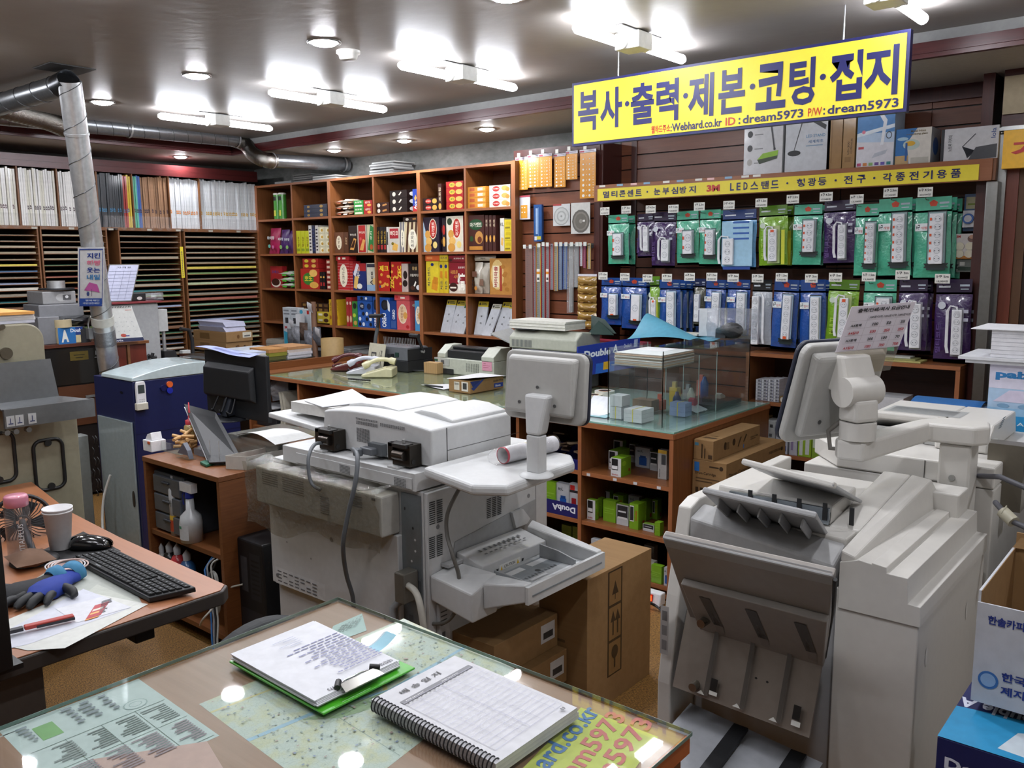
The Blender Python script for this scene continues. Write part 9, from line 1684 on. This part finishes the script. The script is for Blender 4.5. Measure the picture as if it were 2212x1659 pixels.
e1=mc[2]-mc[1];e0=mc[0]-mc[1];e1p=e1.normalized()*.60;q_=[mc[0],mc[1],mc[2],mc[0]+e1*1.25]
b=MB().add([q_[0],q_[3],q_[2],q_[1]],[(0,1,2,3)],MAP2);b.art(q_[0],(q_[3]-q_[0])*.93,q_[1]-q_[0],road,lift=.0002)
tag(b.build('street_map'),'pale green street map lying under the glass of the front counter','map')
def lines(n,m,x0=.05,x1=.95,y0=.05,y1=.95,c='707880',seed=1,fill=.7):
 q=random.Random(seed);out=[]
 for i in range(n):
  for j in range(m):
   x=x0+(x1-x0)*i/n;y=y0+(y1-y0)*j/m;out.append(('r',x,y,x+(x1-x0)/n*q.uniform(.3,.85),y+(y1-y0)/m*.45,c))
 return out
T0=P(299,1466,Z=zs_);T1=P(474,1589,Z=zs_);T3=P(41,1563,Z=zs_);U=T3-T0;V=T1-T0
b=MB().add([T0,T0+V,T0+V+U*1.15,T0+U*1.15],[(0,3,2,1)],pm('b3c2bf',.5))
b.art(T0,U*1.12,V,[('r',.72,.12,.86,.3,'5f9a4a'),('r',.02,.38,.98,.385,'3a5a4a'),('r',.02,.66,.98,.664,'3a5a4a'),('r',.02,.97,.98,.975,'3a5a4a'),('r',.25,.38,.254,.97,'3a5a4a'),('r',.5,.38,.504,.97,'3a5a4a'),('r',.75,.38,.754,.97,'3a5a4a'),('e',.2,.3,.09,.06,'8aa09c'),('e',.2,.3,.08,.052,'b3c2bf'),('e',.2,.3,.05,.032,'8aa09c'),('e',.2,.3,.043,.026,'b3c2bf')]+lines(4,9,.05,.95,.42,.64,'5a6a66',2)+lines(4,10,.05,.95,.70,.95,'6a5a62',3)+lines(3,5,.3,.68,.05,.3,'5a6a70',4)+lines(1,5,.88,.98,.08,.3,'5a6a70',6),lift=.0003*(1 if U.cross(V).z>0 else-1))
tag(b.build('price_chart'),'pale green printed table with a green square, under the glass at left','printed sheet')
b=MB();a=P(0,1560,Z=zs_);b.add([(fx0+.02,T3.y-.30,zs_),(T3.x-.0,T3.y-.30,zs_),(T3.x+.02,T3.y-.012,zs_),(fx0+.02,T3.y-.012,zs_)],[(0,1,2,3)],pm('adb6b5',.5));b.art((fx0+.03,T3.y-.28,zs_),(.3,0,0),(0,.24,0),lines(5,5,.05,.9,.05,.9,'4a4440',9)+[('e',.1,.2,.05,.05,'b03a34'),('e',.3,.2,.05,.05,'3a5a9a')]);tag(b.build('brochure'),'pale brochure sheet under the glass at the lower left corner','printed sheet')
flat('pink_sheet',[(447,1601),(482,1659),(470,1700),(250,1700),(200,1640)],pm('b99a90',.5),'pinkish translucent sheet under the glass beside the pale green table','sheet',z=zs_+.0006)
flat('small_plan',[(720,1352),(782,1325),(792,1362),(700,1396)],pm('a8c0bc',.5),'small pale green plan under the glass above the clipboard','printed sheet',z=zs_+.0006,items=lines(6,6,.1,.9,.1,.9,'4a5a56',5),frame=(P(712,1380,Z=zs_+.0006),P(775,1352,Z=zs_+.0006)-P(712,1380,Z=zs_+.0006),P(735,1350,Z=zs_+.0006)-P(712,1380,Z=zs_+.0006)))
# yellow web sheet
Y0_=P(1255,1528,Z=zs_+.0008);Y1_=P(1422,1592,Z=zs_+.0008);Yv=P(1130,1659,Z=zs_+.0008)-Y0_
b=MB();zy=zs_+.0008;b.add([Y0_,Y0_+Yv*1.4,Y1_+Yv*1.4,Y1_],[(0,1,2,3)],pm('b3bb52',.5));ux=(Y0_-(Y0_+Yv)).normalized();uy=-(Y1_-Y0_).normalized();wdt=(Y1_-Y0_).length
if ux.cross(uy).z<0:uy=-uy
Ob=Y1_+Yv*1.0 if uy.dot(Y1_-Y0_)<0 else Y0_+Yv
for k,(t,c,h,s_)in enumerate((('ard.co.kr','3f6a9a',.05,.03),('am5973','b0605a',.045,.10),('m5973','b0605a',.045,.16))):
 b.text(t,Y0_+(Y1_-Y0_)*((k+.78)/3.2)+Yv.normalized()*(.19-.012*k)-Yv*0,-Yv.normalized(),-(Y1_-Y0_).normalized(),.038,pm(c),w=.20,bold=.02,lift=.0006 if(-Yv).cross(-(Y1_-Y0_)).z>0 else-.0006)
tag(b.build('yellow_sheet'),'yellow-green sheet with large web address letters under the glass corner','printed sheet')
MB().box(fx0,fx1,-.75,fy1,ZF-.0075,ZF,clear('glass_sheet2','fdfffe',.03,.02,.0)).build('glass_sheet',fc)
MB().box(fx0,fx1,fy1+.0002,fy1+.0008,ZF-.007,ZF-.0005,pm('6f8a80',.15,coat=.6)).box(fx1+.0002,fx1+.0008,-.75,fy1,ZF-.007,ZF-.0005,pm('6f8a80',.15,coat=.6)).box(fx0-.0008,fx0-.0002,-.75,fy1,ZF-.007,ZF-.0005,pm('6f8a80',.15,coat=.6)).build('glass_edge',fc)
# clipboard
zc=ZF+.0005;c0,c1,c2=P(495,1432,Z=zc),P(699,1546,Z=zc),P(897,1446,Z=zc);c3=c0+(c2-c1);U=c1-c0;V=c2-c1
cl=thing('clipboard','bright green clipboard with a black and steel clip on the front counter','clipboard',(c0+c2)/2)
MB().slab([c0,c1,c2,c3]if U.cross(V).z>0 else[c0,c3,c2,c1],.004,pm('45a81e',.35,coat=.4)).build('board',cl,bevel=.0015)
r_=random.Random(8);b=MB();z=zc+.0045
n_=Vector((0,0,1));a0,a1,a2,a3=c0+U*.02+V*.02,c0+U*.93+V*.01,c0+U*.93+V*.90,c0+U*.02+V*.93
for k in range(8):
 j=Vector((r_.uniform(-.004,.004),r_.uniform(-.004,.004),0));pts=[Vector((p.x,p.y,z))+j for p in(a0,a1,a2,a3)];b.slab(pts if U.cross(V).z>0 else pts[::-1],.0016,pm(['d8d8dc','d2d3d8'][k%2],.6));z+=.0018
pj=[Vector((p.x,p.y,z))for p in(a0,a1,a2,a3)]
ux,uy=pj[1]-pj[0],pj[3]-pj[0]
# upside-down handwriting and printed lines run along V, stacked along -U
it=[]
q=random.Random(12)
for i in range(15):
 x=.30+.037*i;n_w=6
 y=.97
 for w_ in range(q.randint(5,7)):
  l_=q.uniform(.05,.10);it.append(('r',x,y-l_,x+.012,y,'6a6c98'));y-=l_+.018
it+=[('r',.12+.03*i,.35+.1*(i%3),.127+.03*i,.6,'9aa0b8')for i in range(5)]
if ux.cross(uy).z>0:b.art(pj[0]+Vector((0,0,.0003)),ux,uy,it)
else:b.art(pj[0]+uy+Vector((0,0,.0003)),ux,-uy,[(k_[0],k_[1],1-k_[4],k_[3],1-k_[2],k_[5])for k_ in it])
ud=-uy.normalized()
b.text('대진상사 주문전 TEL.02-577-5973',pj[0]+ux*.93+uy*.94+Vector((0,0,.0009)),ud,ud.cross(Vector((0,0,-1))),.011,pm('2a2c38'),w=.15,bold=.01,lift=0)
tag(b.build('paper_stack'),'stack of written white sheets held on the green clipboard','paper stack')
m=(pj[1]+pj[2])/2-ux.normalized()*.0;d=uy.normalized();e=ux.normalized()
b=MB().slab([m-d*.045+e*.016,m+d*.045+e*.016,m+d*.040-e*.006+Vector((0,0,.006)),m-d*.040-e*.006+Vector((0,0,.006))],-.002,pm('a8a6a0',.2,1.))
b.tube([m-d*.045-e*.010,m-d*.02-e*.020,m+d*.02-e*.020,m+d*.045-e*.010],.0022,pm('b8b8b8',.2,1.),6);b.build('steel_clip',cl)
for s_ in(-1,1):MB().tube([m+d*.050*s_-e*.002+Vector((0,0,.004)),m+d*.036*s_-e*.016+Vector((0,0,.006))],.006,pm('18181a',.4),8).build('clip_end',cl)
g=c0+V*.98+U*.62;b=MB()
for k in range(3):b.grid(lambda u,v,k=k:g+V*(-.12+.26*u)+U*(-.02+.10*v+.015*k)+Vector((0,0,.014+.002*k+.018*u*u)),6,4,pm('8fc0d0' if k==2 else 'b8c8d0',.5))
tag(b.build('blue_notes'),'pale blue note sheets sticking out of the clipboard papers','notes')
# spiral notebook
zn_=ZF+.0005;n0,n1,n3=P(802,1510,Z=zn_+.022),P(1071,1650,Z=zn_+.022),P(982,1416,Z=zn_+.022);n2=P(1246,1528,Z=zn_+.022)
nb=thing('spiral_notebook','thick spiral-bound white delivery log with Korean title on the counter','notebook',((n0+n2)/2-Vector((0,0,.022))))
r_=random.Random(3);b=MB();dn=lambda p,z:Vector((p.x,p.y,z))
for k in range(9):
 z=zn_+.0024*k;j=.010*(1-k/9)*r_.uniform(.4,1.2);off=(n3-n0).normalized()*j
 pts=[dn(n0,z),dn(n1,z),dn(n2+off,z),dn(n3+off,z)];b.slab(pts,.0022,pm(['d6d6d8','cfcfd4','c8c8cc'][k%3],.6))
b.build('pages',nb)
b=MB();o_=dn(n1,zn_+.0222)+(n2-n1)*.0;o_=dn(n0,zn_+.0222);ux=n3-n0;ux.z=0;uy=n1-n0;uy.z=0
# page reads with its top at the n0-n3 edge
o2=o_+uy;up=-uy
tb=[('r',.12,.80,.95,.84,'6a6a70'),('r',.12,.80,.124,.08,'7a7a84'),('t','배 송 일 지',.22,.89,.045,'1c1c20',.46,0,.02),('t','차량 No.7319',.16,.812,.014,'e4e4e4',.2),('t','차량 No.7318',.58,.812,.014,'e4e4e4',.2)]
tb[1]=('r',.12,.08,.123,.80,'7a7a84')
tb+=[('r',.12,.08+.045*i,.95,.082+.045*i,'9a9ab8')for i in range(17)]+[('r',x,.08,x+.002,.80,'8a8aa8')for x in(.26,.44,.53,.535,.67,.86,.948)]+[('r',.13+.05*i,.775,.15+.05*i,.785,'5a5a60')for i in range(15)]
tb+=[('e',.88,.045,.012,.012,'6a6a70'),('e',.905,.045,.010,.012,'6a6a70'),('r',.875,.03,.91,.036,'6a6a70')]
b.art(o2,ux,up,tb,lift=.0004)if ux.cross(up).z>0 else None
b.build('printed_table',nb)
b=MB();dd=(n3-n0).normalized();dd.z=0
for k in range(34):
 c=o_.lerp(o_+uy,(k+.6)/34.4);c.z=zn_+.011
 b.tube([c+dd*(.006+.011*math.cos(a))+Vector((0,0,.0135*math.sin(a)+.001))+uy.normalized()*(.0014*math.sin(a))for a in[2*PI*i/12 for i in range(12)]],.0013,pm('24242a',.35),5)
b.build('wire_spiral',nb)
# ================= SIDE DESK =================
ZD=.75;dx1=-1.95;dsk=thing('side_desk','orange-topped desk with dark edge and keyboard at the left foreground','desk',(-2.5,.7,0))
DT=wood('96603f','a56d49','x',.4,'desk_top',fine=.5);DE=pm('37312d',.5)
ol=[(dx1-.03,1.195),(dx1-.002,1.165),(dx1-.002,.1),(-3.53,.1),(-3.53,1.32),(-3.0,1.235),(-2.6,1.21)]
MB().prism([(x+(.006 if x<-2.2 else-.006),y-.006)for x,y in ol],'z',ZD-.002,ZD,DT).build('desk_top',dsk)
MB().prism(ol,'z',ZD-.040,ZD-.0025,DE).build('desk_edge',dsk,bevel=.004)
MB().box(-2.10,-2.04,.2,.75,0,ZD-.041,pm('5c5650',.5)).box(-2.6,-2.105,.62,.64,.15,ZD-.045,'141312').box(-2.45,-2.0,.95,1.0,ZD-.085,ZD-.041,'1a1918').build('desk_frame',dsk,bevel=.004)
MB().box(-2.9,-2.15,.2,.60,.02,.60,pm('111113',.4)).build('pedestal',dsk)
k0,k1,k2,k3=[P(u,v,Z=ZD+.022)for u,v in((156,1199),(322,1286),(425,1262),(249,1186))]
kb=thing('keyboard','black full-size keyboard on the orange side desk','keyboard',(k0+k2)/2-Vector((0,0,.022)));KB=pm('131416',.5)
O=k0;U=k1-k0;V=k3-k0
MB().slab([O-Vector((0,0,.02)),O+U-Vector((0,0,.02)),O+U+V-Vector((0,0,.012)),O+V-Vector((0,0,.012))],.014 if U.cross(V).z>0 else-.014,KB).build('base',kb,bevel=.003)
b=MB();sg1=1 if U.cross(V).z>0 else-1
cells=[]
for r in range(6):
 x=.02
 while x<.975:
  w_=.042;
  if r in(0,1,2,3,4)and abs(x-.02)<.01:w_=.042+.012*r
  if r==5 and .18<x<.2:w_=.28
  if x>.70 and x<.735:x=.735
  y=.80-.145*r-(0 if r==0 else .03)
  cells.append((x,y,min(w_,.985-x)-.006));x+=w_
for x,y,w_ in cells:
 z=Vector((0,0,-.0055+.004*(y)))
 a=O+U*x+V*y+z;b.slab([a,a+U*w_,a+U*w_+V*.115,a+V*.115],.006*sg1,pm('08090a',.75));b.add([a+U*w_*.3+V*.04+Vector((0,0,.0066)),a+U*w_*.55+V*.04+Vector((0,0,.0066)),a+U*w_*.55+V*.075+Vector((0,0,.0066)),a+U*w_*.3+V*.075+Vector((0,0,.0066))],[(0,1,2,3)],'74787c')
ks=b.build('keys',kb);ks['kind']='stuff'
flat('mouse_pad',[(88,1190),(180,1148),(262,1190),(150,1222),(98,1222)],pm('1a1a1c',.7),'black mouse pad under the mouse and paper cups','mouse pad',z=ZD+.002)
p=P(197,1183,Z=ZD+.003);b=MB();b.T=Matrix.Translation(p)@Matrix.Rotation(.8,4,'Z')
b.grid(lambda u,v:(.062*math.cos(PI*u)*(1-.1*v),.034*math.sin(2*PI*v)*math.sin(PI*u)**.5,.004+.034*max(0,math.cos(2*PI*v))**.7*math.sin(PI*u)**.6*(1-.25*math.cos(PI*u))),16,20,pm('101113',.15,coat=.8));mo_=tag(b.build('computer_mouse'),'glossy black mouse between the paper cups and the keyboard','mouse')
p=P(131,1185,Z=ZD+.003)
for k in range(2):
 b=MB().lathe((p.x,p.y,p.z+.0085*k),[(.0005,.003),(.0265,.0),(.028,.002),(.039,.112),(.0415,.113),(.0415,.117),(.0385,.117),(.026,.004),(.0005,.004)],pm('dcdadb',.55),36)
 tag(b.build('paper_cup'),'white paper cup on the side desk, %s one of two nested cups'%('outer','inner and upper')[k],'paper cup')
p=P(46,1206,Z=ZD+.001);wb_=thing('water_bottle','clear water bottle with a pink lid and white lettering on the side desk','water bottle',p)
MB().lathe(p,[(.0005,.003),(.030,.002),(.033,.008),(.033,.145),(.028,.155)],clear('bottle_clear','dfe3e8',.08,.05,.04),28).build('bottle_body',wb_)
MB().lathe(p,[(.0005,.187),(.028,.187),(.0315,.182),(.0315,.157),(.029,.155)],pm('c97c90',.35,coat=.3),28).build('lid',wb_)
vd=(Vector((0,0,0))-Vector((p.x,p.y,0))).normalized();tx_=Vector((-vd.y,vd.x,0));MB().text('VITALPLUS',p+vd*.0342+tx_*.012+Vector((0,0,.025)),(0,0,1),-tx_,.014,pm('d0d2d4'),w=.085,bold=.01).build('bottle_lettering',wb_)
p=P(75,1212,Z=ZD+.001);df=thing('desk_fan','small black desk fan behind the pink-lidded bottle','fan',p)
q=P(52,1105,Y=p.y+.05);c=P(48,1128,Y=p.y+.07);ax=(Vector((0,0,1.45))-c).normalized()
MB().lathe(p+Vector((-.0,.0,0)),[(.0005,.022),(.04,.020),(.062,.008),(.064,.001)],pm('1b1c1e',.45),30).build('base',df)
MB().tube([p+Vector((0,0,.02)),c-ax*.035],.010,'1b1c1e',8).build('stem',df)
u_=ax.orthogonal().normalized();w_=ax.cross(u_);b=MB()
for r,o in((.082,0),(.084,-.015),(.078,-.032),(.02,.014)):b.tube([c+ax*o+(u_*math.cos(2*PI*i/40)+w_*math.sin(2*PI*i/40))*r for i in range(41)],.0035,pm('1b1c1e',.4),6)
for i in range(36):
 a=2*PI*i/36;d1=u_*math.cos(a)+w_*math.sin(a);d2=u_*math.cos(a+.35)+w_*math.sin(a+.35);b.tube([c+ax*.014+d1*.02,c+ax*.012+(d1+d2).normalized()*.052,c+d2*.082,c-ax*.032+d2*.078],.0018,pm('1b1c1e',.4),4)
b.build('grille',df);b=MB()
for i in range(5):
 a=2*PI*i/5;d1=u_*math.cos(a)+w_*math.sin(a);d2=u_*math.cos(a+.7)+w_*math.sin(a+.7);b.add([c+d1*.012,c+d1*.07+ax*.006,c+d2*.07-ax*.008,c+d2*.012],[(0,1,2,3)],'2a2b2e')
b.build('blades',df)
# work glove pair
def glove(o,rz,mir,c1,c2,label,s=1.):
 g=thing('work_glove',label,'glove',o,'rubber-dipped work gloves on the desk');T_=Matrix.Translation(o)@Matrix.Rotation(rz,4,'Z')@Matrix.Diagonal((s*mir,s,s,1))
 b=MB();b.T=T_;b.tube([(0,.085,.016),(0,.06,.018),(0,.03,.018),(.0,.0,.018),(0,-.035,.017),(0,-.055,.014)],.03,pm(c1,.7,bump=.5,bscale=200),16,[.034,.030,.036,.043,.042,.030])
 b.v=[(x,y,o.z+.001+(z-o.z)*.62 if z>o.z else o.z+.001)for x,y,z in b.v];b.build('palm',g)
 for i,(x,y,dx,L_,r)in enumerate(((-.031,-.03,-.012,.055,.0105),(-.011,-.042,-.004,.066,.0115),(.010,-.042,.004,.062,.0115),(.029,-.032,.014,.048,.0105),(.036,.008,.045,.035,.012))):
  b=MB();b.T=T_;b.tube([(x,y,.013),(x+dx*.4,y-L_*.4,.017),(x+dx*.8,y-L_*.75,.015),(x+dx,y-L_,.010),(x+dx,y-L_-r*.8,.009)],r,pm(c2,.6),12,[r*1.05,r,r,r*.85,r*.3]);b.build('thumb' if i==4 else 'finger',g)
 b=MB();b.T=T_;b.lathe((0,.083,.013),[(.026,-.0),(.033,.01),(.034,.03),(.031,.03),(.025,.0)],pm('3a7aa0',.8),18,axis=(0,1,.05));b.v=[(x,y,max(z,o.z+.001))for x,y,z in b.v];b.build('cuff',g)
p=P(108,1282,Z=ZD+.003);glove(p,.62,1,'1e3a9a','1b1c1f','blue and black rubber-dipped glove lying palm down on the papers')
p=P(45,1290,Z=ZD+.003);glove(p,.25,-1,'1c1d20','1b1c1f','black glove partly under the blue one beside the dark screen edge')
p=P(55,1222,Z=ZD+.001);b=MB();pillow(b,(p.x-.07,p.y-.03,ZD+.02),(1,-.1,0),(0.1,1,0),(0,0,1),.13,.10,.045,pm('8a6a55',.8,bump=.8,bscale=250),seed=3,flat=.04)
tag(b.build('mesh_pouch'),'brown mesh pouch beside the pink-lidded bottle','pouch')
p=P(135,1232,Z=ZD+.003);b=MB().box(p.x-.04,p.x+.03,p.y-.025,p.y+.025,ZD+.001,ZD+.012,'c4a8a4');tag(b.build('charger',bevel=.005),'pale pink charger pad on the side desk','charger')
b=MB()
for k in range(4):b.tube([p+Vector((.05*math.cos(a)+.01*k,.04*math.sin(a)+.004*k,.014+.002*k))for a in[2*PI*i/20 for i in range(19)]],.0022,pm('c8b0a8' if k%2 else 'c9c9cc',.5),6)
tag(b.build('charging_cord'),'coil of white and pink charging cord around the pink charger','cord')
def sheet(uv,m,label,z,cat='paper',items=None,fr=None,nm='paper_sheet'):return flat(nm,uv,pm(m,.55),label,cat,z=z,items=items,frame=fr)
z=ZD+.0006
sheet([(150,1205),(300,1290),(310,1310),(235,1345),(60,1260)],'a8aca4','clear-covered forms under the gloves and keyboard',z)
sheet([(210,1262),(300,1300),(268,1322),(180,1285)],'b4b8ae','small printed form in front of the keyboard',z+.0004)
sheet([(0,1345),(170,1275),(320,1305),(140,1400),(60,1405),(0,1392)],'cdcec8','lowest of the overlapping white sheets near the red cutter',z+.0008)
fr_=(P(60,1385,Z=z+.0016),P(170,1345,Z=z+.0016)-P(60,1385,Z=z+.0016),P(110,1300,Z=z+.0016)-P(60,1385,Z=z+.0016))
sheet([(0,1370),(180,1272),(285,1312),(60,1392),(0,1405)],'c9cbd6','white sheet with blue border line under the red cutter',z+.0012)
q0=P(185,1338,Z=z+.0022);q1=P(218,1328,Z=z+.0022);q3_=P(205,1308,Z=z+.0022)
b=MB().add([P(165,1345,Z=z+.0018),P(282,1312,Z=z+.0018),P(225,1288,Z=z+.0018),P(120,1315,Z=z+.0018)],[(0,1,2,3)],pm('d2d3d8',.55));b.art(q0,q1-q0,q3_-q0,[('r',0,0,1,1,'b5303a'),('r',.1,.5,.8,.65,'e0d8c8'),('r',.1,.25,.7,.38,'e0b060'),('r',0,-.12,.9,-.03,'d88a2a')]);b.art(P(215,1325,Z=z+.0022),P(245,1316,Z=z+.0022)-P(215,1325,Z=z+.0022),P(220,1298,Z=z+.0022)-P(215,1325,Z=z+.0022),lines(1,9,0,1,0,1,'3a3c44',4))
tag(b.build('leaflet'),'white leaflet with a red printed block near the desk edge','leaflet')
a=P(20,1368,Z=z+.008);c=P(160,1335,Z=z+.008);ck=thing('box_cutter','red box cutter lying on the papers of the side desk','cutter',a-Vector((0,0,.008)));d=(c-a).normalized();w_=Vector((-d.y,d.x,0))*.009
MB().slab([a-w_+d*.03,c-w_,c+w_,a+w_+d*.03],.010,pm('b03a32',.4)).build('handle',ck,bevel=.003)
MB().slab([a-w_*.8-d*.01,a-w_*.8+d*.028,a+w_*.8+d*.028,a+w_*.8],.008,pm('3a3a3e',.4,.4)).slab([c-w_*1.2-d*.08+Vector((0,0,.0)),c-w_*1.4,c-w_,c-w_-d*.08],.006,'2a2a30').build('blade_end',ck)
# screen edge at the very left, printer behind
s0=P(-40,1330,Y=.60);s1_=P(20,1330,Y=.635);sz0_=ZD+.001;szt=P(10,1042,Y=.62).z
sc2=thing('desk_monitor','black monitor edge standing on the desk at the left border','monitor',(s1_.x-.1,.62,ZD))
MB().box(s1_.x-.30,s1_.x,.60,.635,ZD+.012,szt,pm('0a0b0d',.4)).build('shell',sc2,bevel=.004)
MB().box(s1_.x-.2,s1_.x-.02,.57,.66,ZD+.0005,ZD+.0115,pm('0e0f11',.4)).build('stand_base',sc2)
p=P(52,1040,Y=1.30);b=MB().prism([(1.06,ZD+.001),(1.32,ZD+.001),(1.32,p.z-.02),(1.30,P(0,985,Y=1.2).z),(1.06,P(0,985,Y=1.2).z)],'x',p.x-.35,p.x,FW)if 0 else MB().box(p.x-.4,p.x,1.02,1.20,ZD+.001,p.z-.03,FW).prism([(p.x-.4,p.z-.028),(p.x,p.z-.028),(p.x,p.z+.015),(p.x-.10,p.z+.055),(p.x-.4,p.z+.06)],'y',1.02,1.20,FW)
tag(b.build('white_printer',bevel=.006),'corner of a white printer at the left border behind the fan','printer')
# office chair behind the counter
XC=-1.78;a=P(470,1392,X=XC);c=P(645,1313,X=XC);cy_=(a.y+c.y)/2;w_=(c.y-a.y)/2+.05;zt_=c.z+.005
ch=thing('office_chair','dark padded chair back just visible between the desk and the front counter','chair',(XC,cy_,0));CH=pm('1d2022',.7)
MB().prism([(cy_+w_*math.cos(t_),zt_-.12+.12*math.sin(t_))for t_ in[PI*i/16 for i in range(17)]]+[(cy_-w_*.9,zt_-.34),(cy_+w_*.9,zt_-.34)],'x',XC-.03,XC+.03,CH).build('backrest',ch,bevel=.02,seg=4)
MB().box(XC+.0-.18,XC+.06,cy_-.19,cy_+.19,.34,.40,CH).build('seat',ch,bevel=.02);MB().cyl((XC-.06,cy_,.08),(XC-.06,cy_,.34),.03,BK).box(XC-.012,XC+.012,cy_-.02,cy_+.02,.34,zt_-.30,BK).build('column',ch)
for i in range(5):a_=2*PI*i/5;MB().tube([(XC-.06,cy_,.09),(XC-.06+.17*math.cos(a_),cy_+.17*math.sin(a_),.05)],.018,BK,8).build('leg',ch)
